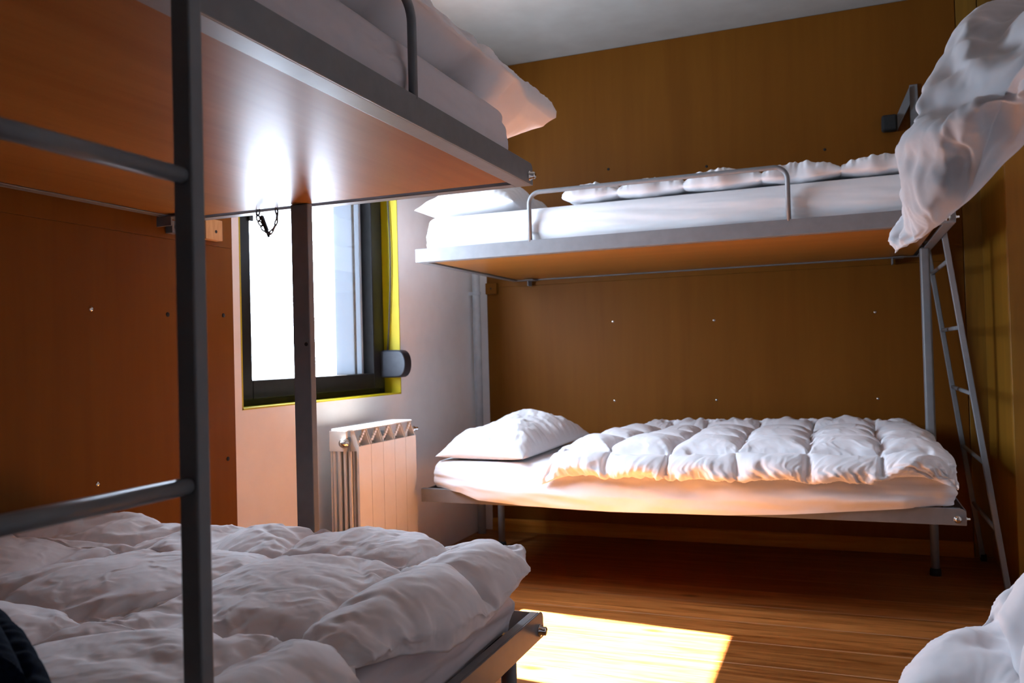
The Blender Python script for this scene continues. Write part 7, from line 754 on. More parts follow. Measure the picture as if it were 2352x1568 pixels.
CL['lup'] = ((26, 44, 0.003, [
-573,0,0,0,0,0,0,0,0,0,0,0,0,0,0,0,0,0,0,0,0,0,0,0,0,0,0,0,0,0,0,0,0,0,0,0,0,0,0,0,0,0,0,0,13,-3,-2,0,0,-1,1,-1,1,2,0,1,-2,-2,2,0,-1,3,0,-1,-1,1,-3,0,-1,2,3,0,-2,0,-1,-1,2,2,0,1,-2,0,-1,-2,0,0,4,2,13,0,1,0,0,1,-1,1,-2,-1,0,0,1,1,-1,0,1,-3,
2,0,0,-2,3,1,0,-2,-2,1,2,-2,1,2,-1,-1,0,0,1,0,0,1,0,1,-3,0,13,2,0,0,0,0,0,0,0,-1,1,-1,1,1,-1,0,0,0,-2,1,0,1,0,0,1,0,-1,-1,0,1,1,-1,0,0,0,-1,1,0,0,0,0,0,0,-2,13,1,2,0,-1,0,-1,0,1,1,-1,0,0,0,0,0,0,0,0,0,1,-1,0,0,0,0,0,0,0,1,-1,0,0,0,1,0,-1,0,
0,0,0,0,-1,-1,13,2,0,0,1,-1,0,0,0,0,0,0,0,0,0,0,0,0,0,0,0,1,0,-1,0,0,0,0,0,0,-1,0,0,1,0,0,0,0,0,0,0,0,-1,-1,13,2,-1,0,0,-1,2,0,1,-1,0,0,0,0,0,0,0,0,0,-1,0,0,0,-2,2,1,-1,0,-1,0,3,-1,0,0,-2,-2,3,0,2,-1,0,0,-1,-1,14,-5,0,0,0,3,0,2,-5,4,-1,1,0,
1,-2,2,-2,0,-2,2,0,0,1,2,-2,-4,1,0,0,-1,4,1,-1,-5,0,1,2,0,0,4,0,-3,1,1,13,-2,-3,0,-1,-1,-2,0,8,-3,1,-2,0,-2,0,0,1,0,3,-1,-1,0,-2,-2,3,0,1,0,1,4,-9,1,2,1,3,0,-3,0,1,-3,0,3,2,2,13,0,0,0,1,0,2,-3,-3,-1,0,1,-1,1,2,-2,1,0,-1,1,0,-1,2,2,-3,2,-1,
0,1,-4,3,1,-1,-1,-1,1,0,1,-3,3,-1,-2,1,3,13,1,1,0,0,0,0,0,-1,0,0,-1,1,1,1,-1,0,-1,0,-1,1,1,0,0,0,0,0,0,-1,1,0,-2,0,2,-1,0,0,-1,1,-2,2,1,0,-2,13,1,1,0,0,1,-1,0,0,0,0,0,1,-1,0,0,0,0,0,0,0,0,0,1,-1,1,-1,0,0,0,1,0,-2,1,0,1,-1,0,0,0,0,0,-1,-1,
13,2,0,0,0,0,-1,1,0,0,0,1,-1,0,-1,1,0,1,0,-1,0,0,-1,-1,2,0,1,0,0,0,-1,0,1,0,0,-1,0,0,0,0,0,-1,-1,0,13,0,2,1,-1,-1,1,0,0,0,0,0,0,-1,-1,1,1,0,0,1,0,0,-1,0,-1,1,0,0,0,0,0,0,0,0,0,0,0,1,0,0,-2,1,-2,0,14,1,0,0,1,-1,0,0,0,0,0,0,0,0,0,0,0,0,0,0,0,
0,0,0,0,0,0,0,0,0,0,0,-1,1,0,0,0,0,0,-1,1,0,0,-1,13,0,1,-1,-1,3,-2,-1,1,-1,0,0,0,2,2,-1,-1,-2,1,-1,1,1,-1,1,1,-1,-1,0,0,1,1,-1,1,0,-1,0,0,0,-2,4,-1,0,0,-2,13,-2,-1,0,-3,-3,-1,3,1,1,0,0,0,-1,1,0,0,2,2,0,-3,-1,4,-6,2,1,1,0,0,-1,-1,5,0,-2,0,0,
0,-1,2,-4,4,-2,0,3,13,-3,-2,0,3,0,3,-2,-2,1,0,0,-1,0,-2,0,1,4,-4,1,1,-2,-2,4,-2,0,0,0,0,0,1,-5,-3,3,3,0,1,0,0,-3,-1,2,3,3,13,2,-1,-1,1,1,0,0,0,-1,-1,0,2,0,0,0,-1,-4,2,0,1,1,1,0,-1,-1,0,0,0,0,-1,0,3,-3,-2,1,-1,0,0,5,0,0,0,-2,13,0,2,0,0,0,0,
0,0,0,0,0,0,0,0,0,0,0,-1,0,0,2,-1,0,0,0,-1,0,1,0,0,0,0,0,0,-1,0,0,1,0,-2,2,-1,-1,13,1,1,1,0,-1,0,1,0,-1,1,0,-1,0,0,0,0,0,0,0,1,-1,0,0,0,0,1,0,-1,0,0,0,0,0,0,0,0,0,-1,0,1,-3,1,1,13,2,0,0,0,0,0,0,0,1,-1,0,1,0,-1,0,0,0,1,0,-1,0,0,1,-1,0,0,0,0,
0,0,0,0,1,-1,0,0,0,1,-1,0,0,-1,-1,14,0,1,0,0,1,-1,0,0,0,0,0,0,0,1,-1,0,1,-1,0,1,0,-1,0,1,0,-1,0,0,1,-1,0,-1,0,2,0,-1,0,0,0,0,1,-1,-2,13,1,1,1,0,-1,0,0,1,-1,-2,1,0,1,0,0,0,-1,-1,1,0,1,1,-1,0,0,-1,0,1,-1,1,0,0,0,0,0,0,-3,0,3,0,0,-1,-1,13,0,1,
-1,0,1,0,-1,0,-3,2,0,-1,3,1,-1,0,-2,0,0,-3,5,1,-1,0,-2,0,0,-1,0,4,-1,0,1,-3,-1,2,0,-4,-1,5,-2,2,0,13,-2,-4,0,0,-1,0,1,0,3,0,-1,1,-4,-1,2,-1,2,2,-1,3,-6,-1,1,0,2,1,1,0,0,-4,2,1,-1,2,1,-1,3,3,-2,-6,2,0,3]),
(26, 44, 0.003, [
140,14,14,15,14,14,14,14,14,15,14,14,14,14,15,14,14,14,14,15,14,14,14,14,14,15,14,14,14,14,15,14,14,14,14,15,14,14,14,14,14,14,14,14,0,-1,-1,0,2,2,-1,-4,1,0,1,2,-1,3,-1,-2,-2,1,1,-1,2,1,0,-3,-2,1,1,1,1,0,1,-1,-3,1,2,-1,2,1,1,-1,-3,2,-1,-1,
0,-3,2,1,1,0,0,-2,-2,2,0,0,3,-1,-5,0,2,1,1,1,0,1,1,-2,-2,-1,1,1,1,2,-1,0,-2,-1,0,2,0,2,0,0,-4,-1,3,-1,0,1,-1,0,0,-2,-1,4,-1,-1,1,0,1,-1,3,-4,0,0,0,1,1,0,-1,0,0,0,0,0,1,0,0,-2,1,0,0,1,0,0,0,-2,1,0,-1,1,0,0,0,0,0,1,-2,-1,1,0,1,0,0,0,-1,1,-1,
0,1,0,0,0,0,0,0,0,0,1,-1,0,-1,0,1,0,0,0,0,0,0,0,0,-1,1,0,0,0,0,0,0,1,0,-2,1,0,0,0,0,0,1,-2,1,0,0,0,0,1,0,-2,1,0,0,0,0,1,2,1,0,-4,0,0,1,-1,0,1,0,-1,0,0,0,-2,2,0,0,-2,4,-4,2,0,0,0,0,1,-1,-1,1,1,-1,0,0,-1,2,4,-6,1,1,-1,0,0,0,1,-6,5,1,-1,-1,1,
1,-1,0,1,0,-1,0,0,0,0,0,0,-8,9,0,-1,0,0,-1,1,-2,2,1,-1,0,1,-1,0,1,4,-4,-1,0,0,0,0,-2,4,-1,0,-1,1,-1,0,-1,4,-2,1,0,-2,0,1,-1,0,0,0,-1,2,-1,0,0,0,1,-1,-2,3,-1,0,0,0,0,0,-1,1,3,-2,-1,1,0,-2,2,-2,1,1,0,-1,1,-1,-2,1,3,0,-1,-1,0,0,0,0,0,1,1,-4,1,
2,-1,0,0,0,0,-2,1,1,0,0,0,0,1,-4,1,2,0,0,0,1,1,-8,9,-3,1,0,0,0,2,-3,1,-4,0,3,0,1,0,0,-1,-1,2,0,-1,0,0,1,-1,-1,2,1,-2,0,0,0,0,1,-2,0,2,-1,0,0,0,1,-3,4,-2,0,0,0,1,0,0,-1,-1,-1,0,2,0,0,0,0,0,0,1,1,-2,0,0,0,0,-1,1,1,0,-1,0,0,0,0,-1,1,1,0,-1,0,
0,-1,1,0,-1,1,0,0,0,0,0,1,-3,0,1,1,0,1,-1,0,0,-2,5,-3,1,-1,0,0,0,-1,2,1,-2,0,0,0,0,-1,-1,-3,6,-1,0,0,0,0,0,0,0,0,0,0,0,0,0,0,-1,1,0,0,0,1,-1,0,0,3,-2,-2,1,0,0,0,0,3,0,-1,-2,0,0,0,0,0,2,-2,-3,2,1,0,0,1,-1,0,-1,1,-1,1,-1,1,0,0,0,0,-1,1,0,-2,
1,1,0,1,-1,-1,1,0,1,-1,1,0,1,-5,3,0,0,0,0,0,-1,2,-2,1,0,0,0,0,1,-1,0,0,0,0,0,0,1,-1,1,0,1,-2,0,-1,2,-1,-1,1,2,0,-2,1,-1,0,-1,1,1,-3,3,-1,1,-1,-1,1,1,-3,1,1,0,-1,1,-1,1,2,-4,1,1,-1,0,0,-1,3,1,0,0,-2,0,0,0,0,-1,0,2,-3,2,0,0,0,0,0,-6,7,0,0,-2,
1,0,-1,1,-3,3,-1,1,0,-1,1,0,-3,3,-1,-1,1,0,-1,1,-3,4,4,-3,-1,0,-1,0,1,1,-1,0,3,-3,-1,1,0,0,0,5,-6,0,0,1,0,0,0,0,-2,2,1,-1,0,0,0,-1,2,-2,1,0,-1,1,0,0,3,-4,-3,3,1,0,2,-2,-1,2,0,-1,0,0,0,0,0,1,-1,-2,3,-2,1,0,0,1,0,-2,3,-2,-1,1,0,1,-1,0,-2,2,0,
0,1,-1,1,0,-2,0,0,-1,2,0,0,0,1,-1,0,-1,2,0,-1,0,0,0,-1,0,2,-1,0,0,0,0,0,-1,3,-2,0,0,0,0,0,-1,1,1,-1,0,0,0,0,-1,-1,4,-2,0,0,0,3,-1,-2,0,-1,1,0,0,0,0,0,-1,1,0,0,0,0,0,0,0,0,-1,1,1,-1,0,0,0,0,0,0,1,-1,0,0,0,0,1,1,-2,-1,0,1,0,-2,0,1,1,0,-4,4,0,
0,0,0,0,-1,1,0,0,0,0,0,0,-1,1,0,0,0,0,0,0,0,0,0,0,0,0,0,0,0,-1,1,-1,1,0,0,0,1,0,-1,0,0,1,-2,1,1,-1,0,0,0,0,0,0,0,0,-1,1,0,0,0,0,1,-1,0,-1,1,1,0,2,-2,-1,-1,1,-1,1,0,1,-1,0,0,0,-1,0,1,-1,1,0,-1,1,1,0,-2,0,1,1,0,0,0,0,-1,-1,1,0,0,1,0,0,-2,0,0,
0,1,-3,2,1,0,-1,-2,-2,2,2,2,1,-2,0,1,0,-1,0,0,0,3,0,-2,-1,0,-1,-1,1,5,-2,-1,0,-2,0,-2,3,3,-2,0,0,-1,0,-2,0,0,1,2,-1,0,-1,-1,-1,0,2,2,0,-1,0,1,1,0,-2,-2,3,1,-1,0,-1,0,-1,-1,1,0,3,-1,-2,2,-2,0,-2,2,3,-1,-2,1,-2,-1,0,3,3,-2,-1,-1,-1,1,1,-2,1,
1,-2,2]),
(37, 63, 0.002, [
811,1,1,0,1,0,0,0,0,-1,0,-2,0,-1,-1,0,0,1,1,1,-1,0,0,0,-1,0,-1,1,0,1,0,0,-1,0,2,0,0,0,-2,-1,0,-1,0,0,2,1,1,0,1,1,1,0,1,-1,0,0,-1,-1,-1,-1,-1,0,-2,-1,10,0,4,1,1,-1,2,-7,-5,-1,6,5,-2,0,2,0,1,1,-1,-5,-2,2,5,-2,2,-2,1,-2,2,-3,4,-7,3,0,2,3,-2,
-1,0,2,-1,1,-1,-12,6,1,6,-1,-1,-1,0,-1,2,-1,1,-6,-7,6,10,-6,2,-12,-1,-2,11,3,0,-2,3,-5,1,-9,9,2,-1,4,-2,0,0,-1,-1,-1,-4,-5,7,0,5,0,0,0,1,0,0,-4,2,-19,15,4,-1,-1,4,-1,-1,2,-2,-3,0,-15,15,1,2,0,-1,0,2,-5,1,-7,0,-4,10,-5,6,-12,5,-1,7,-2,0,1,2,
-4,-1,-3,1,0,4,3,1,4,-3,1,-1,-3,-4,-5,4,4,2,2,-2,1,1,1,-3,2,-4,-3,-1,-2,4,2,6,-3,2,-2,0,-1,-3,1,-6,0,3,3,2,0,0,-2,3,-4,-1,-4,0,1,1,0,4,-6,1,-2,3,0,0,-1,0,-3,-2,3,0,2,2,2,0,2,-1,-1,-2,-3,3,-4,2,2,1,2,1,-1,0,-1,-1,-2,-2,0,0,1,2,0,2,2,-1,-2,
-2,0,-2,0,-1,0,2,0,3,-1,-1,-1,-1,-1,-1,0,1,2,-3,-2,3,0,-1,-1,3,-1,0,0,-2,0,-1,2,0,3,0,1,-1,0,-1,0,-1,0,1,0,0,0,2,2,-2,0,-1,-1,0,-1,0,0,0,0,1,1,-1,1,0,0,-1,-1,-1,0,0,-1,2,-1,1,0,-1,0,-1,0,1,-1,0,4,1,-3,1,3,-3,-2,0,0,-1,2,1,1,5,-2,-5,0,0,1,
-1,0,0,1,0,0,0,0,0,-1,0,0,0,0,0,0,1,-1,0,0,0,-1,0,0,0,1,1,0,0,4,-7,1,0,-1,0,0,0,0,0,0,0,0,0,1,-2,0,2,1,-2,2,-3,-1,0,1,2,-1,0,2,0,-1,-1,0,-1,1,0,1,0,0,0,0,0,-1,-1,0,0,0,1,1,1,0,0,-1,0,-1,-2,0,0,1,0,1,3,1,-2,-6,4,-1,-1,0,-1,0,2,0,1,-1,0,1,-1,
2,-2,2,0,2,-3,-3,0,-1,2,2,2,0,0,-1,-1,-2,-1,0,1,1,2,1,0,-1,0,-1,-2,-1,0,0,0,0,1,3,0,0,-7,4,-1,0,-1,-1,-1,1,3,2,3,0,-1,-4,-2,-2,0,1,0,0,3,2,0,-1,0,2,1,3,-3,0,-6,1,-3,-1,1,0,0,1,8,0,-5,-2,0,0,0,-1,2,1,2,2,0,1,-6,-2,-1,0,0,0,1,1,1,8,7,-11,-5,
-2,-1,0,-1,0,1,-2,6,4,0,0,-5,-3,0,-2,0,3,-1,0,6,2,0,-1,-2,2,5,-1,0,-5,-10,0,0,0,0,5,8,6,-11,-4,0,2,-1,0,1,0,0,5,-3,11,-12,-3,0,1,-2,1,0,0,0,1,3,8,-4,-9,-2,-1,1,0,0,-1,2,4,3,6,-1,-12,-1,-1,0,2,1,1,-1,3,8,0,-2,-4,-2,2,8,1,0,7,0,0,0,0,-7,-5,
-1,-6,0,0,-2,0,0,-1,-1,1,1,10,-1,-8,1,1,-1,1,-1,0,1,-1,0,0,3,8,8,1,0,-1,0,0,0,-6,-12,0,6,-1,5,0,-1,1,-6,-5,0,-1,0,2,8,-7,-1,-5,7,9,-1,6,2,4,0,0,0,1,-9,7,5,-1,-7,0,0,-1,1,0,0,0,-8,7,8,3,-1,0,-1,0,1,0,0,0,0,-8,-2,1,5,0,-1,1,0,-1,0,5,-3,-10,3,
10,0,-1,-1,0,2,-1,-5,-2,-2,-5,3,2,7,-6,-7,-1,4,1,2,1,0,-1,-4,-2,0,5,5,3,-1,-1,1,-1,1,-1,-5,-5,3,6,-1,1,0,1,0,-1,-1,1,-1,-4,-4,0,4,0,3,1,-1,0,0,4,-3,-8,2,3,1,2,2,-2,4,-3,0,3,-4,-7,-3,-2,9,3,-1,-8,1,-1,2,1,1,-1,-2,-1,0,0,1,3,4,0,1,0,-1,-1,-3,
-4,-1,0,1,4,2,1,0,1,0,-1,-1,-3,-3,0,0,0,2,1,2,1,0,0,-2,-4,0,-6,9,-1,3,1,2,-2,1,0,2,-5,-3,2,-1,-1,1,-8,5,1,0,0,2,-1,0,-2,0,0,0,-1,1,3,1,1,0,0,-2,-2,-2,1,0,0,2,1,1,1,-1,0,0,-2,-1,-1,0,0,-1,1,2,0,1,0,-1,-1,-1,0,0,1,0,1,2,0,1,0,-1,-1,1,2,-6,0,
1,-1,5,-4,1,0,1,-2,2,-1,0,-1,1,-5,1,3,1,1,0,0,1,-1,-1,-1,0,-1,0,1,1,1,1,0,-1,0,0,-2,-3,3,-1,1,0,2,0,-1,0,0,-1,-1,1,0,0,0,1,0,1,0,0,0,0,-1,-1,1,-1,0,-1,-3,5,0,1,-2,1,0,1,-1,-1,1,-5,4,0,0,2,0,0,-1,1,-2,2,-1,-1,1,0,1,0,0,0,0,0,-1,-4,-1,-5,9,
-2,3,1,-1,1,0,-1,0,0,-1,1,0,1,-1,1,0,0,0,0,-1,0,0,0,0,-1,-5,6,1,0,-1,1,1,-1,1,1,1,4,-7,2,-2,0,-1,0,0,1,0,4,-2,3,-10,0,2,4,-1,-1,0,1,-1,0,3,1,-3,8,-3,-3,-3,1,-1,0,1,0,1,1,-1,0,-1,1,-1,0,0,0,0,0,1,1,-1,0,0,3,0,-4,0,1,-1,0,-1,-1,2,3,0,-2,0,0,
-3,0,0,0,0,0,1,3,3,-7,3,0,-3,0,0,0,0,0,1,1,1,0,1,0,-2,-1,-1,0,0,1,1,1,-1,0,0,0,0,-1,0,0,0,0,1,0,-1,1,1,0,2,-5,2,0,-1,0,-3,1,1,0,2,1,0,0,-3,-1,-2,0,0,0,1,2,2,1,-1,1,-2,-2,0,-1,0,-2,2,1,3,-1,1,1,0,-2,-2,-1,0,0,1,1,2,0,0,0,1,-2,-1,-1,-1,1,0,2,
0,1,0,0,0,0,2,-2,0,1,-3,-3,-1,-2,2,3,4,-1,-6,2,-3,-1,-1,0,0,1,1,6,1,0,0,-3,-2,-2,0,0,-2,2,2,1,-3,6,1,-2,-3,-2,0,0,1,0,2,3,3,-1,0,-2,-3,-1,-1,1,-1,1,1,3,2,-1,0,-1,-1,2,-1,0,-10,3,-1,-1,-4,2,2,4,1,1,-8,0,0,0,-2,2,-1,1,0,10,2,-4,-5,-4,3,1,-2,
0,1,0,3,5,0,0,-6,-3,1,-1,0,0,-1,2,1,8,0,0,-5,-3,0,0,-1,1,0,0,-3,7,4,-1,-7,2,0,5,-1,2,-16,-1,0,9,2,0,1,8,-8,-1,0,0,0,1,0,1,-2,1,-4,3,-10,-1,0,6,-1,2,-5,-2,0,0,9,10,-18,0,0,-1,1,-1,0,1,-1,0,2,13,-7,-4,1,0,0,-1,0,0,1,-1,-3,9,-3,0,3,1,5,-1,0,
12,1,0,-3,3,1,-2,-10,4,8,1,-1,0,0,0,0,1,0,-5,-4,8,-1,-1,-16,1,0,9,6,2,0,-3,-2,6,-1,0,-1,0,0,0,1,-1,0,-9,-6,-3,0,0,-1,1,1,0,1,-2,8,10,-6,2,4,-9,4,-7,-1,9,1,2,1,0,-4,-3,-3,-2,0,5,3,1,1,1,-2,0,0,-5,-3,0,3,4,2,4,0,0,-2,-3,0,-2,-8,2,6,3,1,0,0,0,
1,-2,1,-1,-1,-7,8,3,1,1,-1,0,0,0,0,1,-9,-6,0,3,7,-5,-6,0,-2,3,5,1,1,-4,-2,-2,0,0,0,3,3,0,0,0,-1,-2,-3,-2,1,2,4,3,3,-2,0,1,-2,-3,-3,-1,-1,1,3,2,2,0,1,-1,0,-1,-3,-4,0,3,3,2,1,1,1,0,0,2,-6,-6,-1,1,0,-1,-3,3,0,0,2,-2,2,0,0,-1,-1,0,0,0,1,1,1,1,
-1,-1,-2,-1,1,-1,0,3,1,3,1,0,1,-3,-2,-3,-1,0,1,2,1,1,1,0,0,-1,-2,-3,2,-1,-1,3,2,2,1,1,0,-1,-2,-3,-2,2,-8,3,1,1,1,-1,1,-1,2,0,0,-1,0,-1,0,1,0,1,1,0,-1,1,-1,-1,0,0,0,0,-1,2,1,1,1,-1,-1,-2,-1,0,0,0,1,2,0,0,1,-1,0,-1,-1,-1,1,0,1,2,0,1,0,0,0,0,
-1,0,4,-10,-1,1,4,0,-1,-3,0,2,3,-1,1,-2,-1,2,0,0,0,0,1,0,-1,0,0,0,-1,0,0,1,1,-1,1,0,0,-1,-1,0,0,-1,1,0,1,1,1,-1,0,-1,0,0,0,0,0,0,1,2,0,0,0,0,-2,2,2,-3,-1,4,-3,-5,3,-1,3,0,-2,-1,1,-1,0,-2,2,2,0,0,-1,0,1,-1,0,0,-1,1,0,-1,1,-1,1,1,-1,0,0,0,0,
0,-1,0,1,0,0,0,0,0,0,-1,1,1,0,-1,0,0,1,1,0,0,-1,1,-1,1,0,-1,0,2,-1,-1,0,-1,1,0,-1,0,1,0,0,-1,4,-2,-2,1,-1,0,1,0,-1,1,-1,0,1,-1,0,1,-1,1,0,-1,1,-1,0,1,-1,0,0,0,0,0,-1,1,1,0,0,0,-3,0,2,1,0,0,0,1,-1,1,0,1,-1,0,-1,2,-2,0,1,-5,1,2,0,0,0,1,0,0,0,
-1,-2,0,0,-1,2,1,0,1,0,0,-1,0,-1,1,-1,-1,2,0,1,1,-1,0,-1,-1,-1,0,-2,2,0,1,2,0,0,-3,4,0,-1,-1,0,-1,-2,-3,5,2,1,1,-1,-2,-4,5,1,-5,6,-1,-3,0,0,1,1,0,0,-2,-1,-1,-2,-5,4,2,2,2,1,-1,-4,1,1,-3,-2,1,2,2,0,2,0,1,-2,0,-2,-1,-5,3,1,1,1,2,1,1,3,-1,-2,
-3,-1,-2,2,-4,-1,1,4,5,1,-1,-1,5,-5,1,-1,-2,0,-2,0,0,3,1,0,-1,-3,-4,1,-2,-2,3,-4,5,5,1,0,-5,0,0,-2,-3,2,0,-5,8,3,3,-2,-4,2,-3,-1,-2,2,-1,1,-1,5,0,11,-7,-1,-3,-2,-1,0,-1,0,-3,0,2,6,5,-6,-2,-1,6,1,4,-13,-3,-1,0,2,3,1,10,-15,4,-3,-4,3,0,-1,-1,
3,2,4,4,-6,-1,-6,1,1,0,-2,1,2,4,2,0,0,-8,2,-2,1,-1,0,0,0,4,2,0,3,-4,-6,0,2,0,0,4,3,0,4,-1,8,-5,1,-3,0,1,-13,4,-5,-1,-2,-1,1,8,1,1,-10,2,1,-3,5,-4,3,-5,1,7,4,-1,-8,-1,0,2,-2,1,3,-4,0,6,4,-7,-3,-1,1,4,-3,-1,1,3,-4,8,5,-7,-6,2,-1,-1,2,0,5,10,
1,-3,1,-1,-4,-3,5,2]),
(9, 15, 0.004, [
-430,0,0,0,0,0,0,0,0,0,0,0,0,0,0,32,-2,0,1,0,0,0,0,0,0,-1,0,-1,0,3,31,3,0,1,0,-1,0,0,-1,0,1,0,1,1,-5,28,-4,0,-1,-1,1,0,0,1,0,0,0,1,-1,4,32,4,0,-1,1,0,0,-1,1,0,0,0,0,-1,-3,32,-1,-1,0,0,1,1,0,-1,0,1,1,-1,0,0,28,-2,1,-1,0,-1,-1,1,0,0,-1,0,1,1,
2,32,5,-1,1,-1,0,0,1,-1,0,0,0,-1,1,-4,31,-2,0,0,1,0,0,0,0,0,0,-1,0,-1,4]),
(9, 15, 0.004, [
105,34,31,34,31,34,30,35,34,31,34,30,35,30,34,0,0,-1,-1,4,-5,3,3,-6,3,1,-2,3,0,-2,0,0,-1,1,0,0,0,1,0,0,1,-1,0,0,-1,0,0,-1,1,0,-1,1,1,0,-1,-1,1,-1,1,0,0,0,1,-1,0,1,-1,-2,1,1,0,0,0,0,0,0,0,1,-1,1,0,-1,-1,0,1,0,-1,2,0,-1,0,1,0,-1,0,-1,1,0,0,0,
-1,1,-2,1,1,0,0,-1,2,-2,2,-1,0,0,-1,1,0,-1,0,1,0,-1,2,0,-3,4,-2,-2,5,-3,-1,2,-1,-2,2]),
(9, 15, 0.004, [
405,2,0,-2,0,1,-1,0,1,-1,0,2,1,-2,-2,-1,-15,7,-5,1,4,-5,4,-2,-2,5,-7,-4,9,10,1,5,-4,3,0,-1,3,-2,1,1,-4,2,-2,-5,3,0,-4,2,2,1,-4,-1,1,0,-2,4,-2,-1,3,2,2,-3,2,-6,0,3,-1,2,-1,0,2,-2,-2,3,2,-1,7,-4,6,-2,0,3,-2,-2,3,-5,2,4,-7,-3,-1,-6,4,-4,1,2,
-3,3,-2,-1,4,-1,-2,4,1,-2,2,0,-1,0,-1,0,0,1,0,2,-1,0,2,0,2,13,-7,6,-3,-2,6,-6,4,1,-7,8,6,-7,-15]))
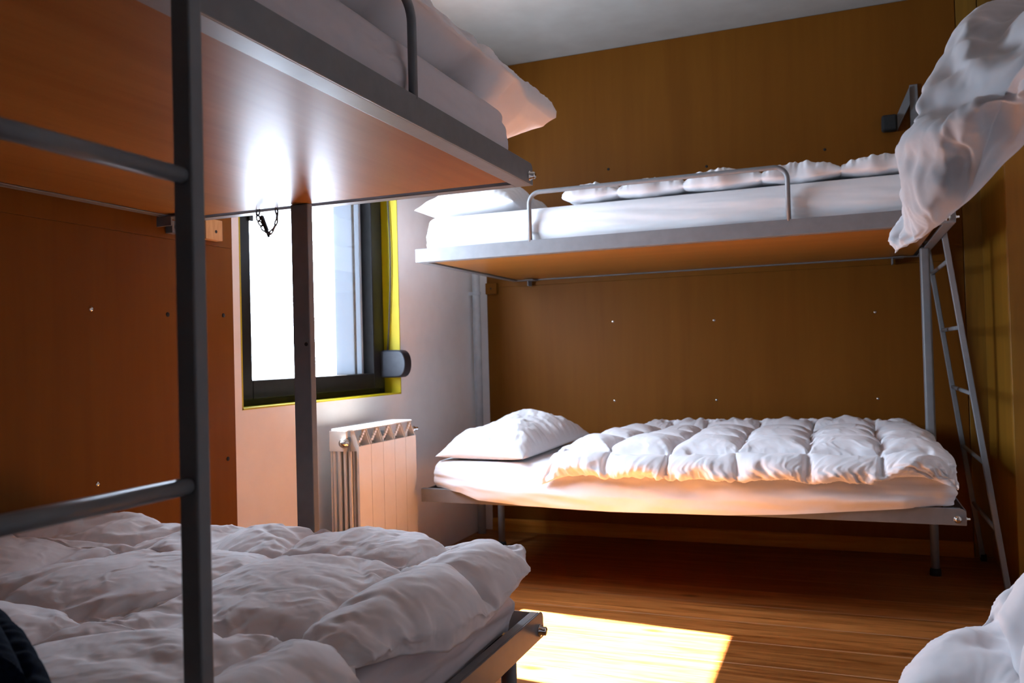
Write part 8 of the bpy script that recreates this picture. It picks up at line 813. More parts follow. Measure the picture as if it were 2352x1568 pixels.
CL['rlow'] = ((51, 39, 0.002, [
-468,-2,-2,-2,-2,-2,-2,-2,-2,-2,-2,-2,-2,-2,-2,-2,-2,-2,-2,-2,-2,-2,-2,-2,-2,-2,-2,-2,-2,-2,-2,-2,-2,-2,-5,-5,-3,-4,-2,11,-1,-2,-2,0,4,-3,0,0,3,0,3,-3,-3,1,4,-4,0,3,-1,0,-1,-2,0,0,0,3,3,-3,1,1,1,-2,4,2,-3,1,5,-4,10,-2,3,1,0,-2,3,-1,1,-2,1,
-1,1,3,0,-7,5,1,-2,1,0,2,0,0,0,0,-3,-1,3,1,-3,0,5,-6,-2,5,1,-4,5,11,1,-1,2,0,-4,4,1,0,0,0,-2,2,0,-1,1,1,0,-1,1,0,-1,2,0,0,0,1,-2,1,-2,2,0,-2,3,0,-2,-2,3,0,10,2,1,0,0,0,-1,2,0,0,-1,1,0,0,0,1,0,-1,1,0,0,0,0,0,0,1,-1,1,0,0,0,0,1,-2,2,0,-1,-2,
2,10,2,0,0,0,1,0,0,0,0,1,-1,1,0,0,-1,0,2,0,-1,1,0,0,0,0,0,1,0,0,0,1,-1,-1,1,1,0,0,-1,0,11,-1,2,0,1,0,0,-1,0,0,-2,3,0,1,0,0,0,0,0,0,0,1,0,0,0,1,-1,0,0,0,0,0,1,1,-1,2,0,-1,-1,10,-1,1,1,1,0,-1,-1,0,-1,-1,3,0,1,-3,5,0,-1,-2,2,-1,-1,1,3,0,-1,-1,
0,-3,2,0,1,-1,4,1,-1,0,2,-3,10,1,-7,-1,-1,4,-4,1,1,2,6,-5,-1,-1,2,-4,7,-5,3,-1,1,1,-2,-4,2,0,4,-2,3,-2,-1,-1,-2,3,0,1,2,5,1,11,-1,0,-1,0,-1,2,0,-1,0,0,-2,1,0,1,2,-7,8,-4,1,-1,0,1,4,1,-2,-3,2,0,0,1,0,1,-5,0,2,1,0,5,10,0,2,0,0,1,0,-1,0,-1,-2,
2,1,0,2,0,-2,-2,3,-1,1,0,2,-2,-2,4,-1,0,0,1,-1,1,2,-2,1,0,1,-1,0,11,0,1,0,0,-2,3,0,0,0,0,0,0,1,-1,1,1,-1,0,0,1,0,-1,1,0,-2,2,0,0,0,1,0,0,0,1,0,0,0,-2,10,1,1,1,0,0,-2,2,0,1,-1,1,0,-1,1,-1,1,0,0,1,-1,1,0,0,0,1,0,0,0,0,0,1,-1,1,-1,1,0,-1,-2,
10,1,1,0,0,0,1,0,0,0,1,0,-1,1,0,1,-1,0,1,-1,1,0,0,0,0,0,0,1,0,0,0,0,0,0,1,0,-1,-2,1,11,0,1,0,1,0,0,-1,1,0,0,0,1,0,0,0,0,1,-1,1,0,0,0,0,1,-1,1,-1,0,1,0,0,0,1,-1,1,0,-1,-2,10,1,-1,1,1,1,-5,4,0,-1,0,1,0,1,0,-2,3,-1,1,-1,0,-1,3,0,0,1,-1,-1,1,
-1,1,-1,2,-2,3,-1,0,0,-2,10,-2,-4,0,-2,4,4,-3,0,2,0,-1,0,0,4,2,-3,-2,0,1,0,1,-3,5,0,-2,1,0,-1,0,-1,1,-2,2,-6,2,0,2,6,11,0,-1,-1,2,-4,-1,1,0,0,0,0,0,0,0,-4,0,5,-1,-1,0,-1,1,-4,0,5,-1,3,-2,0,0,-1,0,0,4,-3,2,6,-1,13,-2,3,0,-1,2,1,-2,0,-1,0,0,
0,0,-3,4,0,-3,1,1,0,1,0,1,0,-5,1,0,3,0,0,1,2,0,-1,0,0,-4,3,14,1,1,0,1,-1,0,1,-1,0,0,0,1,-1,0,0,0,0,0,0,0,0,0,1,-3,3,-1,-1,0,1,1,0,-1,-1,2,0,0,0,-3,14,1,1,1,-1,-1,1,0,1,0,0,0,-1,0,-1,0,1,1,-1,0,0,0,0,-3,3,-1,2,0,0,-1,0,0,0,0,-1,1,-1,-1,0,15,
1,0,0,0,0,0,0,1,0,0,0,0,0,-2,2,0,-1,1,0,0,0,0,0,0,0,-1,0,0,1,0,0,0,0,0,0,0,-1,-1,14,1,1,1,0,0,0,0,-1,0,0,0,0,0,0,-2,1,2,0,0,0,0,-1,0,0,1,0,0,0,0,0,0,0,0,0,0,-1,-1,-1,15,1,0,0,1,-2,0,2,-1,-1,0,0,1,0,1,0,-1,-2,1,0,0,1,1,0,0,-1,0,0,0,0,0,0,0,
0,0,1,0,-1,-1,14,0,2,-1,-2,3,-1,-2,0,1,-4,-2,-1,2,3,-6,3,4,0,-1,0,0,0,1,3,-1,-2,1,-1,1,0,1,1,0,0,0,-1,1,-2,15,-4,-6,0,1,-3,1,0,2,0,4,3,-2,-3,0,7,-4,-3,0,1,0,-2,4,-7,-2,3,3,0,3,-3,0,-1,-1,-6,0,0,6,3,6,14,1,-1,0,-1,3,0,-1,-1,0,0,-1,2,1,-3,3,
-1,-1,-1,0,0,1,-4,6,0,-3,-1,-1,-2,3,-1,-1,1,5,0,-1,-2,1,0,14,0,2,-1,1,0,0,1,0,-1,0,0,0,0,1,-4,2,1,0,0,0,0,0,0,-1,1,0,0,0,-1,1,1,-1,1,-1,0,0,1,-3,15,0,1,1,0,-2,2,0,-1,1,0,0,0,0,0,0,0,0,0,0,0,0,0,0,0,0,0,-1,0,0,0,0,0,0,1,0,-1,-4,3,14,2,1,0,0,
0,-1,0,1,0,0,0,-1,0,0,0,1,0,0,0,0,0,-1,0,0,0,0,1,0,0,0,0,0,0,0,0,-1,0,-2,15,-1,2,1,-1,1,-1,0,0,0,0,0,1,0,0,0,-1,1,0,0,-1,0,1,0,-1,1,0,0,0,0,0,0,-1,0,0,1,-1,0,-1,14,1,1,0,1,-1,0,1,0,0,-1,0,1,-1,0,1,0,-1,0,-1,2,0,0,-1,1,-1,0,0,0,0,0,0,1,0,0,
-1,1,-2,-1,14,-2,3,0,0,-1,3,-2,-1,-1,1,0,0,1,-2,2,0,-1,-1,0,-2,4,1,-1,-1,2,0,-1,0,0,0,0,2,0,0,-1,0,-2,0,15,2,-10,-2,-2,2,-2,2,2,5,1,-2,-3,-4,0,-1,1,2,2,1,5,-4,-2,-1,5,-4,1,2,-1,0,0,2,-3,-3,1,1,1,3,3,14,-4,3,0,2,2,-2,-2,-1,-4,-1,2,1,4,3,-2,
-2,-1,0,0,-2,-2,0,4,-4,2,0,-1,1,0,0,-4,1,4,-2,1,-1,3,2,14,3,-1,0,0,0,1,-1,-1,0,0,-1,1,1,1,-1,0,0,-1,0,-2,2,1,0,0,0,-2,0,0,0,0,2,1,-1,1,-1,0,0,-2,15,0,0,1,1,-2,0,1,1,-1,0,1,0,-1,-2,2,0,0,0,0,0,0,1,-1,0,0,1,0,0,0,0,0,-1,0,1,-1,1,-1,-1,14,0,2,
1,-1,1,-1,1,-1,1,0,0,-1,0,1,-2,2,0,0,0,0,0,-1,1,0,0,0,0,0,0,0,0,0,0,-1,1,0,-1,-2,15,1,1,0,0,0,0,-1,1,0,0,-1,1,0,-1,1,-1,0,0,1,0,0,0,-1,0,0,0,0,0,0,0,0,0,0,1,0,-1,-1,0,14,2,0,0,-1,-1,2,1,0,0,-1,1,0,-1,1,0,0,0,0,-1,0,0,0,0,0,1,0,0,0,0,0,0,-1,
1,-1,1,-1,-1,-1,14,-1,3,0,0,0,0,0,0,-1,1,0,0,1,-1,0,0,-1,-1,0,-1,3,1,0,-1,0,0,-1,1,-1,0,1,1,-1,1,-1,0,-1,-1,15,0,0,0,1,1,-2,-2,-1,0,-1,0,1,0,-4,0,1,0,1,0,1,2,1,1,1,-3,-2,1,-3,3,0,-1,-5,1,3,-1,1,2,3,14,-2,-6,-3,-1,3,0,2,2,0,1,-1,-2,-1,5,0,
-1,1,1,0,3,-6,-4,-1,1,0,3,1,2,-2,0,2,1,0,-6,2,2,5,-1,15,-1,1,1,0,-2,1,-1,-1,1,0,0,1,1,0,1,-1,0,-1,0,-2,0,1,0,0,1,-1,0,0,0,0,-2,4,0,-1,0,0,-2,2,14,2,2,-1,0,-2,2,1,-1,0,0,0,0,-1,-2,-1,3,1,0,0,-1,1,1,-1,-1,1,1,-1,0,0,0,0,-1,-1,3,-1,0,-1,-2,14,
3,-1,2,-1,0,0,0,1,-1,0,0,0,0,0,0,0,0,0,0,1,-1,0,0,-1,2,-1,0,0,0,0,0,0,0,0,1,-1,-3,0,13,2,2,-1,-1,2,-1,0,0,0,0,1,-1,1,-1,0,1,-1,0,1,-1,1,-1,0,0,0,1,-1,0,0,0,0,0,0,-1,1,-1,1,-3,12,-1,3,1,1,-1,0,0,-1,-2,3,0,1,-1,1,-1,0,-1,1,-2,1,1,1,-1,0,0,-1,
1,-2,1,1,1,-1,-4,5,-1,-1,-3,1,11,0,1,2,0,0,0,-1,-2,0,1,2,-1,-2,2,1,-1,-1,0,-1,1,1,0,0,1,-3,1,0,-3,4,0,0,1,0,-3,-1,-1,1,1,11,0,-3,2,2,-3,0,1,2,-2,1,-1,0,0,-1,0,2,0,0,-2,2,-1,-1,2,1,-4,4,-2,1,-1,0,0,1,0,0,0,-3,3,0,11,-5,-3,-4,0,2,-1,0,1,5,-5,
-1,1,3,0,0,-4,2,-1,4,-4,0,0,0,-1,5,-5,2,4,-4,-1,-1,0,4,-1,0,5,0,3]),
(51, 39, 0.002, [
2050,-14,-15,-14,-15,-14,-14,-15,-14,-15,-14,-14,-15,-14,-15,-14,-15,-14,-14,-15,-14,-15,-14,-14,-15,-14,-15,-14,-14,-15,-14,-15,-14,-14,-14,-12,-8,-7,-6,0,-1,2,-1,0,1,2,1,1,-2,-1,-1,1,-2,0,1,3,-1,-3,2,-2,1,-2,0,4,0,-2,1,-3,1,-2,1,-2,1,1,
-5,1,3,1,0,4,-4,-1,0,3,2,1,-3,1,-2,-1,-1,-1,1,1,3,-1,0,-2,0,-2,0,0,2,2,1,-3,0,-2,0,-2,2,4,-6,5,-7,-3,9,0,0,0,0,2,2,-3,0,0,0,0,0,-2,1,-1,1,0,1,1,-2,-1,0,0,0,0,1,1,-1,1,-1,-1,0,-1,1,1,-5,4,-1,3,0,0,0,0,-1,3,0,-1,0,0,0,-1,0,0,0,1,0,-1,0,0,0,0,
0,0,0,1,-1,1,-1,0,0,0,2,-6,3,0,-4,3,3,0,1,0,0,0,-2,3,-1,-1,0,0,0,1,-1,0,1,-2,2,-1,0,1,-1,0,-1,5,-3,-1,0,0,0,0,0,-3,1,1,0,0,1,0,0,0,2,0,-1,-1,1,-1,0,0,0,1,-1,0,0,-1,3,-2,0,0,0,0,0,-1,2,-1,0,0,0,0,1,-1,0,0,0,0,0,-4,3,0,3,0,0,-1,-3,0,1,0,-1,1,
1,0,0,2,-3,0,-1,1,1,-1,1,0,0,-1,-1,1,-1,1,1,-1,0,-1,2,0,1,2,-3,-2,0,1,1,0,0,1,-1,-2,1,0,0,-1,0,1,-4,6,-4,2,0,-1,0,0,1,0,0,-1,0,1,-1,0,0,1,0,-4,4,1,1,1,-2,0,-1,-2,0,2,4,-2,1,-1,0,0,0,0,-1,2,2,-3,-1,1,0,0,0,-2,2,-4,4,-1,0,0,0,0,-1,1,1,-7,2,
-1,8,-3,0,-1,-1,1,5,-5,0,1,1,0,0,-1,0,1,-1,-1,2,0,-1,0,0,0,0,5,-6,-1,2,0,0,-1,1,0,0,-1,2,-5,0,-2,6,0,-1,0,0,-3,6,-3,1,0,1,-1,0,0,0,3,-4,1,1,-1,0,1,-1,1,-4,4,0,-1,-1,1,0,-1,1,0,1,0,-1,-2,-1,2,0,0,0,-1,1,1,2,-2,0,-1,0,0,1,-1,-1,2,0,-1,0,0,0,
0,0,1,-1,0,0,0,-1,1,0,-1,1,1,-1,0,-2,1,2,0,-1,1,1,-2,2,-1,1,-1,0,0,1,-1,0,0,0,0,0,0,1,-1,0,0,0,0,0,0,0,0,-1,1,0,0,-1,1,1,0,0,-1,0,0,1,0,-1,0,1,-1,0,0,1,-1,0,1,-1,-1,1,0,0,0,0,0,0,-1,2,-1,-1,1,0,0,0,0,0,0,1,0,1,-3,0,0,3,0,-1,-1,0,-2,1,0,0,0,
0,0,0,-1,4,-3,0,0,0,0,1,0,0,-1,-1,1,0,0,0,-1,1,0,1,0,1,1,0,-4,0,2,0,0,0,-5,4,-2,1,0,-1,1,0,-1,4,-1,-2,-1,1,-1,1,-1,0,-2,0,2,0,1,0,0,1,-1,-1,1,3,4,4,0,-10,0,-2,0,0,1,3,-1,0,0,0,0,0,0,2,-3,0,0,0,0,0,0,0,0,2,2,-4,0,-2,2,0,-1,1,-1,-3,-1,-3,-3,
8,3,0,-1,-2,0,0,2,0,2,-1,1,0,-1,1,-2,0,-2,3,1,-1,0,-1,1,-1,-1,1,1,0,0,-1,0,0,0,1,1,-3,-1,1,-6,8,0,-1,0,0,1,-1,0,1,1,-1,0,1,-1,0,3,-5,0,1,1,0,0,0,3,1,-10,5,1,0,-1,1,0,0,2,1,-4,-1,0,2,0,0,0,0,0,0,-4,1,1,2,0,0,0,0,0,-3,0,3,0,0,0,0,-1,-1,-1,4,
-1,-1,1,0,-1,1,0,0,0,0,0,0,7,-6,0,0,0,-1,-1,0,4,-1,-1,0,0,0,0,1,2,-3,-1,1,0,0,0,0,-1,0,2,-1,0,0,0,0,0,0,-1,1,0,0,0,-3,2,0,0,0,1,0,-2,2,0,-1,0,0,0,0,-1,-1,6,-2,-2,-1,1,0,0,0,0,0,0,1,-1,0,0,0,0,0,0,0,1,-1,-6,6,0,1,1,0,-1,2,-5,2,-1,0,1,-1,1,0,
-2,4,-2,-1,1,0,0,0,0,-1,1,1,-1,0,0,1,-1,-1,0,0,1,1,0,-3,1,0,1,2,0,1,-7,5,-4,1,0,0,1,-1,1,0,-2,1,1,0,-1,1,0,0,-1,4,-3,0,0,0,0,0,1,-2,0,4,1,1,-1,-4,0,-3,4,0,-1,-1,-1,3,-1,1,-1,0,1,-1,0,2,-1,-1,0,0,0,0,1,1,-1,-1,0,0,1,-1,1,-1,1,3,-3,1,1,2,-5,
0,0,-3,0,-1,1,3,0,1,0,0,-1,0,1,4,-10,5,0,0,0,-1,1,-1,0,-2,4,-1,0,0,0,-1,1,0,0,-2,-2,-2,1,5,0,2,-4,0,1,2,-3,1,1,0,0,1,-1,0,-1,4,-4,2,-1,0,0,0,-1,2,-2,-1,2,0,0,0,0,0,2,-3,1,-2,0,3,-1,0,-1,1,-1,1,6,-6,0,0,0,0,-1,1,0,0,0,0,-1,1,0,0,0,1,0,-1,1,
-1,0,0,0,0,0,-1,1,-1,0,4,0,-2,0,0,-1,1,0,-1,3,-2,0,0,0,0,0,0,0,1,-1,0,0,0,0,-1,0,0,0,0,1,0,0,0,0,0,1,-1,0,0,-4,-1,5,0,0,1,0,0,-3,4,-1,-1,0,0,0,0,0,0,-1,1,0,0,0,0,0,0,0,1,-1,0,0,0,0,0,0,-1,1,0,0,0,-1,0,0,1,0,0,-1,1,-2,1,0,-1,0,1,-1,0,1,1,0,
-1,-1,1,0,1,-1,-1,0,1,0,0,0,0,0,0,0,0,0,1,0,-2,1,0,-2,5,0,-1,-3,2,-2,-1,1,1,0,0,0,-3,4,-3,1,1,-1,0,1,1,0,2,-2,-1,0,0,0,0,0,-2,2,0,3,0,3,-5,0,-1,2,0,0,-3,1,0,0,0,0,-1,1,1,-2,2,1,-1,-1,1,2,-1,-1,-1,-1,2,-1,1,0,0,0,0,2,-5,10,1,3,-5,-5,0,4,-8,
0,1,4,-1,1,0,0,-1,1,-1,-2,2,0,0,0,1,-1,0,-1,0,-1,4,-2,0,0,-1,1,0,0,-2,3,-7,-2,-3,3,8,0,-2,1,-1,3,3,-6,2,1,-1,0,0,0,1,1,-4,2,1,-1,0,-1,0,1,2,-5,3,1,-1,0,-1,1,-1,2,0,-1,-2,-1,0,1,0,-1,0,0,0,4,-2,-2,1,0,0,-1,1,2,1,-5,1,1,0,0,0,0,0,0,0,-1,0,1,
0,0,0,0,0,1,-2,0,0,-3,3,0,0,-1,2,-1,0,0,0,-1,1,0,0,0,-1,1,3,-2,-1,0,0,0,0,0,1,-1,0,0,0,0,0,0,1,0,-1,0,0,0,4,-4,0,0,0,0,1,-1,-1,1,0,-1,1,0,-1,1,0,0,0,0,0,0,0,0,0,0,0,0,0,0,0,0,0,-1,3,-2,0,0,1,3,-3,0,1,1,-1,2,-3,0,0,0,0,-1,0,1,-1,1,1,-1,0,0,
1,-1,0,0,0,1,-1,1,-1,0,0,0,0,-3,4,0,0,3,2,-5,0,1,1,-1,-3,5,-1,-2,-1,0,1,0,-1,-1,2,1,-1,-1,1,-1,1,1,-1,-2,2,1,-2,1,0,1,-1,0,0,1,1,1,-4,-6,7,0,0,2,1,-2,0,-2,0,0,0,0,1,0,0,-5,4,1,0,-1,1,-1,2,1,-2,3,-4,2,-1,0,0,0,1,3,-5,7,2,3,-7,-4,0,1,-3,1,-1,
1,1,-1,1,0,-1,0,1,-1,-2,2,1,0,1,-1,2,-2,-1,1,0,1,-1,0,0,0,0,0,-3,3,-3,-3,-2,8,-1,0,-2,-1,-1,7,-8,5,0,0,0,0,-1,0,0,3,-3,1,1,-1,0,-1,0,0,2,-7,7,-1,0,1,-1,0,0,0,0,-1,1,-1,-4,4,0,-2,1,0,-1,2,-3,3,-1,0,1,0,-1,1,-1,-3,4,0,0,0,0,-1,1,0,4,-5,1,1,
-1,0,0,0,1,2,-2,-1,0,1,-1,0,-1,0,0,0,2,0,-2,1,0,-1,0,1,-1,1,1,-1,0,0,0,0,0,0,0,0,0,0,0,0,0,1,-1,0,-1,0,1,1,6,-6,0,1,-1,0,0,0,-1,0,-1,1,1,0,-1,1,-1,0,1,0,0,0,0,0,0,-1,-1,2,0,-1,1,1,-1,1,2,-4,1,1,5,-7,2,0,-2,3,0,-2,0,-1,0,1,0,0,1,0,1,0,1,-3,
0,0,1,0,1,-1,0,2,-3,0,0,0,2,0,0,-4,3,1,0,-2,7,-4,0,3,-2,0,2,-6,1,0,0,0,2,-1,1,1,0,-1,-2,0,2,-1,2,-1,1,0,-2,-1,0,2,1,0,1,-1,0,-1,0,2,3,0,-5,0,-3,3,1,-6,-1,2,2,0,1,0,1,1,0,0,-6,3,0,1,2,-1,1,1,3,-7,0,3,-2,-1,3,0,1,0,-1,1,0,4,-6,-1,0,-1,-2,1,1,
-1,-1,-1,2,0,0,2,0,0,-1,0,-3,2,0,0,1,1,1,-2,1,1,-2,3,2,-4,2,1,2,-2,0,1,-6,2,-1]),
(91, 69, 0.0015, [
377,0,-1,-1,0,0,-1,0,0,0,-1,-1,0,1,0,0,0,1,0,0,-1,0,0,0,0,-1,0,0,0,0,-1,1,0,0,0,0,-1,-1,-1,-1,0,1,0,-1,0,0,-1,-1,-1,0,0,0,0,-1,1,0,0,0,0,-1,-2,-4,-6,-7,-10,-10,-9,-10,-10,5,10,0,-5,0,4,0,-5,-2,-3,-1,6,-1,6,0,1,0,-1,2,0,-1,0,-1,2,0,-4,1,3,
-1,-1,5,-1,-2,-3,3,1,-1,-4,5,0,0,-6,-4,3,4,4,1,-4,3,-2,2,-3,2,-2,-2,2,0,3,-4,1,-4,4,2,-6,-4,-3,1,5,-4,4,0,-5,3,0,0,3,-1,-2,-2,1,-6,8,2,3,-1,-2,4,-1,0,-1,0,4,-2,-3,-2,-7,0,0,9,0,2,1,-1,2,-1,1,2,-3,0,-3,-1,-5,4,3,1,1,2,-1,2,-1,-1,0,1,-4,-1,1,
-2,0,0,-5,3,-1,8,1,0,-5,-5,4,3,-2,4,3,-1,-4,-1,2,-6,1,-2,6,2,-2,0,1,3,0,-1,-1,1,2,-2,-2,-1,0,-7,4,8,-2,-1,0,3,1,-2,0,1,1,-3,-1,-1,0,-3,0,2,1,3,4,-3,-1,0,2,-5,3,3,-5,-1,-1,-1,-13,13,-5,3,-1,8,2,0,-1,-3,3,0,3,-1,0,0,-3,-2,-1,0,2,4,-2,-1,1,2,
0,-1,1,-3,5,-2,-1,-1,0,1,7,-19,9,0,2,1,1,3,-2,-1,0,1,-1,-2,-1,0,-1,0,0,1,0,3,1,2,-2,1,1,-1,-1,2,-4,-6,4,-1,2,3,-4,0,-5,7,2,-1,-1,2,2,1,-1,1,-3,0,-2,0,-4,4,1,1,-1,1,0,1,-1,0,4,-2,-2,-1,0,0,1,-2,1,-1,1,0,0,0,3,-1,0,-1,0,1,-1,0,-1,1,-2,1,-1,1,
0,2,0,1,0,1,-1,1,-1,1,1,-8,2,2,1,3,-1,-3,-3,4,1,-2,3,2,-2,0,-2,1,-2,1,0,-7,5,0,1,1,-1,0,0,0,1,1,-2,1,-1,0,0,-1,1,0,0,0,0,0,0,0,0,1,0,0,-1,1,0,0,0,1,-1,0,-1,0,1,1,0,0,1,0,0,0,0,-1,1,-3,2,-1,-1,2,3,-5,-3,4,1,3,-2,0,0,0,-2,0,0,2,1,2,-2,-1,0,
-1,0,0,0,-1,-1,1,0,0,1,0,0,-1,0,0,1,0,0,0,-2,1,0,1,0,0,1,0,-1,0,-1,0,2,0,-1,0,-1,1,1,0,0,0,1,1,-3,-1,8,-9,3,0,0,2,0,-2,-4,4,1,-4,1,2,-1,0,-1,1,0,1,3,-1,-1,-2,0,-1,0,0,0,1,-1,1,0,0,0,1,-1,0,-1,1,1,0,-1,0,0,0,0,0,1,0,0,0,-1,2,1,-2,-1,0,0,0,0,
1,0,0,1,0,-1,4,1,0,-7,2,1,-2,1,2,1,-2,-1,1,-3,0,0,1,0,0,0,1,0,1,0,-2,0,-1,0,0,0,0,0,0,0,1,0,0,-1,2,-1,0,0,0,0,-1,0,0,0,0,0,1,0,1,1,0,0,-2,0,0,0,-1,1,0,-1,0,1,0,1,0,1,1,-2,-2,0,2,0,-1,1,-1,4,-2,1,1,-6,0,3,0,-1,0,1,0,0,0,-1,0,0,-1,0,-1,2,-1,
1,-1,0,1,1,1,-2,2,1,-1,-2,0,0,0,-1,1,0,1,-1,0,1,1,1,-1,0,-1,0,-1,0,-1,0,0,0,0,1,1,2,-1,1,-1,2,-1,-1,0,-1,0,0,0,1,1,3,-4,1,-3,-1,1,1,0,-1,1,-2,1,-2,-1,1,-1,0,-3,3,0,1,1,0,1,0,2,-1,0,0,-1,-1,0,-1,1,-1,0,0,-1,3,0,1,1,0,-1,-1,-1,-1,-1,0,0,0,0,
0,0,0,0,5,0,0,0,0,-2,0,0,0,1,-4,6,-1,-2,5,-4,-2,0,0,1,1,0,0,-1,-2,-1,1,-1,-1,0,-1,2,0,1,0,1,1,0,1,2,0,-3,-1,0,-2,1,-1,0,0,0,-1,1,2,2,1,0,-3,0,-3,1,0,0,-2,1,0,0,0,0,1,-2,8,0,1,-3,-1,-1,-1,-2,5,0,2,0,-1,-4,-1,-1,1,1,0,1,4,-5,-1,-1,0,-1,0,1,
-1,0,1,0,0,0,0,1,2,0,3,-1,-2,-2,-3,2,0,0,0,0,0,0,-2,1,3,4,0,-2,-5,-1,0,1,0,-1,0,0,0,0,0,0,3,-4,10,-1,-1,-2,-1,-1,0,0,5,1,0,2,-3,-8,1,0,0,-1,2,4,-5,-1,-1,0,0,1,-1,-1,10,-9,0,-1,0,0,0,4,1,11,-11,-3,-1,-1,1,-1,0,-1,1,0,4,-6,3,0,5,-5,0,0,2,-2,
0,0,1,-1,0,0,0,0,-1,0,2,1,3,-5,1,0,1,0,2,-1,5,-1,2,2,3,5,1,0,0,-1,-8,9,0,0,1,0,-2,1,1,-14,4,1,0,0,0,0,-2,-1,-1,-10,1,3,11,-3,1,0,1,-2,0,1,7,-4,4,-5,5,2,2,0,-2,1,0,1,-1,1,0,0,0,0,-2,-7,-7,5,0,-3,-1,0,2,-1,-4,2,0,-3,2,6,0,0,1,-1,-6,1,0,4,2,
-1,1,1,0,-2,3,1,-1,0,0,0,1,-2,-6,4,8,0,-2,-7,5,-1,0,0,1,1,-1,0,0,-11,2,0,4,3,1,2,-2,0,0,1,-1,-1,0,0,1,-2,3,-2,-10,5,4,0,1,-1,-8,3,-2,0,1,1,4,-2,0,-1,-4,1,1,-1,1,2,1,0,1,0,3,-1,0,-1,0,0,0,-2,-3,-1,1,6,0,1,-3,1,0,1,0,0,-1,0,0,-4,-2,-1,-1,3,3,
2,0,2,-2,0,0,0,0,0,-1,-2,0,0,1,-3,-1,4,1,-2,-1,0,-2,0,1,-1,5,-1,-2,0,-2,0,-1,1,0,1,1,1,0,0,1,0,4,-3,0,-1,0,-1,-2,0,-1,0,1,4,1,1,-3,1,-1,1,0,0,-1,-1,0,-2,-2,7,-7,3,0,2,-1,2,0,-1,0,0,-1,0,-1,-1,-1,0,-1,0,0,4,0,0,1,0,-3,1,5,-1,-2,-1,-1,-1,1,
-4,10,-8,1,1,1,1,-1,0,0,0,0,1,0,-1,0,-2,0,0,-1,2,1,1,2,-1,0,0,-1,0,-1,0,-1,-1,2,-2,2,4,-4,3,-2,0,-1,0,1,0,0,-1,-1,1,-1,0,-1,0,2,0,0,1,1,-1,1,-2,0,-2,2,0,1,-1,0,0,0,5,-1,-3,0,1,-1,1,-1,0,0,1,-1,1,-1,0,1,-4,2,1,-2,1,1,1,0,0,0,0,0,0,-1,-1,0,1,
0,0,0,0,-2,3,0,0,0,0,-1,0,1,0,-1,0,-1,0,0,1,0,0,1,0,1,0,-2,0,-2,-1,1,0,3,-1,0,0,0,5,-1,-1,-2,0,0,0,0,-1,0,1,-1,1,-1,0,2,-1,-1,2,-1,0,-1,1,0,0,0,0,0,0,-1,0,0,0,0,0,0,0,0,0,1,0,0,0,0,0,-1,0,1,0,-1,0,-3,3,0,1,0,0,-1,0,0,-2,-2,1,4,-1,0,0,1,0,0,
0,-1,0,1,-1,0,0,1,0,-1,1,-1,0,0,1,-1,1,-1,0,0,1,-1,0,1,0,-1,0,0,0,0,-1,0,1,0,0,0,0,0,0,0,0,1,0,-1,1,0,-1,0,0,0,2,-2,0,0,1,1,3,-6,0,2,2,-1,-2,-2,1,0,0,1,-1,1,-1,0,-1,1,0,0,-1,0,1,-1,1,0,0,0,0,0,0,0,0,0,0,0,0,0,0,0,0,0,0,0,1,-1,0,0,0,-1,1,-1,
1,0,-1,1,1,0,0,0,0,0,0,0,-1,-1,0,1,-2,-1,4,1,3,-1,-1,-3,0,0,1,0,0,1,0,0,-1,0,-1,-1,0,1,0,0,1,0,0,0,-1,1,0,-1,1,1,-2,1,-1,0,0,1,0,0,0,1,0,-1,-1,1,-1,0,0,0,0,-1,0,1,0,1,0,0,0,0,0,0,0,0,0,-1,-1,1,4,-3,0,3,-2,-2,0,-1,1,1,0,1,-1,0,0,-1,-2,0,1,0,
-1,0,1,0,1,0,1,1,-1,-1,1,1,-2,0,-1,1,-1,1,0,0,0,1,0,1,-1,1,-1,0,-1,0,-1,0,0,0,0,0,0,2,-1,-1,0,2,0,0,-1,0,0,-1,1,-5,7,1,-5,2,0,-1,0,1,1,1,0,0,-1,-4,1,1,-1,0,-1,1,0,0,1,0,2,1,1,0,-1,1,-3,-1,0,0,0,0,0,0,1,1,0,1,0,1,0,-1,-1,-1,0,-2,0,0,0,0,0,0,
-1,2,3,-3,1,2,-1,0,-1,0,0,-1,-1,5,0,-3,-2,-2,1,2,0,2,2,1,-5,-4,4,-1,0,0,-1,1,-1,1,0,-1,1,0,3,2,1,2,-3,-2,-2,0,-1,-1,1,-1,1,0,0,2,2,1,0,0,-1,-1,-1,-4,2,0,0,0,-1,0,0,0,1,-1,7,-4,-2,6,-4,-1,0,1,1,0,2,-1,2,-7,-4,-1,0,0,0,8,-4,-5,8,-2,0,-1,0,-1,
0,1,0,0,0,0,1,-4,5,5,0,-3,-3,0,-2,1,1,-1,0,0,0,0,0,2,5,0,-2,-3,0,-1,-1,-1,1,-1,-1,1,0,0,1,0,0,-1,7,6,-8,-1,-1,-1,0,2,5,-1,0,-1,1,7,1,0,1,-1,-5,-7,7,-11,-2,0,0,1,1,0,-1,0,-1,1,-1,-1,12,-4,3,-5,-4,-1,0,0,0,-1,0,0,0,0,1,1,0,2,4,-6,1,1,0,0,-4,
-1,1,0,0,-1,0,0,0,4,-3,1,6,-3,0,-1,0,-2,11,-6,4,-1,1,2,-3,5,1,0,-2,0,-5,9,5,1,-1,1,-2,1,0,1,-1,1,-1,1,-2,-14,4,-1,3,1,0,-1,1,0,0,0,0,0,0,0,0,-2,3,-6,-4,-5,-4,0,3,4,9,1,1,0,0,-1,0,1,0,0,4,-5,6,-1,0,0,1,-11,1,1,0,1,-2,8,-3,0,0,-1,-2,-1,-1,5,
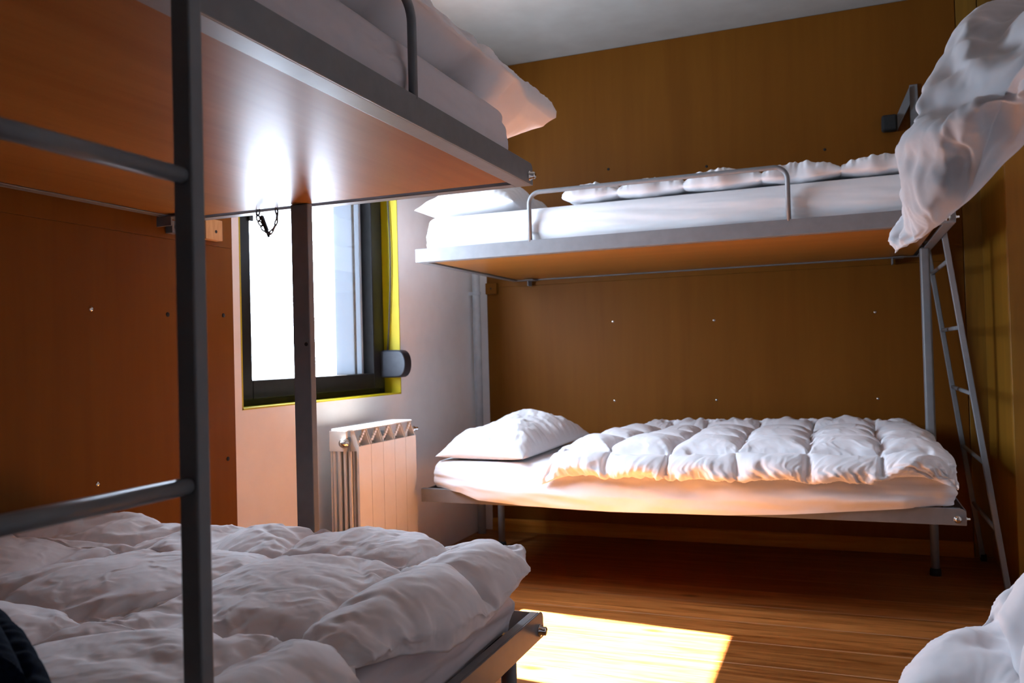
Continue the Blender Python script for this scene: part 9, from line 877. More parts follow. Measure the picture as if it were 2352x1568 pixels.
1,1,0,2,-1,0,-1,1,0,0,1,-2,1,-6,0,1,5,2,1,0,-2,1,0,1,-1,0,-1,0,-3,-4,3,9,2,0,-1,0,0,-10,3,1,0,1,0,0,-1,-2,2,-8,-1,2,2,1,-1,0,-3,5,-5,0,-1,10,-3,-1,-1,-1,1,0,-4,1,-1,3,2,1,0,1,-1,1,0,-1,1,-2,2,1,1,-8,0,2,2,2,0,1,0,0,-1,0,0,0,-2,1,-5,-1,2,4,
2,1,0,0,0,-3,1,0,-1,0,-1,-1,-1,-1,-2,0,0,2,0,1,-1,0,-5,3,-1,5,-3,0,1,2,-1,0,-2,0,0,0,0,1,1,1,0,1,0,-1,1,-1,-1,0,-1,-2,0,1,0,2,1,1,1,-1,0,0,0,-1,0,-1,-1,-2,0,0,2,2,1,1,0,2,-2,0,-2,0,0,-1,0,-2,-3,3,-1,1,0,1,0,0,-1,0,-2,0,-4,-1,0,5,1,1,-1,0,
-1,0,0,1,1,0,0,1,0,0,0,0,-1,0,0,-1,-3,1,1,-3,3,3,0,0,1,0,0,-1,1,0,-2,-4,0,7,-11,3,4,2,1,0,0,1,-2,1,-1,0,-1,-1,-1,-2,-7,12,-5,4,0,0,-1,1,-1,-1,-1,-2,4,4,-2,-1,0,-1,0,0,-5,0,3,1,1,0,0,0,0,1,-1,1,1,-4,-1,3,9,-20,8,0,1,3,0,0,0,0,1,-1,0,-1,4,0,
-9,4,-1,-1,5,-1,1,-1,0,-1,0,1,-1,0,-2,0,2,-1,4,-1,-3,2,-1,1,0,0,-1,0,6,1,-3,-2,-1,1,0,-1,7,-12,2,-1,2,1,1,0,0,0,-1,1,-1,-1,3,1,1,-4,0,1,1,-1,0,0,0,0,0,0,0,-1,2,-1,0,0,0,0,0,-4,4,0,0,0,0,0,0,-1,0,0,-2,1,0,-1,2,0,0,1,-2,2,1,-2,1,1,0,-1,0,0,0,
1,1,-2,0,1,0,-2,0,-1,0,1,0,0,-1,1,0,0,0,-1,1,0,1,-1,1,-1,1,-1,0,0,0,0,0,0,1,1,-1,-1,1,-1,1,-2,1,0,0,0,0,0,0,0,0,2,-1,-1,0,-1,0,0,0,1,-2,3,-1,0,-2,-2,2,1,1,0,1,1,-2,0,0,0,0,-1,1,0,-1,0,0,0,0,1,-3,-2,-1,1,12,-9,1,0,1,-1,1,0,0,0,0,0,1,-1,0,0,
1,-2,1,0,0,-1,1,0,0,0,0,0,0,0,0,0,0,-1,1,0,-1,1,0,0,-4,3,0,-6,0,0,2,4,-1,0,1,0,1,0,-1,-1,0,-1,0,0,0,0,0,0,-1,3,2,-1,-6,8,2,-2,-3,-2,1,-1,1,0,0,0,1,0,1,-1,-1,0,2,-1,0,-1,1,-1,0,0,0,0,1,0,0,0,0,0,0,-1,0,0,-1,1,0,0,1,0,4,1,0,-3,-3,0,1,0,1,0,
-2,1,-1,-1,0,0,-1,-1,0,1,0,0,1,2,1,-1,0,0,-2,0,0,-1,1,-1,0,0,1,1,0,1,0,1,-1,-1,1,-1,0,-1,0,0,1,0,0,0,1,0,0,1,0,-1,0,0,-1,0,0,0,1,0,1,2,1,-3,-1,-2,0,0,2,0,-4,-1,2,1,-1,-1,-2,-1,1,1,0,0,1,1,1,3,-1,0,-1,-2,-2,-1,1,0,1,0,0,0,0,3,1,1,-1,1,0,-1,
-1,-1,0,-1,0,0,0,0,2,0,1,0,0,0,4,-2,-2,-1,0,1,0,2,0,0,-4,0,2,-1,-1,1,1,0,1,-3,5,-3,-2,-1,-1,-1,-1,0,1,-1,1,0,0,3,2,3,-1,-4,-2,-2,0,2,0,-1,1,0,1,0,-1,3,3,1,-1,1,-2,-2,-1,-2,1,0,0,0,1,-1,2,2,-2,2,1,2,-1,-1,0,-1,0,0,1,1,1,-2,-4,1,-1,0,0,-1,-1,
8,-1,-2,-3,-2,-1,1,0,-2,-4,-1,0,-1,0,1,-1,3,7,-5,-2,-1,1,6,-2,-1,0,-1,1,0,1,0,-4,7,6,1,-4,-4,-3,1,1,0,-1,-1,2,-1,1,1,2,6,-3,1,-1,-2,0,0,0,-1,2,-1,3,0,-3,2,-10,1,0,0,2,3,-2,10,-11,-3,0,1,0,2,5,4,0,3,5,2,0,0,-1,-5,4,-1,-5,-4,-7,-2,0,0,0,-1,0,
-1,-1,10,-2,3,-2,-8,-1,1,0,0,0,0,0,0,1,0,-1,0,2,8,5,-7,1,-3,-1,0,0,4,8,-5,1,4,-3,3,-1,0,0,-1,0,7,-12,11,5,1,0,-1,1,-1,-1,0,-4,-1,-1,1,-1,-4,-3,1,5,5,3,0,0,0,0,-1,1,0,-1,-3,-6,0,-2,1,1,0,1,0,-1,-1,0,2,-1,0,0,0,-1,2,-1,-3,5,-4,1,-1,0,0,-4,-2,
4,0,6,-3,-2,7,0,-1,1,-1,-5,-2,2,2,1,2,1,-1,0,1,-1,2,-2,0,-2,-3,-2,-1,1,4,4,0,0,0,0,0,1,-1,-1,1,1,0,-4,-7,2,8,2,-1,0,1,0,0,0,0,0,-1,1,2,-2,-5,-5,1,4,0,1,0,1,-2,-7,2,0,-6,3,10,-3,1,1,0,1,-6,-1,-1,1,3,0,1,1,1,0,0,1,-2,-1,-3,-4,-3,13,-7,-1,4,2,
0,1,0,0,0,0,0,0,2,-4,-4,1,-3,3,5,2,-1,0,1,1,-2,0,0,1,0,-2,-5,-2,0,1,1,2,1,1,-1,-1,-1,-1,0,-1,6,-1,-1,0,1,-1,-2,-1,0,0,-1,1,2,0,0,1,0,1,-2,0,-2,0,1,0,-6,9,0,-1,0,1,-1,1,0,0,0,-1,-1,0,-1,0,-2,2,-1,1,3,1,0,0,0,1,0,-1,0,-2,-2,-1,-2,2,0,2,0,1,1,
-1,1,-1,-3,-1,-1,-1,2,4,0,-1,0,-2,-1,1,0,0,0,0,2,0,0,0,0,0,-1,-1,-1,1,0,1,-1,0,-1,2,1,1,-1,0,0,0,0,-1,-1,0,-1,1,0,0,-1,1,2,1,0,0,0,0,0,-1,-1,0,-2,2,-1,-1,1,2,1,0,0,0,1,-3,-1,5,1,-2,-2,1,-1,-1,-2,-1,3,-1,1,0,1,0,0,0,0,-1,0,0,0,0,0,1,-1,0,-1,
1,0,0,0,1,0,0,0,0,0,-1,-1,0,0,1,0,1,-1,0,1,1,0,0,-1,1,-1,0,-2,2,0,-1,-2,2,1,1,-1,-1,2,0,-2,0,5,0,-2,-2,-1,0,-2,2,-2,0,2,0,1,-1,1,0,-1,0,1,-1,0,0,-1,0,1,1,0,0,-1,0,0,1,-1,1,0,-1,0,0,1,-2,-1,1,1,0,0,1,0,-1,0,1,0,0,-1,1,-1,0,0,-1,1,-1,0,1,1,0,
1,-3,-1,1,0,0,-1,1,0,0,0,0,-1,1,9,-7,-1,-1,2,-2,0,0,0,-1,1,0,0,2,-1,-2,1,1,-1,0,-1,1,-1,1,-1,0,1,0,-1,0,2,2,-2,-2,0,0,1,0,1,-1,0,0,0,0,0,0,0,0,0,0,1,0,0,-2,0,1,1,0,0,0,-5,0,1,2,1,0,0,1,0,0,5,-2,-1,-3,0,0,1,0,0,0,0,0,-1,1,1,-1,-1,1,-1,1,-1,
1,-1,1,0,-1,0,1,-1,1,0,1,0,-1,0,-1,1,-1,1,-1,0,1,0,-1,1,1,-2,0,1,2,-1,-1,0,1,0,0,1,-1,-1,-4,-1,4,-1,2,0,1,0,0,0,0,0,-1,0,0,0,0,0,0,0,0,1,0,0,-1,0,1,0,0,-1,0,-1,1,0,0,0,0,0,1,0,-1,0,0,1,0,0,-1,0,0,0,0,0,0,1,-1,0,2,0,0,0,-1,0,0,0,1,-1,3,-2,0,
5,-2,-6,3,-2,0,1,0,1,0,-1,1,-1,-1,0,0,-1,1,-1,1,0,1,1,0,0,0,-1,1,-1,0,-1,-1,0,0,0,1,0,0,0,1,0,0,0,0,-1,2,-1,0,-1,0,0,0,0,0,1,1,0,1,-1,0,0,-1,0,0,1,2,-1,-1,0,1,3,0,-5,-2,0,1,1,0,-1,1,0,-1,-1,-1,0,0,-2,2,-1,2,1,3,-2,1,0,0,-1,-1,-2,-1,1,-1,-1,
0,2,1,0,1,0,1,1,-1,-2,4,-3,-1,-1,1,0,0,-1,1,1,1,0,1,0,0,0,0,-1,-1,0,-1,-1,0,4,0,1,-9,3,0,0,1,1,2,-1,1,1,-4,0,-1,-1,-1,0,0,-1,1,0,1,1,6,-2,0,1,-3,-2,-2,1,-2,1,0,0,-2,3,2,1,2,1,0,1,2,-5,-2,-1,0,-2,1,0,0,0,0,1,3,2,-1,0,-1,2,-2,-1,-1,-1,1,-1,3,
0,1,-1,-7,-1,1,0,0,3,4,0,-5,-2,-2,1,0,0,0,-1,0,1,-1,0,1,2,7,0,-5,-4,-1,1,-1,0,-1,0,0,2,1,0,1,2,2,-1,3,-2,-3,-3,1,-1,1,-1,-1,1,0,1,0,0,3,6,-2,1,-5,-1,0,0,1,0,1,1,0,0,0,-8,-1,-1,0,1,-1,5,-2,-3,-1,0,0,-3,0,7,1,-6,-2,0,2,1,0,3,6,-8,-1,1,0,-1,1,
0,0,0,3,-4,0,0,0,3,9,-5,-5,-3,1,0,-1,1,0,0,0,0,-1,0,1,0,2,9,-4,-4,0,0,0,-1,8,-2,1,0,-3,2,12,3,0,0,-1,-2,-5,3,3,2,0,-4,1,1,-8,1,6,1,0,-4,1,3,-3,-6,10,3,-2,0,1,-1,0,0,-3,-8,1,1,0,-1,1,-2,2,-1,0,1,-3,4,-1,0,-1,0,-1,1,0,0,-1,1,-3,2,1,-1,-1,0,1,
-7,3,0,1,-2,7,1,-1,0,-1,-1,-2,-1,-2,4,3,1,3,-1,0,1,0,0,-1,0,2,-2,-5,-3,-1,2,3,3,0,0,1,0,-1,0,3,-1,-1,0,0,-3,-5,0,7,2,-1,2,-2,0,0,2,-2,0,1,0,-1,0,-6,-5,4,1,1,1,0,-1,0,-3,-1,0,4,0,-1,0,0,0,-1,-3,2,-1,1,2,2,1,4,-3,0,0,0,0,1,-1,-3,-2,-1,-1,1,1,
2,1,1,0,0,1,2,-1,0,-1,-2,-1,-3,-1,1,0,4,2,-1,2,-1,0,0,0,1,-1,-1,-1,-5,-1,2,-1,2,1,0,1,1,-2,0,-2,1,-1,-2,1,2,2,-1,-2,0,0,0,-1,2,1,1,0,3,-1,-1,1,0,-1,-1,-2,-1,0,0,0,2,1,1,0,0,1,0,2,0,-2,-1,0,-2,-1,-1,-2,2,1,2,2,-1,1,0,0,2,-1,-2,-1,-2,1,-1,-1,
-1,2,1,1,0,1,0,0,-3,0,-5,0,1,1,3,2,-1,0,-9,14,-4,-2,2,1,0,-1,1,1,-1,0,0,-5,-2,-2,5,3,-3,2,1,0,1,0,0,0,-1,0,1,0,-1,-3,0,0,0,-1,2,1,1,1,0,0,0,-1,0,0,-1,0,-1,0,-1,0,1,2,1,0,-1,1,1,-2,0,5,0,0,-1,-2,-2,0,0,1,3,1,-2,-2,1,0,0,0,0,0,0,-3,2,0,-1,
-12,16,-1,-3,1,1,-1,1,0,0,0,0,-1,0,-1,2,-1,0,1,-1,-1,0,2,-1,1,0,-1,1,0,-1,0,-1,0,-1,0,-2,3,1,0,0,1,-1,3,-3,0,4,2,-1,-2,-2,0,-1,0,0,0,0,2,-1,-1,1,0,0,0,0,-1,1,-1,0,0,1,1,0,0,-2,1,0,0,0,0,-1,1,0,0,0,-1,0,0,0,1,0,0,-1,1,-1,0,1,0,0,0,0,-1,-2,1,
1,0,-1,1,0,0,0,0,0,0,0,-1,6,-2,-1,-2,-1,1,1,-1,0,1,-1,1,0,-1,1,0,-1,0,0,0,1,-1,0,0,0,1,-1,0,-1,1,0,0,0,1,-1,0,0,0,-2,0,1,1,0,0,0,0,0,1,0,0,-1,0,0,0,0,1,-1,0,1,-1,-1,1,0,-1,0,-5,5,0,1,0,0,-1,1,-1,0,0,1,-1,0,1,0,-1,0,0,0,0,0,0,0,0,1,0,-1,1,
-1,0,0,0,0,0,0,0,0,0,0,0,0,2,0,-1,-3,0,2,0,0,0,-1,1,-1,1,0,0,0,0,0,0,0,0,0,0,-1,0,-2,0,1,0,0,0,-3,1,2,-1,-2,0,1,2,1,0,0,-1,0,0,-1,0,1,0,0,0,0,0,0,0,0,0,1,-1,-1,0,0,0,0,0,0,0,0,1,0,0,0,2,0,-2,0,0,-1,1,-1,0,0,0,0,1,0,1,-1,0,-2,2,-1,0,-1,0,0,
0,1,-1,-2,-1,1,1,0,3,-2,-3,12,-8,-1,1,1,-1,-1,0,0,-1,0,1,1,1,0,0,0,-1,1,-1,-1,0,-1,-1,-1,1,1,0,1,0,0,1,0,0,0,0,0,-1,0,0,-1,0,1,-1,0,1,0,1,0,2,-1,2,-4,1,0,-2,1,0,2,1,-1,-6,0,2,2,1,1,2,-2,6,0,0,-4,-2,-1,0,-1,0,0,1,0,1,1,1,-1,0,2,-2,-1,-1,-2,
-1,0,0,0,-2,3,1,0,2,1,1,-1,-1,1,0,-1,-1,-1,0,0,-1,1,1,0,1,0,1,1,-1,0,1,-2,0,2,0,0,-2,3,0,3,-9,3,-2,2,1,1,1,1,1,-3,-1,-2,0,-1,0,-1,2,-2,1,0,2,4,1,-1,-1,0,-4,-1,-1,0,-1,-1,0,2,-3,3,2,0,3,1,1,0,0,-3,-1,-2,-1,0,1,0,0,-1,1,1,3,1,0,0,1,-1,-1,-1,
1,1,1,1,0,1,0,5,-13,2,1,0,3,1,0,-1,-3,-2,-1,0,0,0,0,-2,1,0,1,0,1,6,0,-7,1,-1,-3,1,0,1,0,-1,-2,3,1,0,1,1,4,0,3,-4,-3,-4,0,1,0,-2,2,0,1,-1,1,-3,0,4,5,2,-3,-1,0,0,1,1,6,-3,-1,-3,1,2,-5,-4,1,1,6,-3,-3,-2,-1,0,-1,0,0,0,0,1,-1,-1,1,1,2,16,-12,-6,
-1,2,0,0,-1,1,0,1,0,-2,1,0,-1,3,7,-4,-6,-2,2,-1,0,1,0,-1,0,0,1,-1,4,-1,0,12,-12,0,1,1,1,0,10,0,-2,0,0,-3,5,0,1,0,1,-4,4,0,0,0,-1,1,0,0,0,0,-2,2,1,-1,-1,1,-4,2,9,3,-1,1,-1,1,-1,0,0,-7,-2,-1,0,2,-2,-1,0,1,2,-1,-1,0,0,1,-1,1,0,-1,0,-2,9,1,-13,
11,-2,4,0,-1,0,-7,-2,0,0,5,4,-1,0,-1,0,-3,-2,-1,3,5,1,0,-1,1,0,0,0,0,-1,0,0,-1,-4,-2,-2,0,4,3,-1,1,0,1,0,0,0,2,0,0,-2,-3,-6,2,5,3,0,1,-1,0,0,1,-1,0,1,-1,3,-5,-3,-3,-1,6,-1,1,2,2,-2,-3,-2,0,-6,1,4,4,0,-1,-4,3,-3,7,-2,3,1,0,0,0,0,0,2,-2,-1,
-1,-1,-2,-2,-1,1,2,1,2,0,0,0,0,1,1,-1,0,0,0,-6,4,-8,4,5,1,0,1,0,0,0,0,0,0,0,-2,-2,-3,1,1,4,0,0,0,0,1,0,-3,0,3,-6,1,1,2,-2,0,0,2,-3,6,-1,1,1,-1,0,1,0,-1,0,-1,0,0,-2,-4,2,-3,2,4,0,1,0,1,0,0,3,-1,-2,-2,-2,1,2,-1,1,-3,3,2,0,-1,1,0,0,0,0,-1,-2,
-4,-2,13,-5,-2,2,1,1,0,0,1,-4,-1,4,2,-7,1,1,-1,0,-1,4,-4,1,2,2,-1,1,0,-1,0,0,0,0,0,-1,0,4,-7,0,0,1,2,0,0,0,1,-1,1,-1,0,-1,-2,2,-6,8,-4,2,0,1,1,1,-1,1,0,-1,-1,0,-1,0,0,2,2,0,-1,1,0,0,0,0,-2,-1,1,2,2,-4,-1,1,0,0,4,1,-6,3,-1,1,-1,0,0,0,0,0,0,
-1,0,2,0,-3,1,-1,-1,1,0,1,0,0,0,0,-1,0,0,0,-2,1,0,3,-2,1,0,0,0,1,-1,0,1,-1,-1,-1,1,0,0,0,1,1,0,0,0,0,1,-2,-1,0,1,0,-1,-1,1,0,0,-1,1,3,-4,1,0,1,0,0,0,-1,1,-1,0,0,0,-1,1,0,0,-1,0,0,1,0,0,0,-1,0,0,0,0,2,-1,1,-1,0,-1,0,1,0,1,0,0,-1,0,0,0,0,-1,
0,1,0,0,0,0,-1,-1,-2,4,-3,-4,6,-1,0,0,0,0,0,-1,1,-1,0,0,2,1,-1,0,0,0,0,0,0,-1,0,1,-1,-1,1,0,-1,1,-1,1,0,0,0,0,0,0,0,0,0,0,-1,0,1,0,0,1,-1,2,0,-1,0,0,0,-1,0,0,-2,0,1,0,0,-1,1,3,-3,-3,-2,-1,3,0,0,0,1,-1,2,-1,-1,0,0,-1,-3,4,0,0,1,0,1,-1,0,0,0,
0,1,-1,0,-1,0,0,0,-1,1,0,0,-1,0,1,1,0,0,1,-1,-1,0,0,0,0,-3,2,1,0,0,2,-2,1,-3,0,0,1,0,-1,1,3,-1,-1,-4,-2,-1,2,1,1,-1,1,2,-2,-1,1,-1,-1,-1,1,-1,2,1,0,0,0,2,-1,0,-1,1,0,-1,-1,1,-1,0,-2,1,-2,2,0,2,0,0,0,1,0,-1,-1,0,1,-1,-1,-1,-2,3,1,0,1,0,4,3,
-12,5,1,-3,0,0,1,-3,1,2,-4,0,-4,1,2,1,2,-1,0,0,0,-2,0,0,0,-1,-3,4,0,1,0,0,0,1,0,1,-1,0,-1,0,-3,1,0,1,-2,0,1,1,0,0,1,0,1,0,-1,0,-1,1,-1,-1,-2,3,0,0,1,0,-1,0,1,0,1,-2,-1,-1,0,0,1,0,2,-5,-4,2,-1,1,2,1,1,-1,0,-1,0,-1,0,-1,0,-1,0,2,1,1,-1,-1,-2,
5,-1,1,-1,-1,0,-1,-2,2,-1,-1,0,1,1,0,1,0,1,0,0,-1,-3,2,0,0,-1,-2,3,0,0,0,0,2,0,0,1,-4,-1,2,0,0,0,0,5,-2,-5,2,-7,3,0,0,-1,4,-1,-1,2,-4,2,1,-1,-2,1,0,1,0,0,2,-2,-1,-1,6,-1,-1,-1,0,-1,-2,1,1,-2,1,0,1,1,-1,-3,0,5,0,-4,1,-2,3,-1,0,-1,4,-2,-1,0,
1,-1,1,0,2,-3,-1,-1,3,1,1,2,1,-1,-4,2,-2,-6,0,1,3,5,6,-13,2,1,-3,1,1,0,-2,1,0,0,-1,-2,4,0,-3,3,16,-14,-2,-1,2,-3,1,0,-2,1,0,0,0,-1,0,6,4,-5,-2,-3,4,-2,0,-1,1,1,-3,1,0,0,0,1,1,15,-11,2,1,-5,-1,2,-1,1,0,-5,1,2,1,0,-6,4,-3,4,4,-10,7,-6,-2,3,1,
1,-4,-1,0,-1,1,0,4,0,3,2,4,-9,-3,2,2,-4,0,4,-3,0,-1,-1,2,2,-2,2,-2,0,2,1,-5,0,1,5,-7,0,0,0,0,0,2,9,-5,1,-1,-3,5,2,-2,2,-6,2,-5,-6,5,-1,-2,4,-2,2,1,-1,1,-7,4,-1,-3,2,3,-3,-3,-2,0,1,0,3,3,-4,-3,2,6,0,-3,2,-2,-2,1,2,-3,0,0,2,3,1,-2,2,-1,-1,-7,
0,1,1,-2,-1,0,0,0,1,3,1,-5,0,5,0,4,-1,1,0,-1,1,3]),
(13, 10, 0.004, [
-234,-4,-4,-5,-4,-4,-4,-5,-4,-8,21,-1,1,2,1,2,0,3,0,2,22,2,1,1,1,0,2,-1,2,5,23,2,1,1,1,1,1,1,1,0,21,0,0,2,1,1,1,1,0,2,27,1,1,-1,0,0,0,1,1,-1,31,0,-1,0,0,0,1,0,0,0,31,1,1,0,0,0,-1,0,0,-1,29,-1,0,0,0,0,0,0,0,1,29,1,0,0,0,0,0,0,0,-1,31,0,-1,0,
-1,1,0,0,1,0,31,-1,0,-1,1,-1,1,0,-1,2,22,0,1,1,0,0,-1,0,0,-1]),
(13, 10, 0.004, [
1025,-31,-29,-31,-31,-29,-32,-31,-28,-19,0,4,-1,-3,2,-3,3,-3,2,-1,0,2,-1,-1,1,-1,1,-1,-2,2,0,1,0,0,-1,0,0,0,0,1,0,0,1,-1,0,1,-2,0,1,-1,0,0,0,0,0,-1,1,0,0,0,0,-1,1,1,-1,0,0,0,0,-1,0,1,-2,0,1,0,0,0,1,0,0,-1,1,0,-1,1,0,0,-1,1,0,1,-1,0,1,-2,1,
0,1,-2,0,-1,0,1,-1,2,-1,0,0,1,0,-1,0,0,1,0,0,0,1,-1,0,-5,2,3,-2,3,-3,4,-3,1]),
(13, 10, 0.004, [
141,-1,0,0,-1,-1,0,-1,-2,-24,9,-15,-1,0,2,0,1,0,3,10,1,-1,1,0,0,1,-1,0,-2,1,1,-1,-2,1,-1,0,1,-1,1,2,0,1,1,1,-1,0,0,0,-1,-1,-1,0,-1,0,1,-1,0,0,1,1,1,1,0,0,-1,1,0,0,-1,0,-1,-1,1,-1,0,0,0,0,2,1,0,2,-1,1,0,0,0,0,-1,-3,1,-1,-2,1,-1,0,0,0,0,3,-1,
3,1,-1,1,0,-1,1,-1,1,-3,0,1,-1,0,0,1,0,1,3,-12,12,2,-2,2,-2,-2,1,-2,-6]))
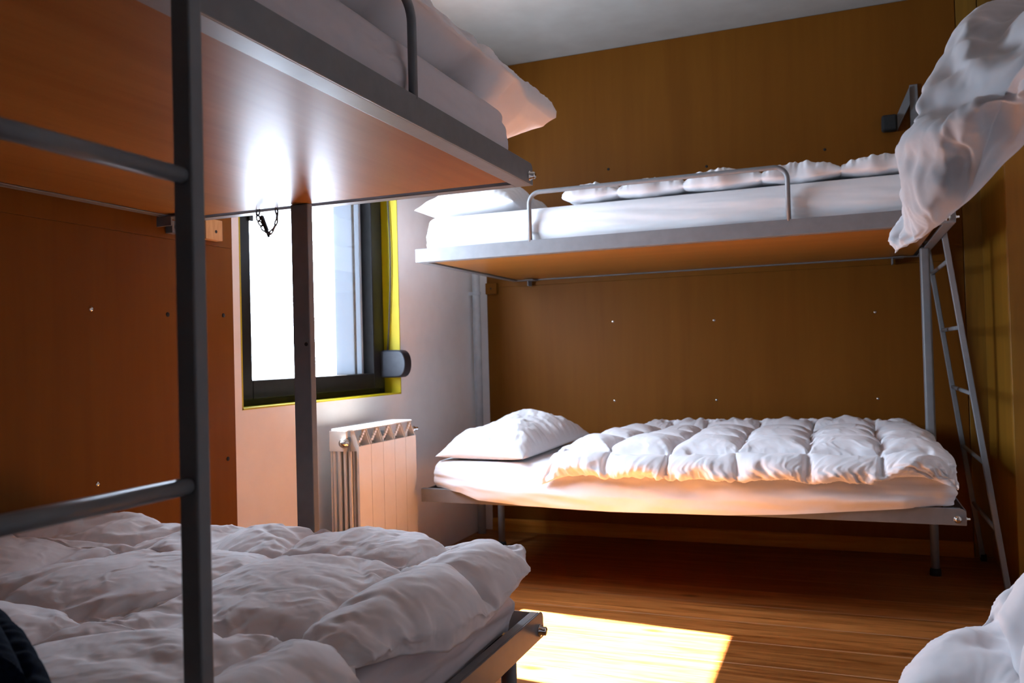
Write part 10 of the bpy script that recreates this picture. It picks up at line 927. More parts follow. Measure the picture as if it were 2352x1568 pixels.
CL['bup'] = ((57, 52, 0.002, [
680,0,0,0,0,0,0,0,0,0,0,0,0,0,0,0,0,0,0,0,0,0,0,0,0,0,0,0,0,0,0,0,0,0,0,0,0,0,0,0,0,0,0,0,0,0,0,0,0,0,0,0,-14,0,0,0,-1,3,0,0,5,5,1,-3,2,-4,0,-4,2,0,-2,1,2,2,0,-1,-2,-3,2,-4,-2,2,0,1,-2,2,0,-2,3,-1,-1,-1,-2,-1,3,1,-3,2,-1,-1,1,2,1,-2,-14,1,
1,-1,1,1,0,0,-1,-4,1,0,-1,3,-1,3,-3,-2,2,0,0,-2,1,-1,1,3,0,-1,0,-3,2,0,2,-2,1,5,-7,-1,0,1,0,0,0,0,4,0,-3,3,-1,-2,-1,1,-14,2,2,0,0,-2,0,0,-2,-1,0,1,-1,0,1,0,0,1,1,1,-4,0,-1,4,1,-3,-1,4,1,-2,-3,0,2,3,0,-1,-1,1,0,-2,5,3,-3,2,0,-3,-1,0,-2,-1,
-2,1,-13,-1,-3,2,2,2,0,0,-3,0,-1,-1,2,1,0,2,2,1,0,-6,4,0,0,-5,2,3,-2,-2,3,2,2,0,-1,-4,0,-2,5,1,1,2,-3,-2,-1,-3,0,1,3,-4,1,-2,1,1,-14,-1,0,2,3,-4,0,0,0,-1,1,-1,-1,2,-1,1,0,-1,-1,4,-3,-1,0,2,-1,0,0,0,0,2,0,-1,-1,1,-2,0,0,1,0,0,-1,1,1,1,0,0,1,
0,0,0,-2,0,-14,-1,5,-1,-4,0,0,0,1,-1,0,3,-3,-1,2,-1,-1,1,-1,0,1,0,0,1,-1,0,0,2,-2,0,-1,1,0,0,0,-1,1,-1,0,0,1,0,0,1,-1,0,0,1,0,1,0,-1,-14,3,-3,0,-1,0,0,0,-1,2,-1,1,0,-2,0,0,1,0,0,-1,0,1,0,-1,0,0,1,0,0,0,0,-1,1,-1,0,1,-1,1,-1,0,1,0,1,-2,0,0,
1,1,0,0,1,-1,-14,-2,1,0,0,1,0,-1,0,0,-1,0,2,-1,0,0,-1,1,0,0,0,0,-1,1,0,0,0,0,1,-2,0,1,-1,1,0,-1,1,-1,1,0,0,0,-1,1,-1,0,1,0,1,1,1,-2,-14,0,-1,0,0,-1,0,1,0,0,0,0,0,0,-1,0,1,0,0,0,0,0,0,0,0,-1,0,1,-1,1,0,-1,0,1,0,3,-2,-1,0,0,0,-1,1,-1,1,1,-1,
0,-1,1,-1,2,-13,-1,0,-1,0,0,0,0,0,0,-1,0,0,2,-1,0,-1,0,0,0,0,0,0,0,0,1,0,0,0,0,0,0,0,-1,1,-1,0,1,-1,1,0,1,-1,0,0,-1,1,-1,1,-1,1,2,-14,1,-2,-1,0,0,0,0,1,0,0,-1,1,0,1,-2,1,-1,1,0,0,-1,1,0,-1,0,0,0,0,0,0,0,0,0,0,0,1,0,1,-1,0,-1,0,0,1,0,-1,1,0,
0,1,0,-14,-2,0,1,0,0,0,-1,0,0,1,0,-1,0,0,1,-1,1,-1,1,-1,1,-1,0,1,0,-1,0,0,0,0,1,0,0,0,-1,0,0,1,0,-1,0,1,0,-1,0,1,0,0,1,0,0,-14,0,0,-2,0,0,0,1,0,-1,0,1,-1,1,0,0,0,-1,1,-1,1,-1,1,-1,0,0,1,0,0,0,0,-1,0,0,0,1,0,0,-1,0,1,0,-1,0,1,0,0,0,0,1,0,0,
-14,0,-1,0,0,0,0,-1,0,1,0,-1,1,-1,0,0,0,0,0,0,0,0,0,1,0,-1,0,0,0,0,0,0,0,0,1,-1,0,0,1,0,-1,0,0,1,-1,1,0,0,1,0,0,0,-14,0,0,0,-2,0,0,1,-1,0,0,1,0,-1,0,0,0,0,0,1,-1,1,-1,0,0,1,0,0,0,0,0,0,0,0,-1,0,0,1,-1,0,0,1,0,-1,1,0,-1,2,-1,1,1,-1,-13,0,0,
-1,-1,0,-1,0,1,0,0,-1,0,1,0,0,0,0,-1,1,1,-1,0,0,0,0,-1,0,0,0,0,0,0,0,2,-1,0,-1,0,1,0,-1,0,1,0,-1,1,-1,2,-1,0,2,-14,-1,0,-1,1,0,0,0,0,-1,0,1,1,-1,-1,0,0,0,1,0,0,1,-1,-1,0,0,1,0,0,0,0,0,0,0,0,1,-2,1,0,-1,0,1,0,0,-1,1,1,1,-2,0,1,0,-14,0,-1,1,
0,-1,0,0,-1,1,0,0,-1,0,1,0,0,-1,0,0,1,0,1,-1,0,0,0,0,0,0,2,-2,0,0,0,1,0,-2,1,0,0,-1,1,0,0,2,-1,-2,1,-1,1,1,-14,1,-2,0,0,1,1,-1,0,-1,0,0,0,0,0,-1,0,0,1,0,2,-2,0,2,-2,0,0,0,0,1,-1,1,0,-1,0,0,0,1,-1,0,0,1,-1,0,2,-2,0,1,-2,3,1,-2,-14,-1,1,0,2,
0,-1,1,0,1,-2,0,-1,1,1,-1,0,-3,0,2,-1,0,1,1,-1,-1,0,1,0,-1,1,1,-2,1,-1,0,0,1,0,0,1,-1,1,-1,0,-1,1,1,-1,-1,-1,2,-14,0,2,1,-1,2,-1,1,0,-1,1,0,0,-1,-2,1,-1,4,-3,-1,-2,1,0,-1,1,1,0,-1,0,0,1,0,3,1,1,-5,0,2,1,1,0,1,0,2,-1,0,-2,-4,1,1,-1,-2,-13,1,
-3,2,1,-4,2,-2,1,0,0,0,0,0,0,0,0,0,1,-2,-1,0,1,0,3,0,1,0,0,0,-3,1,0,-1,-1,4,1,-6,1,1,0,0,0,-1,-1,2,1,2,1,-3,3,-2,-14,3,4,-7,-1,1,-1,0,-1,1,0,-1,0,0,0,0,0,0,1,0,0,1,-2,1,0,0,-1,0,0,1,0,-1,0,1,-1,1,0,1,0,0,0,-1,1,-1,0,0,0,0,0,5,-5,1,-14,-1,1,
4,-4,0,-1,-1,1,-1,0,1,0,0,0,0,0,-1,1,0,0,0,1,-2,0,0,0,1,0,-1,0,1,-1,0,1,-1,1,2,-1,-1,0,1,-1,0,1,-1,0,1,2,-2,0,0,-14,0,-2,1,2,-1,0,0,-2,0,1,-1,0,0,0,0,1,0,-1,0,1,-1,1,0,-1,1,0,-1,0,0,1,-1,1,-1,0,0,0,1,0,0,0,-1,1,1,-1,0,0,0,1,-1,0,1,-14,-1,0,
0,1,-1,0,1,-1,0,-1,0,1,0,0,0,-1,0,0,1,-1,1,-1,1,0,-1,0,0,0,1,-1,1,-1,1,-1,0,1,0,-1,0,0,2,-1,-1,1,0,0,0,1,-2,3,-1,-14,-1,-1,1,-1,2,-1,-1,2,-2,0,1,-1,0,0,0,1,0,0,-1,1,-1,0,0,0,0,0,1,0,-1,0,0,0,0,0,1,-1,0,1,0,0,-1,0,1,0,-1,0,4,-2,3,-1,-2,-14,
0,0,-2,1,-1,1,0,-1,1,0,-1,0,1,0,0,-1,2,-1,-1,0,1,0,0,0,0,0,-1,0,0,1,-1,1,-1,0,0,1,0,0,0,0,0,0,-1,0,1,3,-2,0,1,-2,1,-13,-2,0,0,0,0,0,0,0,1,-1,0,0,-1,0,0,1,-1,1,0,-1,0,0,0,0,0,0,0,1,0,-1,1,0,0,0,-1,0,0,1,0,-1,0,0,1,0,2,-1,-1,2,-2,0,2,-14,1,
-1,-2,1,0,0,0,0,-1,1,0,-1,0,1,0,-1,1,0,0,0,0,0,0,-1,1,0,0,-1,0,1,0,-1,0,0,0,1,0,-1,0,1,0,0,0,2,-1,-1,2,-1,-1,2,-1,-14,-1,0,1,-2,1,0,0,0,0,0,0,1,-1,0,0,0,-1,0,0,0,0,0,0,1,-1,0,0,1,0,-1,0,0,0,1,0,-1,1,0,-1,1,0,0,1,0,0,2,-2,-1,1,-1,1,-14,0,-1,
0,0,-1,1,0,0,0,0,-1,0,1,-1,1,0,-1,1,-1,1,0,0,0,-1,0,1,0,-1,0,1,0,0,0,-1,0,1,-1,0,1,-1,0,0,1,2,0,-2,0,0,-1,1,1,-14,0,3,0,-1,-2,-1,1,0,-2,0,1,0,-1,1,0,0,0,-1,1,-1,0,1,-1,1,0,0,0,0,0,0,-1,1,-1,1,1,-2,1,0,0,0,0,1,1,-1,-1,0,-1,0,2,2,-2,-14,1,-2,
1,2,2,-2,-3,1,0,-1,0,1,-1,0,-1,1,-1,1,1,0,0,-1,1,0,0,-1,0,1,-1,0,0,0,2,-3,1,0,-1,0,1,0,0,2,0,-2,0,0,3,1,-1,-3,1,-13,-2,1,0,0,-1,2,2,-2,3,-1,-2,-1,5,-4,5,-3,5,-8,1,0,-1,0,0,0,1,1,0,-2,1,0,0,0,2,5,-2,-5,1,1,-2,-1,2,0,-2,-1,3,0,-2,-1,0,1,1,
-14,4,0,-1,-3,-1,1,1,-1,2,2,2,-2,-3,6,-6,2,3,3,-6,7,-5,-2,0,0,-1,0,0,1,1,-1,1,1,-2,1,1,4,-4,-2,1,1,-1,-3,0,0,-2,-1,0,1,0,0,1,-14,1,2,0,5,-2,1,-4,1,-2,1,0,4,1,-2,3,0,-2,3,4,-6,0,0,-2,0,0,0,0,1,0,1,0,2,1,3,-5,-3,1,0,-1,-4,-1,0,-1,2,1,2,1,0,
-1,0,-5,-14,0,-1,3,3,6,-6,2,3,-1,-1,-1,-1,0,3,-1,7,-7,7,-6,1,0,0,2,-1,0,1,0,0,0,0,-1,-3,7,-7,-4,2,1,1,-2,3,1,2,2,0,0,-3,-4,-4,1,-4,0,-13,-1,4,4,-1,6,4,3,-1,1,1,2,0,-1,-3,0,-5,3,-8,7,-1,6,2,-1,-2,-2,0,0,-1,0,3,1,0,-8,0,5,4,0,-1,1,-1,-4,-4,
-4,-3,-4,0,0,-1,-2,0,0,-9,2,-1,-2,1,-2,6,-3,2,1,-1,0,-1,0,0,-1,5,-5,-3,4,1,-1,1,2,4,3,-1,0,0,0,-5,0,-2,-3,3,5,-5,-3,0,-2,-2,0,0,-1,-2,-1,-1,-1,2,-1,0,4,-6,4,-4,0,1,-1,-2,6,-6,0,2,-1,0,0,-1,3,3,-1,1,-8,1,2,-1,-1,0,0,0,1,0,0,2,0,-2,3,1,-3,-1,
1,-4,-1,0,-1,-2,0,2,2,-4,2,-3,-1,0,6,-5,-3,7,-5,-2,3,1,-2,6,-4,-3,0,1,1,3,1,-3,3,3,-3,-6,-2,1,1,0,1,-1,0,1,2,-1,-4,4,3,1,-4,-1,-1,0,0,-2,0,3,0,-5,-3,0,-2,1,1,12,-4,-4,-2,-2,6,-4,-3,2,3,-2,6,-1,0,0,1,0,-1,-2,4,-2,2,-1,-1,-2,-1,-1,-1,1,2,0,
-5,-2,5,4,3,-1,0,-3,-3,-1,0,3,-1,-6,-3,0,-1,4,2,-2,9,-4,0,-2,-7,-1,1,7,-4,-2,0,6,-3,6,-1,2,1,2,0,-4,3,-1,-1,0,0,-2,0,-1,0,0,-5,-3,2,6,2,1,-1,-1,-5,4,1,-3,-3,-4,-3,0,1,5,2,-2,-5,9,1,-8,5,-1,-4,-2,-1,0,5,-2,-2,0,5,-4,5,-1,-1,-4,-2,1,3,7,4,-2,
-3,-1,-2,-1,-2,-2,3,4,2,0,1,-2,-2,-1,-5,-2,-2,-1,-1,0,4,6,2,-7,-4,-1,9,1,-6,9,-5,-1,3,-8,-2,0,0,4,0,-3,0,5,-6,-1,0,1,3,2,0,-5,6,7,1,-2,-1,-1,0,1,-1,0,1,0,-2,-1,-8,5,-1,-3,-2,3,4,2,-2,-7,-5,1,2,7,2,-1,-1,-4,3,-2,6,-4,-6,-2,1,-1,2,1,-2,-1,7,
0,0,1,-1,-3,0,-4,0,4,5,3,0,-1,-1,0,0,1,0,-2,-3,-7,5,1,0,0,0,-1,-1,0,0,0,0,-5,11,1,-6,-6,4,-1,2,-1,4,0,-5,-5,-1,2,-3,1,2,-1,-1,2,1,-1,-1,-1,4,-2,-2,-1,2,5,3,2,0,-1,2,-1,-4,-4,-4,2,3,1,0,2,4,4,-5,-7,-4,-2,-2,18,-7,-7,-3,8,-1,3,-2,-1,-4,9,-2,
-5,-4,-1,4,-3,-2,1,-1,0,1,0,1,1,1,0,-2,1,-3,1,2,3,1,1,-4,-4,-1,1,1,3,1,1,10,1,-5,-12,-3,0,0,2,12,-12,-3,2,9,-1,0,-1,0,-1,2,3,-1,-1,-5,-5,0,3,1,-4,0,0,-1,1,0,6,-4,7,-4,-3,2,-4,0,-1,1,-1,0,2,1,-2,4,8,4,-8,-3,-5,-3,-1,-1,1,4,2,-7,3,5,5,1,-3,
-6,5,-2,-1,-2,1,7,-3,-1,-4,-5,0,2,5,-1,-5,1,2,4,-5,4,-2,1,-3,-2,2,-2,-2,-1,1,6,-3,1,7,3,-5,-8,-2,1,-1,-1,0,0,3,1,5,1,2,3,0,-8,0,4,-2,-3,-2,3,-5,9,-2,-1,-1,-4,-5,-2,1,4,7,-6,-1,-2,9,-10,6,-2,-1,-1,-1,0,2,3,4,-7,9,3,-1,-7,-1,-2,-5,-1,-1,0,0,
10,4,3,-6,1,2,-4,-6,8,-1,1,-7,1,0,-2,-2,4,5,-3,1,1,0,-3,-5,0,0,8,-2,-2,-3,1,-2,2,9,1,-3,-1,-3,-2,-1,4,0,1,-1,-4,-7,-1,0,0,0,0,13,3,-2,-6,4,0,-1,-1,4,-4,-5,1,1,-2,0,-2,2,-6,11,0,0,1,2,1,0,-2,-1,-1,-2,-1,-9,-3,6,2,-4,6,2,-1,-1,-2,0,4,-1,-3,
-3,0,-1,-3,4,-3,2,10,4,-2,-3,3,-1,1,1,-2,-5,-2,4,-4,-6,4,-2,-2,1,-2,4,7,-3,6,-2,1,0,-7,5,-4,-5,6,0,-4,1,5,-7,0,1,1,-1,-1,2,1,-5,-2,-1,2,4,1,0,0,7,1,0,-5,3,0,0,4,-6,-3,4,-10,1,-8,5,3,-2,5,3,1,-6,5,6,-6,-1,-3,0,3,-9,0,6,-7,3,5,-5,-3,5,-8,1,1,
4,3,-4,-5,0,0,1,4,0,4,-1,9,1,1,-4,5,1,-1,-2,-6,0,1,-6,5,-4,6,-1,-8]),
(40, 37, 0.003, [
50,13,14,13,14,13,14,13,13,14,13,14,13,14,13,13,14,13,14,13,14,13,13,14,13,14,13,14,13,13,14,13,14,13,13,14,13,0,-1,-1,0,0,0,0,1,1,0,2,-1,2,-4,0,0,-1,1,1,-1,1,0,2,-1,1,-4,0,0,2,1,-2,2,-1,0,2,0,-2,0,-4,1,2,-1,2,1,-1,-1,0,0,2,0,-3,0,2,2,-1,
-1,-1,-1,2,0,2,0,-6,3,1,0,1,1,-1,2,-2,-1,1,-1,0,-1,1,-2,2,0,0,-1,0,1,0,0,-1,0,0,0,0,-1,1,2,0,0,0,0,1,-1,-2,1,0,-1,2,-1,0,2,0,-2,0,0,0,-3,2,0,0,0,2,1,-1,-1,0,-2,3,-1,-1,0,1,0,2,-1,0,0,0,-1,0,0,0,-1,0,0,1,1,1,0,1,-3,0,-2,2,0,0,0,0,1,0,0,0,-1,
-1,2,-2,0,0,1,0,-1,2,-1,0,0,-1,2,-1,-1,1,-1,0,1,-1,1,1,-2,1,0,2,-2,0,1,0,-1,0,1,0,0,1,0,-3,1,0,-1,0,0,1,0,1,0,0,-2,4,-3,0,-1,1,0,0,0,0,0,2,-2,0,2,-1,0,-1,0,1,-1,0,1,0,0,0,-3,0,1,0,1,0,0,0,0,0,0,1,-1,-1,0,0,1,0,0,0,0,0,-2,2,0,-2,2,0,0,0,0,1,
0,0,1,-1,-1,-2,2,-1,1,0,0,0,1,0,0,0,1,-2,0,-1,1,0,0,0,0,0,-1,0,1,0,4,-4,0,0,0,0,0,0,0,0,0,1,-2,0,1,0,0,0,0,0,0,0,0,0,1,-2,1,-1,1,0,0,0,-1,0,1,0,0,0,2,-2,0,0,0,0,0,0,0,0,0,-1,1,0,0,0,0,0,0,0,0,0,-1,1,0,0,1,-1,0,0,0,1,0,-3,2,0,-2,1,1,0,0,0,0,
0,0,0,0,1,0,1,-2,0,0,0,0,0,0,0,0,-2,2,1,-1,0,0,0,0,0,0,1,0,-1,0,-4,2,1,0,0,0,1,0,-1,0,1,0,1,0,1,-2,0,0,1,-1,0,0,0,1,-3,1,1,0,0,0,0,0,0,0,3,-3,0,-1,1,0,0,0,0,-1,0,1,0,0,0,1,-1,0,2,-2,1,-1,0,-1,0,0,3,-5,3,0,0,1,0,0,0,-1,0,-1,1,0,0,-1,0,0,1,0,
-1,1,0,0,-1,0,2,-2,1,0,1,-1,0,0,0,-1,1,0,-1,2,0,0,-1,0,0,0,1,-1,3,-3,0,0,0,0,0,-1,0,1,-1,0,0,0,3,-2,0,-1,0,1,0,0,0,1,0,-1,1,4,-4,0,0,0,0,0,-1,-1,1,-1,1,0,5,-3,-1,-2,0,0,0,0,0,0,0,0,2,0,1,-1,-1,0,0,1,-1,1,0,0,-2,4,-2,-1,0,0,-1,1,0,-1,-2,3,0,
1,2,-2,0,-1,0,0,0,-1,0,0,0,1,2,-2,0,1,0,0,-1,1,-1,0,-1,0,-1,2,1,0,-1,0,0,-2,1,-1,2,0,0,2,-1,1,-1,-2,0,0,0,0,0,-1,3,-1,1,-1,0,0,0,0,0,1,0,-1,0,1,-1,0,-1,0,1,-1,2,-4,3,0,0,0,0,0,-1,1,0,0,0,0,-1,1,-3,3,0,-1,1,0,0,0,0,0,0,0,0,0,-1,1,0,0,0,0,1,
-4,2,0,1,0,1,-3,2,0,0,1,-1,-1,1,0,-1,-1,2,0,1,-1,0,0,0,0,0,0,0,0,1,0,0,-1,0,1,-1,-4,4,1,-1,0,0,-4,3,1,-1,0,0,1,0,0,0,0,1,-2,0,1,0,0,0,0,0,1,-1,0,-1,1,1,-1,0,0,-1,-2,3,0,-1,1,0,0,-2,-1,1,2,-1,0,0,1,-1,1,0,0,-1,2,-2,1,0,0,0,1,-1,0,0,0,1,-1,0,
-1,1,-1,1,0,1,0,1,-2,0,-1,1,-1,0,2,-1,-1,0,0,0,1,1,-2,0,2,-1,1,0,0,-1,-1,1,0,-3,3,1,-1,1,-1,2,-1,1,-2,2,0,-2,0,0,-1,1,1,-2,2,-2,0,1,0,-1,-1,2,0,-1,1,-1,1,0,0,1,0,0,-2,2,-1,-1,1,1,-3,2,-1,2,0,0,-1,0,3,-3,-2,0,2,-1,3,-2,0,-1,1,2,-1,-2,0,1,0,
-1,1,0,0,0,0,4,-5,-1,3,-1,-2,2,1,1,0,0,-1,-1,0,-1,1,2,-4,0,1,0,1,0,0,0,-2,3,-1,0,0,0,0,-1,1,0,0,-1,0,1,2,-3,-1,2,2,0,-1,0,0,-5,4,0,3,-5,-1,2,-1,0,0,1,0,1,0,-5,1,2,2,0,0,0,0,-1,0,0,1,1,-1,-4,3,3,0,-1,-1,1,0,-3,3,-1,0,6,0,-8,1,1,-1,0,0,0,1,0,
1,-1,0,-1,0,0,1,0,0,0,0,-1,0,-2,4,0,-1,-1,0,1,-1,0,-3,-1,5,0,-3,6,4,-7,0,0,0,0,0,-1,-2,4,0,-1,0,1,0,-1,0,0,0,-1,-1,1,1,0,0,0,1,0,0,-4,-5,5,4,-1,0,0,-3,4,5,-7,1,-1,0,1,0,1,-1,-1,1,0,-1,0,1,0,0,-1,0,2,-2,2,0,0,0,0,-3,-5,5,5,-1,-3,1,0,2,1,-5,
2,5,-5,0,0,-1,0,1,0,0,0,0,0,0,-1,0,0,1,1,-1,0,0,1,-1,-2,-2,3,5,-2,-2,1,2,-3,0,-2,3,2,-5,1,3,-1,-1,1,0,0,1,-1,0,0,-1,0,0,0,1,-1,0,-1,0,1,-2,1,2,2,-3,-2,2,1,1,-5,3,0,2,-4,3,3,-4,0,1,0,-1,0,0,1,0,-1,0,0,0,0,1,-1,1,-1,1,-1,2,1,1,0,-1,0,-1,-2,1,
-4,5,-2,0,2,-2,0,1,1,-1,-1,1,0,0,0,-1,0,1,-1,0,0,1,-1,0,-1,0,1,1,4,0,-5,-4,-2,2,2,1,0,3,-5,3,0,0,2,-3,1,2,0,-1,0,0,0,-1,-1,1,0,-1,1,1,-1,0,-1,1,0,-2,1,0,-3,-1,0,3,1,1,1,-1,-3,4,-1,0,-2,4,-3,0,1,2,1,-2,-1,-1,0,2,-1,0,1,-1,0,-1,0,0,0,0,0,2,
-5,0,0,4,0,-1,0,0,1,0,2,-2,0,1,-2,2,-2,1,0,1,0,-1,2,-2,2,-1,-1,1,1,-2,0,-1,0,0,-2,2,-1,-2,0,5,0,-2,1,1,0,-3,3,-3,2,0,-1,2,2,0,-3,0,1,0,1,-2,2,-2,3,-1,-1,0,0,-2,0,1,0,-1,-1,1,0,3,2,-5,2,0,0,-3,2,-1,1,0,0,-1,0,1,2,1,0,-2,0,0,-1,0,1,1,1,-1,-1,
-1,2,-1,-1,-2,2,0,-1,7,-1,-3,3,-2,-1,-3,2,-1,0,1,-1]),
(40, 37, 0.003, [
509,1,1,0,-2,0,0,1,-1,0,0,1,-1,0,0,0,0,0,0,0,0,0,0,0,0,1,0,1,-1,0,-1,0,0,0,0,-1,1,1,4,1,2,-3,-5,2,1,-1,-3,1,5,-2,4,-2,-5,5,5,2,-6,2,-4,0,3,-2,-2,4,-3,3,-3,1,3,-7,4,0,-2,-3,-1,-1,-5,-2,10,5,-4,3,-4,4,-2,-4,4,-4,-2,6,-4,1,-2,1,-3,2,0,-3,2,1,
-4,2,-3,4,3,-1,5,-7,4,5,-6,0,-5,5,6,-3,1,2,-2,0,2,0,0,-3,0,8,0,-2,-1,0,-1,6,1,-2,-2,-2,0,3,0,1,-2,-4,2,1,-3,-11,3,3,0,4,5,-2,-1,-1,0,0,1,-5,4,-1,-5,-1,5,-3,5,-1,0,3,-4,1,1,-1,-3,0,1,1,-4,5,4,-3,0,0,4,-12,3,0,9,-3,-2,-1,0,1,-1,3,-5,-1,0,-3,
2,2,4,-1,-1,0,2,0,-3,0,2,-3,-1,2,-3,3,3,-3,0,-2,6,0,0,-6,0,2,3,-1,0,-1,-2,0,2,1,-4,0,-1,2,-1,2,0,0,0,0,1,-1,0,1,-2,-4,2,-1,6,-4,2,-2,3,1,0,2,-6,0,-1,4,0,-1,0,0,-3,1,5,-4,-1,-1,2,0,0,0,0,0,1,0,1,-2,-1,2,-4,1,4,-1,1,-2,2,0,-1,1,-3,0,1,1,-3,3,
0,-2,2,-1,-1,1,3,-4,0,3,-2,0,0,-1,1,1,-2,1,1,-2,1,-1,1,2,1,-2,0,0,0,1,-2,-2,1,-1,-2,4,0,-1,2,-4,4,-2,0,1,-1,0,0,-1,0,0,0,0,0,0,1,0,0,0,0,1,2,-2,-1,1,-1,2,-3,-1,2,0,0,-1,-2,3,0,0,1,-4,4,-1,0,0,0,1,-2,0,0,0,0,-1,1,0,1,0,-1,0,1,0,0,0,0,0,-3,4,
-1,-2,1,0,1,0,-2,0,-2,2,1,-2,0,1,1,1,-2,-4,3,0,-1,0,1,0,1,0,1,-3,2,1,1,-3,0,0,-1,2,-2,4,-1,0,0,3,-5,-3,2,2,-1,0,-1,0,1,0,3,-3,0,-4,3,0,-1,0,0,-1,1,2,1,4,-2,-3,0,0,-1,1,-2,-2,3,4,-2,0,-3,-4,1,0,1,2,-1,-1,1,1,4,-1,0,-1,0,-5,3,-1,0,-1,-2,2,0,
4,3,-5,-2,1,-1,1,-2,1,2,1,-2,4,1,-8,3,-4,-1,0,-1,2,1,1,-2,2,5,-2,-2,0,-2,1,2,-2,1,-1,-1,0,3,1,-3,0,-1,1,-1,1,0,0,0,5,1,1,-1,-3,3,0,0,1,1,0,-1,1,-7,6,-4,0,-1,4,-10,-1,1,-1,4,3,0,1,2,-6,2,1,-1,-1,0,1,-2,-4,7,4,-1,2,-3,-3,3,4,0,-1,-1,-2,1,2,
-1,2,-6,1,1,7,-1,0,-1,-2,-1,1,0,0,2,-6,-2,0,0,6,0,-1,6,-1,-5,0,7,-5,1,-8,3,2,0,1,-2,-1,5,-3,2,1,-3,0,1,-1,1,0,0,-1,-1,2,0,-5,-1,1,0,6,-3,-2,8,-3,-2,0,0,-1,5,-9,9,-10,4,2,1,-1,0,3,-3,1,2,-4,2,0,-1,1,-1,2,-1,-1,1,-2,-1,2,-1,5,0,-3,-3,1,7,-5,
0,-1,1,3,-1,-3,1,-4,2,2,2,-2,0,1,0,-1,2,-2,0,0,0,0,0,0,-1,0,0,-1,1,2,0,-1,-2,3,4,-9,4,0,-1,-1,3,2,-7,7,-8,1,2,3,-2,0,3,-6,5,-2,2,-2,1,-1,1,1,-2,0,0,-1,1,4,-3,2,-3,-2,10,-8,-3,5,0,1,-1,-1,4,-1,-5,6,-6,-1,4,0,-5,3,0,1,1,-1,0,1,0,0,-2,-2,4,-1,
0,2,-1,2,-1,-4,10,-7,-7,6,-3,5,0,-3,-1,4,4,-7,4,0,-2,-2,2,-3,2,1,2,1,-5,1,0,-1,0,0,0,2,-1,-1,5,-5,7,-4,1,-3,-6,5,3,1,-1,1,-10,0,4,6,5,-10,4,-2,0,1,-2,0,1,0,1,-1,-2,1,0,1,-2,4,-1,-2,0,2,3,-2,-1,1,-5,3,5,-4,-4,5,0,5,-6,-7,-1,5,4,-5,1,-3,2,2,
-2,-1,-1,0,1,0,-1,0,0,3,-1,-2,2,4,-2,2,-3,0,-2,5,1,-7,-1,3,4,0,-3,1,2,-2,-6,-1,0,-1,1,-3,2,-1,3,-2,1,0,-1,1,-1,0,0,0,0,1,-2,2,0,0,0,5,-2,2,4,2,-2,-1,-1,-4,-5,0,-2,1,1,0,-2,-1,0,2,-1,-2,0,0,0,1,0,0,0,0,0,-1,3,-1,1,0,2,1,-1,0,-1,-1,-1,11,1,0,
-5,-2,-5,-1,0,-2,0,2,-1,0,-1,2,-1,-1,0,1,0,-1,0,0,0,1,1,-1,3,1,-2,-3,-1,2,2,2,1,7,-2,5,-4,5,-3,-7,-1,0,0,1,0,2,1,-1,-2,1,-1,0,-2,0,-1,1,0,0,0,3,4,-2,-2,0,2,1,-1,0,1,0,4,1,-7,-4,-5,7,3,-8,0,1,-1,0,0,0,-1,1,0,2,-2,1,-1,0,0,0,0,3,1,-7,2,0,0,
-2,0,0,-1,5,9,-7,-5,-1,-7,2,-4,5,5,-10,0,0,0,-1,0,2,-1,-1,0,1,-1,1,1,-1,0,5,-2,-4,1,-2,-1,0,0,0,4,9,-5,-7,-1,-3,3,-8,5,1,-6,3,5,-7,-1,-1,0,1,3,-1,-1,-2,0,0,0,1,2,0,-3,-1,1,0,3,-2,0,3,3,-3,-8,2,1,-4,2,0,-8,0,4,3,-6,1,3,-3,1,0,1,-3,-1,3,-2,0,
-1,0,0,-1,0,-1,1,2,-1,1,1,-1,-3,-2,2,3,-2,-5,1,3,-3,-8,1,0,4,2,-4,0,1,-3,-1,-1,2,-1,4,-1,-4,1,-1,0,0,0,0,2,0,-3,-1,0,1,0,0,0,-2,-3,2,4,-4,1,-8,1,0,1,3,2,-2,-2,1,0,-1,0,-2,0,2,0,-2,-1,0,-1,3,1,1,-5,-1,3,0,0,4,2,-6,-3,2,-1,-5,3,-2,-7,1,-1,-1,
4,1,0,1,1,0,-1,-4,0,-2,3,0,1,1,0,4,-6,0,-4,4,10,-7,-1,4,-2,-7,0,-1,-4,-2,4,-3,1,-7,0,1,-2,0,4,2,-1,-5,1,0,3,3,4,-4,-1,-2,0,0,-2,4,0,2,0,-2,3,-1,-3,-9,1,-2,-2,1,1,0,-2,3,-8,0,2,0,-2,0,4,3,0,-3,0,3,3,-6,5,3,3,0,1,-1,1,0,-6,0,-5,5,-1,-12,3,-5,
-1,0,1,2,-3,3,-1,-8,-1,2,2,1,-1,2,0,8,2,1,-3,-2,0,3,3,0,-1,0,0,-1,0,0,-7,3,-8,-4,7,-9,-1,0,1,-1,1,-2,2,-2,-7,1,2,4,2,4,-1,4,-1,2,0,-1,1,0,-3,0,1,2,-1,-1,-2,-3,2,3,-4,-5,-1,-8,3,3,2,-1,-1,-4,1,-5,0]),
(12, 11, 0.004, [
340,0,0,0,0,0,0,0,0,0,0,-36,3,1,0,0,0,-1,0,1,-2,-2,-35,-2,-1,0,-1,0,1,0,-1,2,2,-36,-2,-1,-1,1,0,0,-1,1,1,2,-35,-2,0,-1,0,0,0,1,0,1,1,-36,1,-2,-1,-1,1,0,0,2,1,-1,-32,-2,-1,-1,1,-1,0,0,1,2,1,-35,-1,1,2,0,0,0,0,-1,-2,1,-31,17,7,0,2,0,0,-1,-2,
-9,-19,-7,-4,5,2,2,2,-2,-2,-6,-2,-2,-4,-4,-8,2,0,1,-1,-2,0,3,1,-2,-3,-4,-2,-2,-3,2,1,-4,-5,11]),
